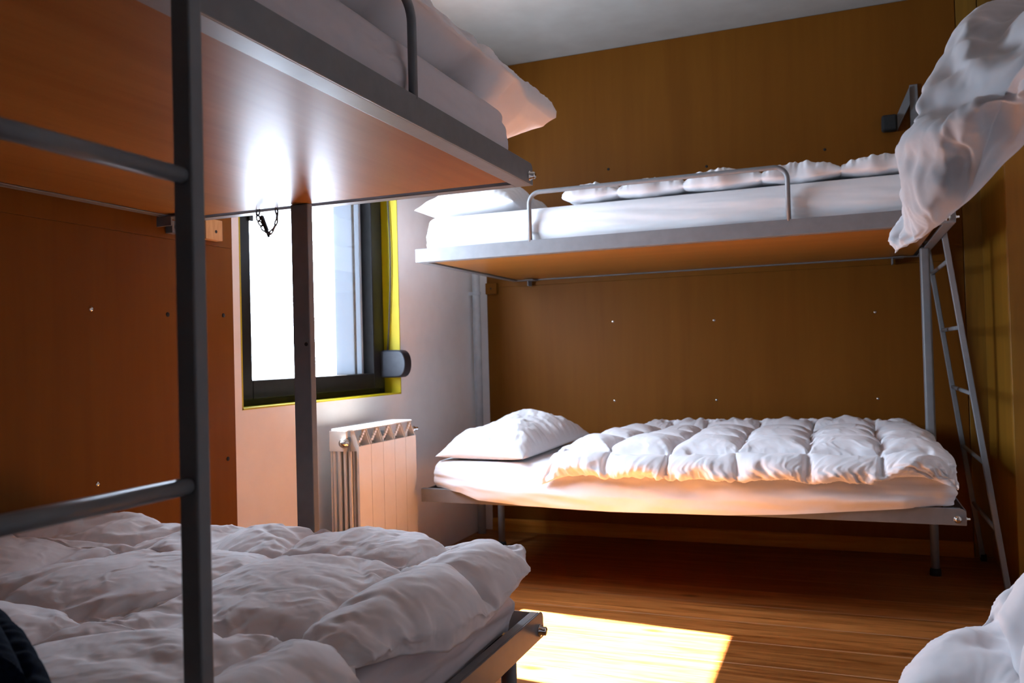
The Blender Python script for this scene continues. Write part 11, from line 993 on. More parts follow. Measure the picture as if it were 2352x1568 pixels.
(12, 11, 0.004, [
38,36,36,36,37,36,36,36,36,37,36,0,-3,3,2,-4,1,2,-1,1,1,-2,0,-1,1,1,-4,3,1,-1,-1,2,-1,0,0,0,0,0,0,0,0,0,0,0,0,0,0,0,1,-1,1,-1,0,0,0,0,1,-1,-1,0,2,0,-1,1,-1,0,0,-1,0,0,2,-1,0,0,0,0,0,0,-3,1,0,2,0,0,0,0,1,-1,0,-1,-2,1,1,1,0,1,1,-1,-1,0,2,-3,
1,0,-1,1,2,2,-2,-2,0,1,-1,0,1,-1,-1,1,-2,-1,3,0,5,2,-4,1,-3,-4,0,-2,1,4]),
(12, 11, 0.004, [
382,1,0,-1,0,0,-1,1,0,0,0,0,-3,0,1,0,0,0,0,-1,0,3,0,-1,0,1,-1,0,1,0,0,0,1,0,0,0,-1,1,0,0,0,0,0,-1,1,0,-1,1,-1,0,1,0,-1,1,-2,-1,1,0,0,0,0,-1,0,1,0,1,0,0,0,0,0,0,0,-1,2,-2,2,0,-4,-2,-3,0,-1,1,2,1,3,2,-4,-18,-5,-1,-1,-1,0,3,1,5,15,-19,5,-6,-1,
-1,0,0,-4,-4,3,-5,-20,7,-1,-2,0,2,-1,0,-3,-12,-4,-20,12,14,5,3,0,-3,-9,-20,-3,-12]))
CL['blow'] = ((37, 37, 0.003, [
447,0,0,0,0,0,0,0,0,0,0,0,0,0,0,0,0,0,0,0,0,0,0,0,0,0,0,0,0,0,0,0,0,0,0,0,0,-14,2,2,0,-1,0,-3,-1,-1,1,3,0,1,0,-1,0,0,-1,1,-1,2,1,-1,0,-1,-1,0,0,1,1,-3,1,0,-1,2,1,-3,-13,0,-1,0,1,0,2,1,-1,-1,-2,1,-1,0,1,0,0,0,-1,2,-2,-1,1,-1,1,1,0,1,-1,-1,3,
-1,-1,1,-2,0,1,-13,-2,0,0,0,0,1,0,1,0,-1,-1,0,0,0,0,0,1,0,-1,0,1,-1,1,-1,0,1,-1,0,1,0,-1,1,0,1,-2,2,-13,0,-2,0,0,1,-1,0,0,0,0,0,0,1,-1,0,0,0,0,0,0,0,0,0,1,0,-1,0,0,0,0,1,0,0,-1,1,1,-14,0,-1,0,1,-1,1,-1,1,-1,0,0,0,0,1,-1,0,0,0,0,1,-1,1,-1,0,
0,0,0,1,0,1,-1,0,0,0,0,0,-13,-2,1,0,0,0,-1,0,0,1,-1,0,1,0,0,0,0,0,0,0,-1,1,1,-1,-1,1,0,0,-1,0,0,0,0,0,0,0,2,-13,0,2,-2,-2,0,1,1,0,-1,1,-1,0,0,-1,1,2,-1,0,0,-1,0,-1,1,2,1,0,-1,-1,-1,-1,1,0,2,1,-1,-1,-13,5,-3,4,2,-3,-1,0,0,-2,0,1,-2,-1,0,1,2,
0,1,-1,2,-2,0,1,-1,-1,1,2,2,1,-5,1,0,-3,-3,1,1,-13,-2,4,-2,-1,3,1,-1,-2,3,1,0,2,0,1,-3,-4,2,0,1,0,0,0,0,0,-2,0,0,-1,-1,5,-1,0,0,1,-1,-3,-14,0,0,0,-1,0,0,1,2,0,-1,0,-1,-1,1,2,0,-1,-1,0,-1,0,0,1,0,1,-1,-1,0,0,0,0,1,0,-1,0,1,-13,0,-2,0,1,-1,1,
0,0,0,0,-1,0,1,-1,0,0,0,0,1,0,1,-1,-1,0,0,0,1,0,0,0,0,-1,1,1,1,-1,-13,-2,0,0,0,1,-1,0,0,0,0,1,-1,0,0,0,0,0,0,0,0,0,1,0,0,0,0,-1,0,0,0,0,0,0,2,-1,1,-13,-1,-1,0,0,1,0,-1,0,0,0,0,1,-1,0,0,0,0,1,-1,0,0,1,-1,0,0,0,0,0,0,0,0,0,0,0,3,-1,-14,1,-1,
-1,1,0,-1,1,0,0,0,0,-1,2,0,-1,0,0,-1,0,1,1,-2,0,0,1,-1,0,0,0,0,0,0,1,1,-1,0,-13,0,1,-1,-1,-2,4,1,0,0,0,1,-3,-2,0,3,0,-1,0,0,-1,-1,0,3,0,0,-1,0,1,-2,0,0,0,0,-1,0,2,-13,1,0,5,1,2,-4,-2,-1,0,0,-3,5,2,0,-4,-1,1,0,0,0,4,-3,0,-1,-2,2,0,-1,4,-2,2,
1,-2,0,-2,-2,-13,1,1,-2,-1,-1,0,1,1,0,0,2,-2,-2,1,2,0,0,0,0,1,-4,4,-2,0,1,1,0,1,-2,2,-1,-2,2,-1,-1,0,-14,-1,1,-1,0,0,1,0,-1,0,0,0,1,1,-2,0,1,0,0,0,-1,0,0,0,1,0,0,0,-1,1,0,-1,1,-1,0,2,-1,-13,0,-2,0,0,0,0,0,0,0,0,0,1,0,0,0,0,-1,0,0,0,1,0,0,0,
0,-1,0,1,-1,0,0,0,0,0,1,1,-13,-1,0,0,-1,0,0,0,1,-1,0,0,0,0,1,-1,0,0,0,0,1,-1,0,0,0,0,0,0,0,0,0,0,0,0,1,-1,2,-13,-1,-1,0,1,0,-1,0,0,1,0,0,-1,0,0,0,0,1,0,0,-1,0,0,0,0,0,0,1,-1,1,-1,0,0,0,0,1,1,-14,-1,1,0,-1,0,1,0,0,0,0,0,-1,0,0,1,0,0,-1,0,0,
1,-1,0,1,0,0,-1,0,0,1,0,0,0,1,2,-3,-13,2,1,1,1,1,-4,0,0,0,1,0,1,-5,2,0,0,-1,2,-1,-1,0,0,2,0,-1,0,0,-1,1,-3,0,2,1,-1,-2,2,-13,0,0,0,1,1,-3,-1,0,0,-1,0,1,8,-6,-1,0,1,-1,1,2,3,-3,-2,-2,1,0,0,2,-1,6,-1,-5,0,3,-4,1,-13,-1,-1,0,0,1,3,-4,0,0,0,0,
1,1,-2,0,0,0,0,0,1,2,-2,-1,1,-1,0,1,-1,3,-2,-1,2,0,-1,2,-1,-13,0,1,-1,3,-3,-2,2,-2,0,1,1,0,3,-3,0,-1,0,1,1,0,0,0,-1,-1,0,0,-1,1,2,-1,-1,0,1,2,3,-5,-12,-1,0,3,-1,1,-3,1,1,-1,0,0,2,2,-2,-1,0,0,0,0,1,3,-4,0,0,0,0,0,2,-2,3,-3,0,-1,3,-2,-1,-10,
-1,-1,1,2,1,0,-2,0,1,-1,0,1,1,0,-1,0,0,0,0,2,0,0,-1,0,0,0,0,-1,2,-1,-1,1,1,3,-9,3,-8,0,0,-1,3,-3,2,2,0,0,0,-1,0,0,0,-1,0,1,-1,0,0,1,-1,1,1,1,1,-1,-1,1,-2,-1,0,8,-12,4,-1,-8,2,-1,0,-2,2,5,4,1,-2,0,0,-5,-3,4,4,-2,-1,1,-1,-4,-1,6,2,1,1,-2,1,
-3,-1,-4,9,6,-8,-6,1,-4,-7,0,7,2,-1,-4,1,-4,0,4,1,2,3,-7,6,1,3,0,0,0,-1,-7,5,-2,0,-1,1,-1,2,0,3,-3,-9,-7,1,-2,6,-8,-4,-3,0,1,1,-2,2,-1,0,-1,0,-1,5,-1,-1,-1,0,0,2,2,1,-6,1,-1,0,0,1,1,0,-1,0,0,0,0,3,4,-8,-2,-2,-1,0,0,0,-1,0,-1,1,0,1,1,0,-3,1,
-1,0,-1,1,1,1,-1,-1,0,1,0,2,-1,2,-3,0,1,2,2,2,-7,0,-4,-2,0,1,0,0,0,0,-1,0,0,0,1,0,-2,0,0,0,1,0,2,-2,0,0,0,0,0,0,-1,1,1,1,2,2,-1,-8,1,1,-3,-1,-1,5,-1,4,-4,3,-6,-2,-1,1,-1,2,5,-4,1,-2,-2,0,2,3,-1,0,2,-3,-3,0,2,1,2,2,0,-2,-8,8,3,1,-6,3,-2,1,
-2,3,-3,4,-1,-5,0,3,1,-4,3,-2,-2,-2,2,3,-2,1,-1,-2,0,-2,1,2,1,1,0,-2,-2]),
(30, 30, 0.003, [
60,17,17,17,18,17,17,17,17,17,17,17,18,17,17,17,17,17,17,17,18,17,17,17,17,17,17,15,13,11,0,0,1,1,-4,0,1,2,-1,2,1,-6,0,2,1,2,0,0,-3,1,1,0,2,0,0,0,0,3,1,-7,0,-1,1,1,-1,-1,-1,0,2,0,0,2,-3,0,1,0,2,-3,1,0,0,2,0,1,-2,1,2,1,-4,-1,0,1,-1,-1,1,-2,
1,0,1,0,-1,2,0,-1,0,1,-1,0,0,0,0,0,0,-1,1,0,1,-1,2,-2,0,0,0,-1,0,2,-1,0,0,0,0,0,0,0,0,0,0,0,1,-1,0,1,0,0,0,0,0,1,-2,0,0,-2,1,2,-4,1,2,0,0,0,-1,-1,1,1,0,0,1,3,-5,1,0,0,0,2,-1,-1,0,0,-1,1,0,-1,0,0,0,1,0,0,0,0,2,-4,3,-1,0,-1,0,3,-2,1,-1,-1,0,
0,3,-3,0,0,2,-1,0,1,0,0,0,-1,0,0,0,0,1,-1,0,0,0,0,0,-1,1,0,1,0,0,0,-1,0,0,1,-1,-1,0,2,-1,-1,1,-1,-1,1,0,0,-2,3,-2,1,1,0,0,-2,2,-1,0,0,1,-1,-1,1,0,-1,-1,2,0,-1,1,0,0,0,0,-1,1,0,-1,1,0,0,0,0,-1,-2,5,-2,0,1,-1,-1,-1,3,0,-3,-1,3,0,1,-1,-1,2,0,
-1,0,0,0,-1,2,0,0,-1,0,0,0,-2,2,0,0,0,0,0,0,0,2,-2,0,0,-1,0,2,1,-3,2,0,-1,0,3,0,-3,0,0,0,1,-1,-1,1,0,-1,1,1,-1,0,0,-1,4,-2,0,-1,1,0,0,0,0,0,1,0,-1,-4,5,-1,0,0,0,-3,3,0,0,0,-1,1,0,0,0,3,-4,1,0,1,-1,0,5,-3,-2,0,-1,0,2,-1,0,0,0,0,0,0,1,-1,-1,
1,0,0,0,0,0,-2,-1,2,0,0,1,0,-3,2,0,0,0,0,-1,2,-2,1,0,0,0,1,-2,1,1,-1,0,-1,2,-1,0,2,1,-2,0,1,-1,0,0,-1,1,0,0,0,-2,3,-1,0,0,1,-1,1,-1,0,0,0,0,-1,0,1,0,-1,3,-3,0,0,0,0,-1,2,-1,0,0,0,1,-2,1,0,0,-1,0,1,0,0,0,0,0,0,-1,1,0,-1,1,1,0,-1,1,0,0,-1,1,
0,0,0,0,-1,1,0,0,0,1,-2,1,0,0,0,1,-1,0,0,0,-1,-2,3,0,-1,0,0,-2,2,1,0,0,0,1,-2,0,0,1,0,0,0,0,0,0,0,-1,3,-1,-2,0,-4,5,0,0,1,-1,0,4,-3,0,0,0,0,1,-3,1,0,-1,0,0,3,-2,0,0,0,-1,0,3,-2,-3,5,-2,0,0,2,1,-1,-3,4,-3,0,0,1,-1,0,0,0,0,0,0,-4,3,0,0,0,1,0,
-6,3,1,-2,1,3,0,1,-1,-2,0,0,2,0,0,-1,1,0,-1,1,0,0,0,-1,0,0,1,0,0,-2,1,-2,2,2,-4,3,0,0,1,-1,-2,0,1,1,0,0,-2,2,0,-1,1,0,0,1,-1,0,-1,0,1,1,-1,0,0,-5,2,3,0,-1,-1,-1,2,1,0,-1,0,0,-2,4,-1,0,0,0,-1,1,0,0,0,0,-1,1,1,0,0,-5,5,-2,0,-1,-1,-1,2,1,-1,0,
0,0,3,-2,1,-1,-1,0,1,0,0,0,0,0,0,-1,2,1,-4,5,2,-5,0,-4,0,4,-1,2,0,-1,0,0,1,2,-5,2,0,0,0,-1,1,0,0,0,0,0,-3,2,4,1,1,-4,0,4,1,-1,-3,-2,2,0,0,0,0,-4,4,-1,0,1,-1,2,-2,-1,0,1,0,-2,3,-3,0,4,-3,1,0,0,1,0,-1,1,-1,1,0,0,-2,4,-2,0,0,-1,-2,2,0,0,0,0,0,
0,0,0,-1,1,0,-1,0,-1,0,2,1,-1,0,-1,0,-1,1,1,0,0,-1,1,2,0,-3,1,0,-2,-1,1,0,0,1,-1,-4,6,0,1,-2,-1,6,0,-2,-1,-2,-1,-1,3,3,-2,-1,-3,-1,2,5,-2,-1,-1,-1,0,3,1,-3,-2,1,2]),
(41, 41, 0.003, [
192,0,0,-1,0,-1,1,1,0,0,0,0,1,0,0,0,-1,0,0,-1,0,0,1,1,0,0,-1,0,-1,0,0,1,1,-1,0,0,-2,-6,-9,-9,-9,0,7,4,1,-2,-8,-1,-2,0,1,2,8,0,1,-4,-4,3,3,0,-1,1,-1,1,-6,1,5,-1,2,-1,0,-1,-2,-5,5,2,-3,-5,2,-3,10,-10,0,1,1,1,0,-2,-5,10,2,-1,0,-2,0,-2,-2,-3,8,
0,0,1,0,0,-3,-1,-3,3,5,-2,1,-1,1,-4,0,-11,2,7,2,-7,6,-1,-1,1,2,-1,-1,-2,3,2,-3,4,2,0,-3,-2,-2,-1,0,1,2,1,2,-2,0,-2,-2,-1,1,2,1,2,0,-3,2,-3,-1,3,-4,2,4,-4,0,0,0,-2,4,-2,0,0,-1,2,0,2,0,-2,-1,-1,0,0,0,1,1,0,1,-1,-2,0,0,-1,1,1,0,0,1,-2,-1,1,-1,
1,-2,2,1,1,-1,1,0,-3,2,-3,0,3,0,0,0,-1,0,0,0,0,0,0,0,1,0,-1,0,0,0,0,0,0,0,0,0,0,0,0,-1,-2,1,6,-3,1,-2,2,0,1,-2,-1,1,-3,4,0,0,-2,1,-1,1,0,-1,1,-1,2,-1,-1,0,1,0,-1,-4,2,2,0,-1,0,1,2,2,-2,2,0,-3,1,0,0,0,-1,-2,-1,0,3,1,3,-2,-4,0,-1,1,1,0,-1,7,
-2,-5,-2,0,1,0,4,4,-4,1,-4,-2,-1,1,0,2,3,0,0,-1,0,1,0,0,0,-1,-5,-4,1,3,5,0,-4,-2,-1,2,0,0,4,2,1,-4,-4,-1,0,0,1,1,5,1,-3,-3,-3,-1,0,1,1,3,6,-2,-1,-1,-1,-2,4,2,0,0,2,0,-1,-1,-6,-2,0,0,-3,0,0,0,8,-2,-4,0,1,1,0,-1,0,1,7,-6,-2,3,7,0,0,0,0,-4,-3,
0,1,4,3,-2,-1,-1,4,4,-1,-2,-5,8,3,0,-3,1,-1,1,0,-5,3,1,0,3,0,0,1,0,-3,-8,9,2,1,-5,0,0,-1,-4,-1,6,1,0,-3,-2,-1,-2,0,1,2,0,-2,0,-1,3,3,3,-2,0,-1,-2,-3,-1,5,3,-2,-1,0,0,-2,-3,1,-1,4,1,0,-1,-1,-2,-1,-1,1,3,0,-1,-2,0,-1,0,2,-2,1,0,-1,0,1,1,0,2,
0,-1,-2,-2,0,2,2,0,0,0,-1,-3,-4,4,0,2,1,0,0,-1,-1,-3,3,1,0,1,1,-2,-3,3,-1,1,0,0,0,0,0,0,0,1,0,0,0,-1,1,-1,0,0,1,0,0,-1,0,1,4,-3,-2,0,0,0,0,0,0,1,-1,0,1,0,0,-3,1,0,-4,3,1,-1,1,-4,1,2,0,-1,1,1,0,-2,2,0,0,0,0,-1,1,0,1,-1,1,0,-2,1,0,0,0,1,-1,0,
-1,0,0,3,-2,0,1,3,-4,-1,1,4,-3,0,-4,-1,1,-1,1,4,2,-5,1,1,-2,0,0,0,1,-3,6,-2,-2,0,-1,1,0,2,0,0,0,-1,-1,-1,-1,8,-4,0,-4,0,0,4,2,-1,-5,-2,-1,0,0,0,3,6,-5,1,-4,2,-1,0,1,3,0,-1,1,-3,-1,-1,1,2,1,2,-1,0,0,-1,0,2,-1,1,0,-4,-3,-3,0,5,-3,0,1,0,-1,1,
-2,-1,3,7,-9,-1,2,1,0,0,1,6,0,-10,0,0,3,1,-1,-1,2,5,-2,-1,0,3,0,-2,3,0,2,-1,4,2,-1,-6,9,1,0,0,-1,1,-2,-2,-5,5,-3,-5,-1,1,0,1,1,2,3,1,-4,-1,-3,1,2,3,-1,-3,-2,-1,-4,6,3,-2,1,6,2,-2,-2,-3,-2,0,4,1,0,1,0,0,-5,-1,4,5,-1,0,0,0,-1,-8,4,4,-1,2,0,0,
0,0,-6,-3,5,1,0,4,-7,-4,2,0,1,2,1,-2,-2,0,0,0,2,1,-1,0,-4,-3,4,0,4,2,0,0,-1,-4,0,0,2,1,3,-2,1,-1,-5,-3,7,-1,0,1,-3,0,4,-4,1,-1,0,1,-1,0,0,-1,1,0,1,0,-1,0,1,4,-4,0,1,0,-1,-1,0,0,-2,2,1,0,1,-1,-1,0,1,1,-3,1,0,0,0,0,1,-1,-1,3,-1,0,0,-1,0,0,0,
0,1,-1,1,0,0,1,-2,0,1,0,0,-1,0,1,-1,1,0,0,0,-1,0,0,0,1,0,-1,1,0,0,0,-1,2,-2,0,1,-1,1,0,-1,0,-1,0,1,1,0,0,0,-1,0,0,0,0,0,1,0,0,-1,0,0,0,1,0,0,0,-1,0,1,-1,1,1,0,0,-2,-1,0,1,2,0,0,-2,-2,0,-1,2,3,-1,1,-1,-1,-1,0,0,1,1,1,0,-2,0,-1,0,0,1,2,0,-1,
-1,1,0,-3,4,-2,3,0,-3,-3,-1,1,2,10,-8,-5,0,-1,0,0,1,8,-1,-3,-3,0,0,0,1,2,2,0,-3,-2,0,-1,1,1,3,3,-5,1,2,-2,-1,1,1,2,0,0,-4,0,1,2,0,-5,2,0,0,0,-1,0,1,0,-8,1,-1,1,0,0,1,6,-6,-1,0,0,0,0,0,4,3,1,3,-4,-3,7,5,-4,0,0,2,3,-1,-3,-3,-1,5,0,-1,0,0,0,
-2,-2,0,6,-2,1,-1,2,1,0,-3,4,-1,-1,-1,0,-2,1,-5,1,2,-2,-3,12,-3,-8,4,1,0,-4,4,-1,-1,-2,1,0,2,-1,0,-1,-1,-1,-1,0,2,2,0,-1,-1,-1,0,-3,2,2,0,0,1,2,-2,1,-3,1,1,4,-4,0,-2,-2,6,-2,-1,-5,-1,0,0,1,2,-2,2,-1,0,0,0,-2,1,0,1,0,0,0,-1,0,2,-4,1,1,1,0,0,
1,-1,0,-1,1,1,-3,1,-1,6,0,-5,0,-2,0,-1,-3,6,-2,-1,-1,0,0,0,-1,1,-3,2,0,0,1,-1,0,0,-2,1,0,1,0,1,0,-1,-1,2,-2,0,0,1,0,10,-6,0,-7,-1,0,-1,-2,1,-1,0,0,-1,0,0,1,0,-1,2,-2,0,1,-1,1,0,-1,1,-1,0,0,1,-1,0,0,1,-1,1,-1,1,0,3,-5,5,0,-10,-2,1,1,0,0,-1,
-2,1,-1,0,0,0,1,0,0,-1,1,-1,1,-1,1,0,0,1,-1,0,0,0,-1,0,0,0,1,-1,0,1,-1,8,-6,1,-10,1,-2,0,0,2,-3,-1,0,0,0,0,0,2,1,-3,1,-1,-1,0,1,0,1,1,-1,-1,0,-1,1,1,0,-1,2,1,-2,-1,3,2,-3,-1,2,-10,-2,0,0,3,-3,-1,-1,1,0,-1,0,1,0,2,4,-4,-2,0,-1,1,0,0,2,-1,0,
-1,0,0,0,0,2,1,1,-1,0,0,3,1,0,-5,-10,4,3,0,0,2,9,0,-5,0,3,0,0,0,-2,-9,4,1,1,1,-1,1,1,-2,2,6,0,1,-1,0,0,0,-6,1,1,-1,-7,5,-4,-4,-3,-10,4,1,0,-2,1,0,4,4,2,-3,0,-2,-3,-1,0,6,2,0,0,0,-2,-3,-5,2,1,3,0,1,0,1,-4,-2,-2,4,2,3,-6,-3,-3,0,-10,-2,3,1,1,
-1,1,1,1,0,2,-1,-1,-1,-1,0,0,2,2,1,-1,0,-4,1,1,-1,1,1,0,-1,-1,-1,1,-1,2,0,2,-4,-3,0,0,-10,0,-1,3,0,2,-1,-2,0,1,0,1,0,0,0,0,0,1,0,0,-1,-1,4,3,-8,2,0,-1,0,1,0,0,0,1,1,-1,-2,-2,0,0,1,-9,-2,0,-1,4,3,-4,-2,-1,-1,0,0,1,3,0,2,-1,0,-2,-2,1,1,2,5,
-1,-4,-3,-1,0,0,0,2,7,0,-5,-2,-1,1,-1,3,-1,-9,-3,-2,1,2,2,-3,0,-1,-1,0,0,1,2,6,4,-7,-5,-1,0,0,1,1,1,2,-5,-1,1,-1,0,2,3,0,2,-5,0,0,0,2,-2,3]),
(8, 8, 0.004, [
335,0,0,0,0,0,0,0,-50,-1,0,0,0,1,-1,1,-54,2,0,0,0,-1,1,-2,-50,-1,0,-1,0,0,0,2,-50,-2,0,0,0,1,0,1,-50,9,0,0,0,-1,-1,-7,-38,4,3,3,0,2,-1,-11,-28,-11,-3,-2,0,-2,2,16]),
(8, 8, 0.004, [
45,52,56,52,52,52,56,43,0,-2,3,-2,3,0,2,-4,0,0,0,0,0,0,1,-2,0,0,0,0,0,1,-1,1,0,0,0,0,-1,1,-1,1,0,0,0,-1,0,0,-1,2,0,-3,1,2,0,0,-1,1,0,5,-4,1,-2,-2,1,1]),
(8, 8, 0.004, [
144,-1,1,0,1,-2,1,-27,1,-12,-3,1,1,-2,2,12,-2,1,2,-1,0,0,-1,1,0,2,-1,2,-2,2,-2,-1,0,-2,0,-2,1,0,2,2,0,-6,-2,1,0,0,0,8,-36,-1,-3,-2,-1,1,2,2,-41,19,5,2,-1,1,-2,-23]))
# ---- end cloth data
# ------------------------------------------------------------------ room shell
XW, YB, XR, YF, ZC = -1.87, 4.216, 1.45, -1.5, 2.525
WT = 0.16   # window wall thickness
wy0, wy1, wz0, wz1 = 2.26, 3.34, 0.788, 2.05
struct(MB().box((XW - WT, YF - 0.1, -0.08), (XR + 0.1, YB + 0.1, 0)).build('floor', M['floor']))
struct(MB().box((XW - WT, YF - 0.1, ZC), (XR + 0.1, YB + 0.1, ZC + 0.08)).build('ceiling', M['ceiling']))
b = MB()
b.box((XW - WT, YF - 0.1, 0), (XW, wy0, ZC)).box((XW - WT, wy1, 0), (XW, YB + 0.1, ZC)).box((XW - WT, wy0, 0), (XW, wy1, wz0)).box((XW - WT, wy0, wz1), (XW, wy1, ZC))
struct(b.build('wall_left', M['plaster']))
struct(MB().box((XW, YB, 0), (XR + 0.1, YB + 0.1, ZC)).build('wall_back', M['plaster']))
struct(MB().box((XR, YF - 0.1, 0), (XR + 0.1, YB, ZC)).build('wall_right', M['plaster']))
struct(MB().box((XW, YF - 0.1, 0), (XR, YF, ZC)).build('wall_front', M['plaster']))
# yellow painted lining of the window recess
b = MB(); q = 0.006
b.box((XW - 0.09, wy0, wz0), (XW + 0.001, wy0 + q, wz1)).box((XW - 0.09, wy1 - q, wz0), (XW + 0.001, wy1, wz1))
b.box((XW - 0.09, wy0, wz0), (XW + 0.001, wy1, wz0 + q)).box((XW - 0.09, wy0, wz1 - q), (XW + 0.001, wy1, wz1))
struct(b.build('trim_3', M['yellow']))
# varnished boards on the walls
b = MB(); b.box((XW, YF + 0.02, 0.05), (XW + 0.018, 2.205, 1.3206)).box((XW, YF + 0.02, 1.3208), (XW + 0.018, 2.205, ZC - 0.002))
lp = struct(b.build('trim_1', M['panel'], bevel=0.0015))
b = MB(); b.box((-1.803, YB - 0.018, 0.05), (0.512, YB, 1.3212)).box((-1.803, YB - 0.018, 1.3215), (0.512, YB, ZC - 0.002))
bpnl = struct(b.build('trim_2', M['panel'], bevel=0.0015))
# tongue and groove boards beyond the board panel
b = MB(); x = 0.515
while x < XR - 0.02:
    x2 = min(x + 0.088, XR - 0.001); b.box((x, YB - 0.016, 0.0), (x2 - 0.004, YB, ZC - 0.002)); x = x2
b.box((0.513, YB - 0.009, 0.0), (XR - 0.001, YB - 0.001, ZC - 0.002))
struct(b.build('trim_4', M['pine_z'], bevel=0.003))
# baseboards
struct(MB().prism([(YB, 0), (YB - 0.03, 0), (YB - 0.03, 0.06), (YB - 0.022, 0.068), (YB, 0.068)], 'x', -1.80, 0.512).build('baseboard_back', M['pine'], bevel=0.002))
struct(MB().box((XW, YF + 0.02, 0), (XW + 0.02, 2.2, 0.07)).build('baseboard_left', M['pine'], bevel=0.002))
# board screws
for (x, z) in [(-1.099, 1.111), (-0.587, 1.097), (0.144, 1.105), (-1.102, 0.702), (-0.586, 0.703), (0.144, 0.705), (-1.10, 1.90), (-0.60, 1.86), (-0.05, 1.88), (-0.60, 1.72)]:
    MB().lathe((x, YB - 0.018, z), (0, -1, 0), [(0, 0.007), (0.0015, 0.0065), (0.0028, 0.003)], 12).build('screw', M['chrome'] if z < 1.8 else M['rubber'], bpnl, smooth=True)
for (y, z) in [(1.648, 1.100), (1.918, 1.095), (2.157, 1.101), (1.659, 0.634), (2.165, 0.639), (1.0, 1.10), (1.0, 0.64)]:
    MB().lathe((XW + 0.018, y, z), (1, 0, 0), [(0, 0.007), (0.0015, 0.0065), (0.0028, 0.003)], 12).build('screw', M['chrome'] if y < 1.9 and y > 1.5 else M['rubber'], lp, smooth=True)

# ------------------------------------------------------------------ window
gx = XW - 0.08
wf = MB()
fy0, fy1, fz0, fz1 = wy0 + q, wy1 - q, wz0 + q, wz1 - q
gy0, gy1, gz0, gz1 = 2.395, 3.213, 0.885, 1.992
xa, xb = gx - 0.07, gx
# outer frame and the sash inside it, each a mitred ring
def ring(mb, x0, x1, a, b_):
    (ay0, ay1, az0, az1), (by0, by1, bz0, bz1) = a, b_
    mb.box((x0, ay0, az0), (x1, by0, az1)).box((x0, by1, az0), (x1, ay1, az1)).box((x0, by0, az0), (x1, by1, bz0)).box((x0, by0, bz1), (x1, by1, az1))
wo = MB(); ring(wo, xa, xb, (fy0, fy1, fz0, fz1), (fy0 + 0.045, fy1 - 0.045, fz0 + 0.03, fz1 - 0.03))
win = struct(wo.build('window_1', M['blackframe'], bevel=0.003))
sa = MB(); ring(sa, xa + 0.01, xb + 0.018, (fy0 + 0.035, fy1 - 0.035, fz0 + 0.022, fz1 - 0.022), (gy0, gy1, gz0, gz1))
sa.build('window_frame', M['blackframe'], win, bevel=0.005)
MB().box((gx - 0.030, gy0 - 0.01, gz0 - 0.01), (gx - 0.024, gy1 + 0.01, gz1 + 0.01)).build('pane', M['glass'], win)
# pale frosted strip, guide rails on the far side of the opening
MB().box((gx - 0.050, 3.005, gz0 - 0.01), (gx - 0.040, 3.147, gz1 + 0.01)).build('frosted_strip', M['frosted'], win)
MB().box((gx - 0.055, 3.1465, gz0 - 0.01), (gx - 0.035, 3.158, gz1 + 0.01)).build('guide_rail', M['dark_rail'], win)
MB().box((gx - 0.052, 3.1575, gz0 - 0.01), (gx - 0.040, 3.203, gz1 + 0.01)).build('frosted_strip', M['frosted'], win)
MB().box((gx - 0.060, 3.2025, gz0 - 0.01), (gx - 0.036, 3.222, gz1 + 0.01)).build('guide_rail', M['grey'], win)
h = MB().box((gx + 0.018, 2.385, 1.445), (gx + 0.026, 2.408, 1.50))
h.build('window_handle', M['blackplastic'], win, bevel=0.004)

# strap winder for the roller blind
sw_ = thing('strap_winder', 'black plastic roller blind strap winder at the lower right corner of the window', 'strap winder', (XW - 0.02, 3.32, 0.84))
pr = []
for i in range(13):
    a = -PI / 2 + PI * i / 12; pr.append((-1.862 + 0.0 + 0.048 * max(0, math.cos(a)) ** 0.7 * 1.0, 0.925 + 0.062 * math.sin(a)))
pr = [(-1.955, 0.863)] + pr + [(-1.955, 0.987)]
MB().prism(pr, 'y', 3.285, 3.342).build('housing', M['blackplastic'], sw_, bevel=0.004)
MB().prism([(x * 1.0 + 0.004, 0.925 + (z - 0.925) * 0.94) for x, z in pr], 'y', 3.272, 3.285).build('cover', M['blackplastic'], sw_, bevel=0.004)
pth = []
for i in range(26):
    f = i / 25; pth.append((-1.925 + 0.034 * math.sin(PI * f) ** 1 * (1 - 0.2 * f) - 0.012 * f, 3.322, 0.985 + (2.03 - 0.985) * f))
MB().tube(pth, 0.0, sec=[(-0.006, -0.0012), (0.006, -0.0012), (0.006, 0.0012), (-0.006, 0.0012)]).build('strap', M['cord'], sw_, smooth=False)

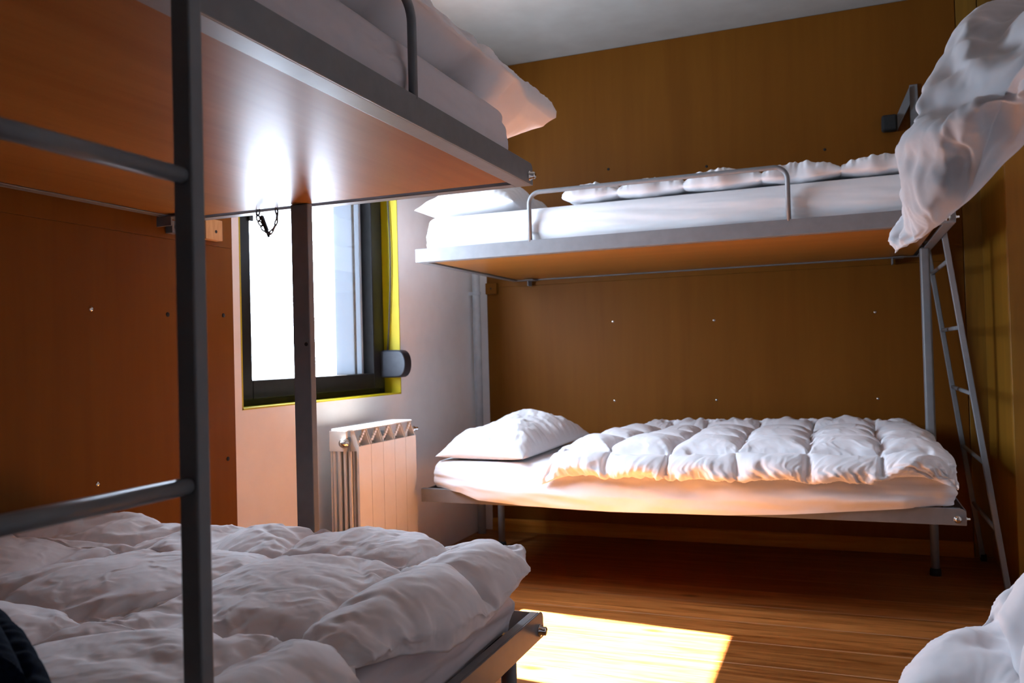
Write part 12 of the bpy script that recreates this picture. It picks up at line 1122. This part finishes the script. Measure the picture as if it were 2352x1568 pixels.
# ------------------------------------------------------------------ radiator
rd = thing('radiator', 'white aluminium radiator with narrow front panels under the window', 'radiator', (-1.79, 2.96, 0.1))
n_sec = 5; y0r, y1r = 2.742, 3.19; wsec = (y1r - y0r) / n_sec
for i in range(n_sec):
    a, b2 = y0r + i * wsec, y0r + (i + 1) * wsec
    m_ = MB()
    m_.box((-1.739, a + 0.0012, 0.115), (-1.729, b2 - 0.0012, 0.618))                       # front plate
    for k in range(4):                                                                       # inner fins
        xx = -1.752 - k * 0.021
        m_.box((xx - 0.006, a + 0.006, 0.125), (xx, b2 - 0.006, 0.60 + (0.012 * min(k, 2))))
    m_.box((-1.842, a + 0.03, 0.125), (-1.74, a + 0.038, 0.62))                              # web
    for yy in (a + 0.004, b2 - 0.008):                                                       # slanted ribs of the outlet
        m_.prism([(-1.739, 0.600), (-1.731, 0.618), (-1.752, 0.676), (-1.765, 0.676), (-1.765, 0.60)], 'y', yy, yy + 0.004)
    v0, v1 = a + 0.010, b2 - 0.010                                                           # curved louvre
    for k in range(6):
        f0, f1 = k / 6, (k + 1) / 6
        p0 = (-1.741 - 0.012 * f0 ** 2, 0.622 + 0.05 * f0); p1 = (-1.741 - 0.012 * f1 ** 2, 0.622 + 0.05 * f1)
        s0, s1 = v0 + (v1 - v0) * f0, v0 + (v1 - v0) * f1
        m_.box((p1[0] - 0.004, s0, p0[1]), (p0[0], s1 + 0.002, p1[1]))
    m_.build('radiator_section', M['radiator'], rd)
MB().prism([(-1.845, 0.676), (-1.746, 0.676), (-1.746, 0.680), (-1.752, 0.684), (-1.845, 0.684)], 'y', y0r - 0.004, y1r + 0.002).build('top_plate', M['radiator'], rd, bevel=0.001)
sp = MB().box((-1.848, y0r - 0.012, 0.60), (-1.775, y0r, 0.676)).box((-1.848, y0r - 0.006, 0.118), (-1.842, y0r, 0.62))
for k in range(4): xx = -1.835 + k * 0.023; sp.box((xx, y0r - 0.009, 0.13), (xx + 0.008, y0r, 0.60))
sp.build('side_fins', M['radiator'], rd)
MB().lathe((-1.782, y0r - 0.012, 0.632), (0, -1, 0), [(-0.01, 0.019), (0.004, 0.019), (0.007, 0.016), (0.016, 0.015), (0.018, 0.008), (0.024, 0.007)], 20).build('end_plug', M['chrome'], rd, smooth=True)
MB().lathe((-1.755, y1r + 0.004, 0.642), (0.3, 0.6, 0), [(-0.005, 0.010), (0.008, 0.013), (0.016, 0.013), (0.02, 0.006), (0.026, 0.009), (0.034, 0.008), (0.036, 0.003)], 20).build('bleed_valve', M['chrome'], rd, smooth=True)
for yy in (y0r + 0.08, y1r - 0.10): MB().box((XW - 0.03, yy + 0.05, 0.56), (-1.84, yy + 0.07, 0.64)).build('wall_bracket', M['metal'], rd)
for yy in (2.80, 3.12): MB().tube([(-1.80, yy, 0.125), (-1.80, yy, -0.004)], 0.008).build('feed_pipe', M['chrome'], rd, smooth=True)
rd.location = Vector(rd.location) + Vector((0.045, -0.066, 0.006))
# heating riser in the corner
pp = thing('heating_pipe', 'pale grey vertical pipe running up the wall corner behind the far bunk', 'pipe', (-1.825, 4.12, 0))
MB().tube([(-1.83, 4.115, 0.0), (-1.83, 4.115, ZC)], 0.021, 20).build('pipe', M['grey'], pp, smooth=True)
for z in (0.2, 1.28, 2.2): MB().lathe((-1.83, 4.115, z), (0, 0, 1), [(0, 0.022), (0.002, 0.025), (0.016, 0.025), (0.018, 0.022)], 20).box((XW, 4.107, z), (-1.85, 4.123, z + 0.018)).build('pipe_clip', M['grey'], pp)

# ------------------------------------------------------------------ wardrobe on the right
wd = thing('wardrobe', 'tall yellow-brown varnished wardrobe at the right end of the back wall', 'wardrobe', (1.0, 3.9, 0))
wx0, wx1, wyf, wyb = 0.588, 1.40, 3.612, YB - 0.018
bb = MB(); bb.box((wx0, wyf + 0.02, 0.0), (wx0 + 0.02, wyb, 2.30)).box((wx1 - 0.02, wyf + 0.02, 0), (wx1, wyb, 2.30)).box((wx0, wyf + 0.02, 2.28), (wx1, wyb, 2.30)).box((wx0 + 0.02, wyb - 0.01, 0.08), (wx1 - 0.02, wyb, 2.28)).box((wx0 + 0.02, wyf + 0.02, 0.06), (wx1 - 0.02, wyb - 0.01, 0.08)).box((wx0 + 0.02, wyf + 0.04, 0.0), (wx1 - 0.02, wyf + 0.055, 0.06))
bb.build('carcass', M['wardrobe'], wd, bevel=0.002)
xm = (wx0 + wx1) / 2
for (a, b2, hx_) in ((wx0, xm - 0.002, xm - 0.04), (xm + 0.002, wx1, xm + 0.04)):
    d_ = MB().box((a, wyf, 0.07), (b2, wyf + 0.019, 2.28)).build('door', M['wardrobe'], wd, bevel=0.003)
    MB().lathe((hx_, wyf, 1.05), (0, -1, 0), [(0, 0.009), (0.012, 0.007), (0.018, 0.014), (0.026, 0.014), (0.03, 0.006)], 18).build('knob', M['chrome'], d_, smooth=True)

# ------------------------------------------------------------------ bunks
HR = 0.055
def rect_sec(w, h): return [(-w / 2, -h / 2), (w / 2, -h / 2), (w / 2, h / 2), (-w / 2, h / 2)]

def bed_frame(root, tr, L, Wd, z, board_mat, tagname, knob_ends=(1,)):
    """local frame: a in [0,L] along the bed (L = knob end), c in [0,Wd] from the room side (0) to the wall (Wd). tr(a,c,z)->world."""
    def bx(mb, p, q_):
        a = tr(*p); b_ = tr(*q_); mb.box(a, b_)
    def plate(mb, a0, a1, c0, c1, z0, z1, r, end):
        # side rail whose top corner at the knob end is rounded off
        prof = [(a0, z0), (a1, z0)]
        for i in range(6):
            t = PI / 2 * i / 5; prof.append((a1 - r + r * math.cos(t), z1 - r + r * math.sin(t)))
        prof.append((a0, z1))
        n = len(mb.v); k = len(prof)
        for c in (c0, c1):
            for (a, zz) in prof: mb.v.append(tr(a, c, zz))
        mb.f.append(tuple(range(n, n + k))); mb.f.append(tuple(range(n + k, n + 2 * k))[::-1])
        for i in range(k): j = (i + 1) % k; mb.f.append((n + j, n + i, n + k + i, n + k + j))
    m1 = MB(); t = 0.004
    plate(m1, 0, L, 0.0, t, z, z + HR, 0.016, 1)                                 # room-side web
    bx(m1, (0, t, z), (L, 0.045, z + t)); bx(m1, (0, t, z + HR - t), (L - 0.016, 0.022, z + HR))
    fr = m1.build(tagname, M['metal'], root, bevel=0.0015)
    m2 = MB()
    plate(m2, 0, L, Wd - t, Wd, z, z + HR, 0.016, 1); bx(m2, (0, Wd - 0.03, z), (L, Wd - t, z + t))
    m2.build('wall_rail', M['metal'], root, bevel=0.0015)
    for (a0, a1, s_) in ((0, 0.035, 1), (L - 0.035, L, -1)):
        m3 = MB()
        e0, e1 = (a0, a0 + t) if s_ == 1 else (a1 - t, a1)
        bx(m3, (e0, t, z), (e1, Wd - t, z + HR - 0.006)); bx(m3, (a0, 0.045, z), (a1, Wd - 0.03, z + t))
        m3.build('end_rail', M['metal'], root, bevel=0.0012)
    mb = MB(); bx(mb, (0.048, 0.040, z + 0.0045), (L - 0.052, Wd - 0.028, z + 0.0165))
    mb.build('base_board', board_mat, root)
    ms = MB()
    for i in range(6):
        a = 0.15 + (L - 0.3) * i / 5; bx(ms, (a - 0.03, 0.03, z + 0.0170), (a + 0.03, Wd - 0.02, z + 0.036))
    ms.build('slat', M['rubber'], root)
    for ke in knob_ends:
        a = L - 0.026 if ke else 0.026
        c0 = Vector(tr(a, 0, z + 0.020)); c1 = Vector(tr(a, -1, z + 0.020)); ax = (c1 - c0)
        MB().lathe(c0, ax, [(-0.001, 0.0125), (0.003, 0.0125), (0.004, 0.009), (0.014, 0.009), (0.016, 0.006)], 18).build('lock_knob', M['chrome'], root, smooth=True)
        d0 = Vector(tr(L, 0.012, z + 0.020)); d1 = Vector(tr(L + 1, 0.012, z + 0.020))
        MB().lathe(d0, d1 - d0, [(-0.001, 0.008), (0.002, 0.008), (0.003, 0.0045), (0.011, 0.0045), (0.012, 0.002)], 14).build('lock_knob', M['chrome'], root, smooth=True)
    return fr

def guard(root, tr, a0, a1, z0, z1, c=0.008):
    r = 0.045; p = [tr(a0, c, z0)]
    for i in range(9): t = PI / 2 * i / 8; p.append(tr(a0 + r - r * math.cos(t), c, z1 - r + r * math.sin(t)))
    for i in range(9): t = PI / 2 * i / 8; p.append(tr(a1 - r + r * math.sin(t), c, z1 - r + r * math.cos(t)))
    p.append(tr(a1, c, z0))
    MB().tube(p, 0.0088, 16).build('guard_rail', M['metal'], root, smooth=True)

def wall_lug(root, tr, a, Wd, z):
    mb = MB(); A = tr(a, Wd - 0.10, z - 0.005); B = tr(a + 0.05, Wd - 0.02, z - 0.001); mb.box(A, B)
    A = tr(a, Wd - 0.05, z - 0.03); B = tr(a + 0.006, Wd + 0.005, z - 0.001); mb.box(A, B)
    mb.build('wall_lug', M['metal'], root, bevel=0.002)

# far bunk along the back wall
RX0, RX1, RY, RW, RZL, RZU = -1.6416, 0.3584, 3.0785, 1.105, 0.353, 1.345
trR = lambda a, c, z: (RX0 + a, RY + c, z)
far = thing('bunk_bed', 'grey metal fold-down bunk frame along the back wall, left end beside the radiator', 'bunk bed', (-0.64, 3.6, 0))
bed_frame(far, trR, 2.0, RW, RZU, M['beech_x'], 'upper_side_rail'); bed_frame(far, trR, 2.0, RW, RZL, M['beech_x'], 'lower_side_rail')
guard(far, trR, -1.134 - RX0, -0.163 - RX0, RZU + HR - 0.006, 1.588)
o = MB().box((0.308, 3.815, 0.22), (0.345, 3.855, RZU + 0.004)).build('post', M['metal'], far, bevel=0.010)
lg = MB().tube([(0.326, 3.835, 0.02), (0.326, 3.835, 0.36)], 0.0165, 20).build('leg', M['metal'], far, smooth=True)
MB().lathe((0.326, 3.835, 0.0), (0, 0, 1), [(0, 0.022), (0.02, 0.022), (0.03, 0.019)], 20).build('rubber_foot', M['rubber'], lg, smooth=True)
lg = MB().tube([(-1.60, 3.835, 0.02), (-1.60, 3.835, 0.36)], 0.0165, 20).build('leg', M['metal'], far, smooth=True)
MB().lathe((-1.60, 3.835, 0.0), (0, 0, 1), [(0, 0.022), (0.02, 0.022), (0.03, 0.019)], 20).build('rubber_foot', M['rubber'], lg, smooth=True)
for a in (0.10, 1.86): wall_lug(far, trR, a, RW, RZU)
for a in (0.10, 1.86): wall_lug(far, trR, a, RW, RZL)

# left bunk along the window wall
LXU, LYU, LWU, LZU = -0.719, 1.99, 1.118, 1.377
LXL, LYL = -0.605, 1.666
trLU = lambda a, c, z: (LXU - c, LYU - 2.0 + a, z)
trLL = lambda a, c, z: (LXL - c, LYL - 2.0 + a, z)
left = thing('bunk_bed', 'grey metal fold-down bunk frame in the left foreground with beech underside', 'bunk bed', (-1.25, 0.9, 0))
bed_frame(left, trLU, 2.0, LWU, LZU, M['beech'], 'upper_side_rail'); bed_frame(left, trLL, 2.0, 1.20, RZL, M['beech'], 'lower_side_rail')
guard(left, trLU, 0.50, 1.371 - (LYU - 2.0), LZU + HR - 0.006, 1.615)
pst = MB().box((-1.414, 1.925, 0.0), (-1.358, 1.950, LZU + 0.004)).build('post', M['metal'], left, bevel=0.003)
MB().lathe((-1.371, 1.9255, 0.993), (0, -1, 0), [(-0.001, 0.0055), (0.0012, 0.0055)], 14).build('bolt_hole', M['rubber'], pst)
MB().lathe((-1.4135, 1.937, 0.993), (-1, 0, 0), [(-0.001, 0.0045), (0.004, 0.0045)], 12).build('bolt', M['chrome'], pst)
for a in (0.15, 1.88): wall_lug(left, trLU, a, LWU, LZU)
for (x, y) in ((-0.66, 1.60), (-1.70, 1.60), (-0.66, -0.25), (-1.70, -0.25)):
    lg = MB().tube([(x, y, 0.02), (x, y, 0.36)], 0.0165, 20).build('leg', M['metal'], left, smooth=True)
    MB().lathe((x, y, 0), (0, 0, 1), [(0, 0.022), (0.02, 0.022), (0.03, 0.019)], 20).build('rubber_foot', M['rubber'], lg, smooth=True)
mb = MB().box((XW + 0.018, 1.915, 1.335), (XW + 0.045, 1.945, 1.372)).lathe((XW + 0.045, 1.93, 1.353), (1, 0, 0), [(0, 0.008), (0.004, 0.008), (0.005, 0.004)], 12)
mb.build('hinge_bracket', M['metal'], left, bevel=0.002)

# right bunk (only its far end is in view)
BX, BY, BZU = 0.300, 1.78, 1.345
trB = lambda a, c, z: (BX + c, BY - 2.0 + a, z)
right = thing('bunk_bed', 'grey bunk frame at the right edge, mostly hidden by a hanging white duvet', 'bunk bed', (0.85, 0.8, 0))
bed_frame(right, trB, 2.0, 1.12, BZU, M['beech'], 'upper_side_rail', knob_ends=()); bed_frame(right, trB, 2.0, 1.12, RZL, M['beech'], 'lower_side_rail', knob_ends=())
for (x, y) in ((0.36, 1.70), (1.36, 1.70), (0.36, -0.15), (1.36, -0.15)):
    lg = MB().tube([(x, y, 0.02), (x, y, 0.36)], 0.0165, 20).build('leg', M['metal'], right, smooth=True)
    MB().lathe((x, y, 0), (0, 0, 1), [(0, 0.022), (0.02, 0.022), (0.03, 0.019)], 20).build('rubber_foot', M['rubber'], lg, smooth=True)
MB().box((0.98, 1.70, 0.0), (1.04, 1.725, BZU + 0.004)).build('post', M['metal'], right, bevel=0.003)

# wood blocks fixed to the boards near the frames
b1 = MB().box((XW + 0.018, 2.055, 1.335), (XW + 0.045, 2.13, 1.40)); b1 = b1.build('wood_block', M['block'], bevel=0.002)
tag(b1, 'small pale wooden block screwed to the board left of the window', 'wooden block')
MB().lathe((XW + 0.045, 2.10, 1.362), (1, 0, 0), [(0, 0.005), (0.001, 0.005)], 12).build('screw', M['rubber'], b1)
b2_ = MB().box((-1.80, YB - 0.045, 1.285), (-1.735, YB - 0.018, 1.345)).build('wood_block', M['panel'], bevel=0.002)
tag(b2_, 'small wooden block in the back left corner under the far upper bed', 'wooden block')
MB().lathe((-1.768, YB - 0.045, 1.315), (0, -1, 0), [(0, 0.005), (0.001, 0.005)], 12).build('screw', M['rubber'], b2_)

# stop bracket above the far upper bed
sb = thing('wall_bracket', 'grey metal wall bracket with black rubber stop, high on the back wall', 'bracket', (0.33, YB - 0.02, 2.0))
MB().box((0.318, YB - 0.030, 1.85), (0.352, YB - 0.018, 2.13)).build('back_plate', M['metal'], sb, bevel=0.002)
n = MB(); n.prism([(0.262, 1.925), (0.262, 1.995), (0.318, 2.12), (0.318, 2.04)], 'y', YB - 0.045, YB - 0.024)
n.build('arm', M['metal'], sb, bevel=0.001)
MB().box((0.196, YB - 0.075, 1.925), (0.262, YB - 0.018, 1.997)).build('rubber_stop', M['rubber'], sb, bevel=0.012)

# ------------------------------------------------------------------ ladders
def ladder(label, rails, rungs, r_rung, w, d, hooks):
    """rails: two lists [top, bottom]; sections w (wide) x d"""
    t = thing('bunk_ladder', label, 'ladder', tuple((Vector(rails[0][1]) + Vector(rails[1][1])) / 2))
    for rl in rails:
        m_ = MB(); ax = Vector(rl[1]) - Vector(rl[0])
        m_.v = []; m_.f = []
        n0 = 0; ex, ey = w
        for p in rl:
            for (a, b_) in ((-1, -1), (1, -1), (1, 1), (-1, 1)):
                m_.v.append((p[0] + a * ex / 2, p[1] + b_ * ey / 2, p[2]))
        m_.f = [(0, 1, 2, 3), (7, 6, 5, 4)] + [((i + 1) % 4, i, 4 + i, 4 + (i + 1) % 4) for i in range(4)]
        ro = m_.build('side_rail', M['metal'], t, bevel=d)
        b_ = Vector(rl[1])
        MB().box((b_.x - ex * 0.6, b_.y - ey * 0.6, 0.0), (b_.x + ex * 0.6, b_.y + ey * 0.6, 0.03)).build('rubber_foot', M['rubber'], ro, bevel=0.003)
    for (p, q_) in rungs: MB().tube([p, q_], r_rung, 18).build('rung', M['metal'], t, smooth=True)
    for hk in hooks: MB().tube(hk, 0.006, 12).build('hook', M['metal'], t, smooth=True)
    return t
# near ladder on the left bunk's room side
lx = -0.575
ry = (0.626, 0.27)
rg = [((lx, ry[0] - 0.004, z), (lx, ry[1] + 0.004, z)) for z in (0.246, 0.539, 0.8314, 1.124, 1.417)]
hk = [[(lx, y, 1.43), (lx - 0.03, y, 1.446), (lx - 0.12, y, 1.446), (lx - 0.152, y, 1.441)] for y in ry]
ladder('dark grey metal ladder standing against the left bunk in the foreground', [[(lx, y, 1.62), (lx, y, 0.02)] for y in ry], rg, 0.0082, (0.0225, 0.018), 0.0025, hk)
# far ladder leaning on the right end of the far bunk
def lr(y, z): return (1.10 * (0.330 + (1.36 - (0.945 + (z - 0.945) / 1.10)) * 0.127), y, z)
rg = [(lr(3.525, z), lr(4.135, z)) for z in (1.263, 1.009, 0.759, 0.50, 0.252)]
hk = [[lr(y, 1.38), (0.350, y, 1.412), (0.335, y, 1.404)] for y in (3.52, 4.14)]
ladder('pale grey metal ladder leaning on the right end of the far bunk', [[lr(y, 1.41), lr(y, 0.0)] for y in (3.52, 4.14)], rg, 0.0080, (0.020, 0.022), 0.003, hk)

# ------------------------------------------------------------------ chain hanging under the left upper bed
ch = thing('hanging_chain', 'short dark chain with black latch hanging in front of the window glass', 'chain', (-1.51, 1.955, 1.377))
def link_mesh(c, d, roll, L=0.016, w=0.010, r=0.0022):
    d = Vector(d).normalized(); a = Vector((0, 1, 0)); e = d.cross(a).normalized(); e = (e * math.cos(roll) + a * math.sin(roll)).normalized()
    pts = []
    for i in range(17):
        t = 2 * PI * i / 16; pts.append(Vector(c) + d * (math.cos(t) * L / 2) + e * (math.sin(t) * w / 2))
    return MB().tube(pts, r, 8, caps=False)
path = [(-1.545, 1.385), (-1.549, 1.368), (-1.545, 1.352), (-1.536, 1.337), (-1.524, 1.322), (-1.508, 1.312), (-1.497, 1.322), (-1.488, 1.335), (-1.482, 1.351), (-1.481, 1.366), (-1.484, 1.381)]
for i in range(len(path) - 1):
    p, q_ = path[i], path[i + 1]; c = ((p[0] + q_[0]) / 2, 1.955, (p[1] + q_[1]) / 2)
    link_mesh(c, (q_[0] - p[0], 0, q_[1] - p[1]), 0.25 if i % 2 else 1.2, L=0.021).build('chain_link', M['cord'], ch, smooth=True)
mb = MB().tube([(-1.537, 1.957, 1.366), (-1.519, 1.957, 1.322)], 0.0, sec=rect_sec(0.010, 0.009)).tube([(-1.519, 1.957, 1.322), (-1.513, 1.957, 1.303)], 0.004, 10)
mb.build('latch', M['blackplastic'], ch, bevel=0.001)

# ------------------------------------------------------------------ mattresses
def sag_far(X, Y, nor):
    f = nor[:, 1] < -0.9
    dn = np.interp(X, [-1.56, -1.46, -1.377, -1.19, -0.838, -0.4, -0.21, 0.07, 0.27], [0, 0.012, 0.040, 0.054, 0.063, 0.056, 0.046, 0.021, 0.0])
    return 0.031 * f * np.clip(dn / 0.010, 0, 1), dn * f
def sag_far_up(X, Y, nor):
    g = np.clip((X + 1.1) / 0.6, 0, 1) * np.clip((0.0 - X) / 0.4, 0, 1) * (nor[:, 1] < -0.9)
    return 0.004 * g, -0.004 * (nor[:, 1] < -0.9) * (1 - g)
def sag_left(X, Y, nor):
    g = (nor[:, 0] > 0.9).astype(float)
    return -0.010 * g, 0.0 * g
tag(mattress('mattress', -1.606, 0.332, 3.094, 4.170, 0.412, 0.518, seed=3, sag=sag_far, wr=1.0), 'white sheeted mattress on the far lower bed, sheet drooping over its rail', 'mattress')
tag(mattress('mattress', -1.618, 0.332, 3.104, 4.165, 1.385, 1.532, seed=13, sag=sag_far_up, wr=0.6, r=0.06), 'white sheeted mattress on the far upper bed, behind the low guard rail', 'mattress')
tag(mattress('mattress', -1.74, -0.632, -0.31, 1.590, 0.392, 0.512, seed=23, m='sheet_darker', sag=sag_left, wr=1.3), 'off-white sheeted mattress under the crumpled duvet on the left lower bed', 'mattress')
tag(mattress('mattress', -1.80, -0.748, 0.02, 1.925, 1.402, 1.552, seed=33, m='sheet_darker', wr=0.7, r=0.06), 'off-white sheeted mattress on the left upper bed, seen from below its edge', 'mattress')
tag(mattress('mattress', 0.335, 1.40, -0.19, 1.74, 1.37, 1.50, seed=43), 'white mattress on the right upper bed under the hanging duvet', 'mattress')
tag(mattress('mattress', 0.335, 1.40, -0.19, 1.74, 0.378, 0.50, seed=53), 'white mattress on the right lower bed at the bottom right edge', 'mattress')

# ------------------------------------------------------------------ pillows
def place(cx, cy, cz, rz, tilt=(0, 0)):
    return Matrix.Translation((cx, cy, cz)) @ Matrix.Rotation(rz, 4, 'Z') @ Matrix.Rotation(tilt[0], 4, 'X') @ Matrix.Rotation(tilt[1], 4, 'Y')
tag(pillow('pillow', (0.80, 0.40), 0.125, place(-1.365, 3.49, 0.550, math.radians(87), (0, -0.03)), seed=5, wr=1.3, shape=lambda u, v: 1 + 0.22 * np.clip(u, 0, 1) - 0.25 * np.exp(-((u - 0.05) / 0.2) ** 2) * np.clip(-v + 0.2, 0, 1)), 'plump white pillow at the left end of the far lower bed', 'pillow')
tag(pillow('pillow', (0.74, 0.45), 0.135, place(-1.450, 3.50, 1.572, math.radians(91), (0, 0.0)), seed=8, wr=1.2), 'white pillow at the left end of the far upper bed', 'pillow')

# ------------------------------------------------------------------ duvets
def ndir(*v):
    n = np.stack(np.broadcast_arrays(*v), -1).astype(float); return n / np.linalg.norm(n, axis=-1, keepdims=True)

tag(draped('duvet', 'left', 'cotton_lightened', (440, 680), wr=1.0, hem=0.4, seed=11), 'large crumpled white duvet spread over the left lower bed in the foreground', 'duvet')

def fuller_end(A, lower):      # the free end past the mattress stays round and full
    g = np.clip((A[..., 1] - 1.94) / 0.08, 0, 1) * np.clip((2.255 - A[..., 1]) / 0.05, 0, 1) ** 0.5 * np.clip((-0.722 - A[..., 0]) / 0.04, 0, 1) ** 0.5
    return 0.012 - 0.040 * g if lower else 0.012 + 0.022 * g
tag(draped('duvet', 'lup', 'cotton_lightened', (220, 370), wr=0.9, hem=1.0, seed=21, lift=fuller_end), 'puffy white duvet sticking out past the far end of the left upper bed', 'duvet')

tag(draped('duvet', 'rlow', 'cotton', (500, 360), wr=0.9, hem=3.2, seed=31), 'white quilted duvet with square stitched cells on the far lower bed', 'duvet')

def base_rup(s, t):
    x, z3, a3 = bend(s, 1.30, 0.2, math.radians(60))
    y = 4.11 - t + 0.012 * fbm(s * 6, t * 0, 112, 2)
    zz = 1.563 + z3 + 0.004 * fbm(s * 4, t * 4, 111, 2)
    return np.stack([-1.01 + x, y, zz], -1), ndir(np.sin(a3) * 0.6, 0 * s, 1 + 0 * s)
tag(quilt('duvet', (1.40, 0.99), (460, 260), base_rup, 0.062, (0.262, 0.30), phase=(0.225, 0.9), seed=41, under=0.42, wr=1.0, edge=0.05, warp=0.02, sharp=0.5, depth=0.75, pinch=1.4),
    'thin white quilted duvet lying flat on the far upper bed behind the guard rail', 'duvet')

tag(draped('duvet', 'bup', 'cotton', (360, 330), wr=1.1, hem=1.1, seed=51), 'white duvet hanging down over the side of the right upper bed, top right', 'duvet')

low_right = draped('duvet', 'blow', 'cotton', (300, 300), wr=1.3, hem=1.5, seed=61)
low_right.location = (0.006, 0.02, 0.088)
tag(low_right, 'white duvet bulging over the edge of the right lower bed, bottom right', 'duvet')

# ------------------------------------------------------------------ folded navy cloth
e1 = np.array([0.257, -0.114]); e1 = e1 / np.linalg.norm(e1); e2 = np.array([-e1[1], e1[0]]) * -1.0
def base_navy(s, t):
    c = np.array([-0.945, 0.697]); x = c[0] + e1[0] * s + e2[0] * t; y = c[1] + e1[1] * s + e2[1] * t
    z = 0.640 + 0.02 * np.exp(-((s - 0.05) / 0.15) ** 2) - 0.035 * np.clip(s / 0.3, 0, 1) ** 2 + 0.006 * fbm(s * 9, t * 9, 141, 2)
    return np.stack([x, y, z], -1), ndir(0 * s, 0 * s, 1 + 0 * s)
nv = tag(quilt('folded_trousers', (0.31, 0.32), (160, 160), base_navy, 0.022, None, seed=71, under=0.6, wr=0.6, edge=0.02, warp=0.0, mat_='denim'), 'folded dark navy cloth lying on the left lower duvet, bottom left corner', 'cloth')
def base_navy2(s, t):
    P, N = base_navy(s * 0.9 + 0.0, t + 0.03); P = P.copy(); P[..., 2] += 0.030; return P, N
quilt('folded_layer', (0.28, 0.25), (120, 120), base_navy2, 0.018, None, seed=72, under=0.5, wr=0.5, edge=0.02, warp=0.0, mat_='denim', parent=nv)

# ------------------------------------------------------------------ groups of repeated things
GROUPS = {'duvet': 'white duvets on the bunk beds', 'mattress': 'sheeted mattresses on the bunk beds', 'pillow': 'white pillows on the far bunk',
          'bunk bed': 'grey metal bunk beds', 'ladder': 'metal bunk ladders', 'wooden block': 'wooden blocks on the wall boards'}
for o in bpy.data.objects:
    if o.parent is None and o.get('category') in GROUPS: o['group'] = GROUPS[o['category']]
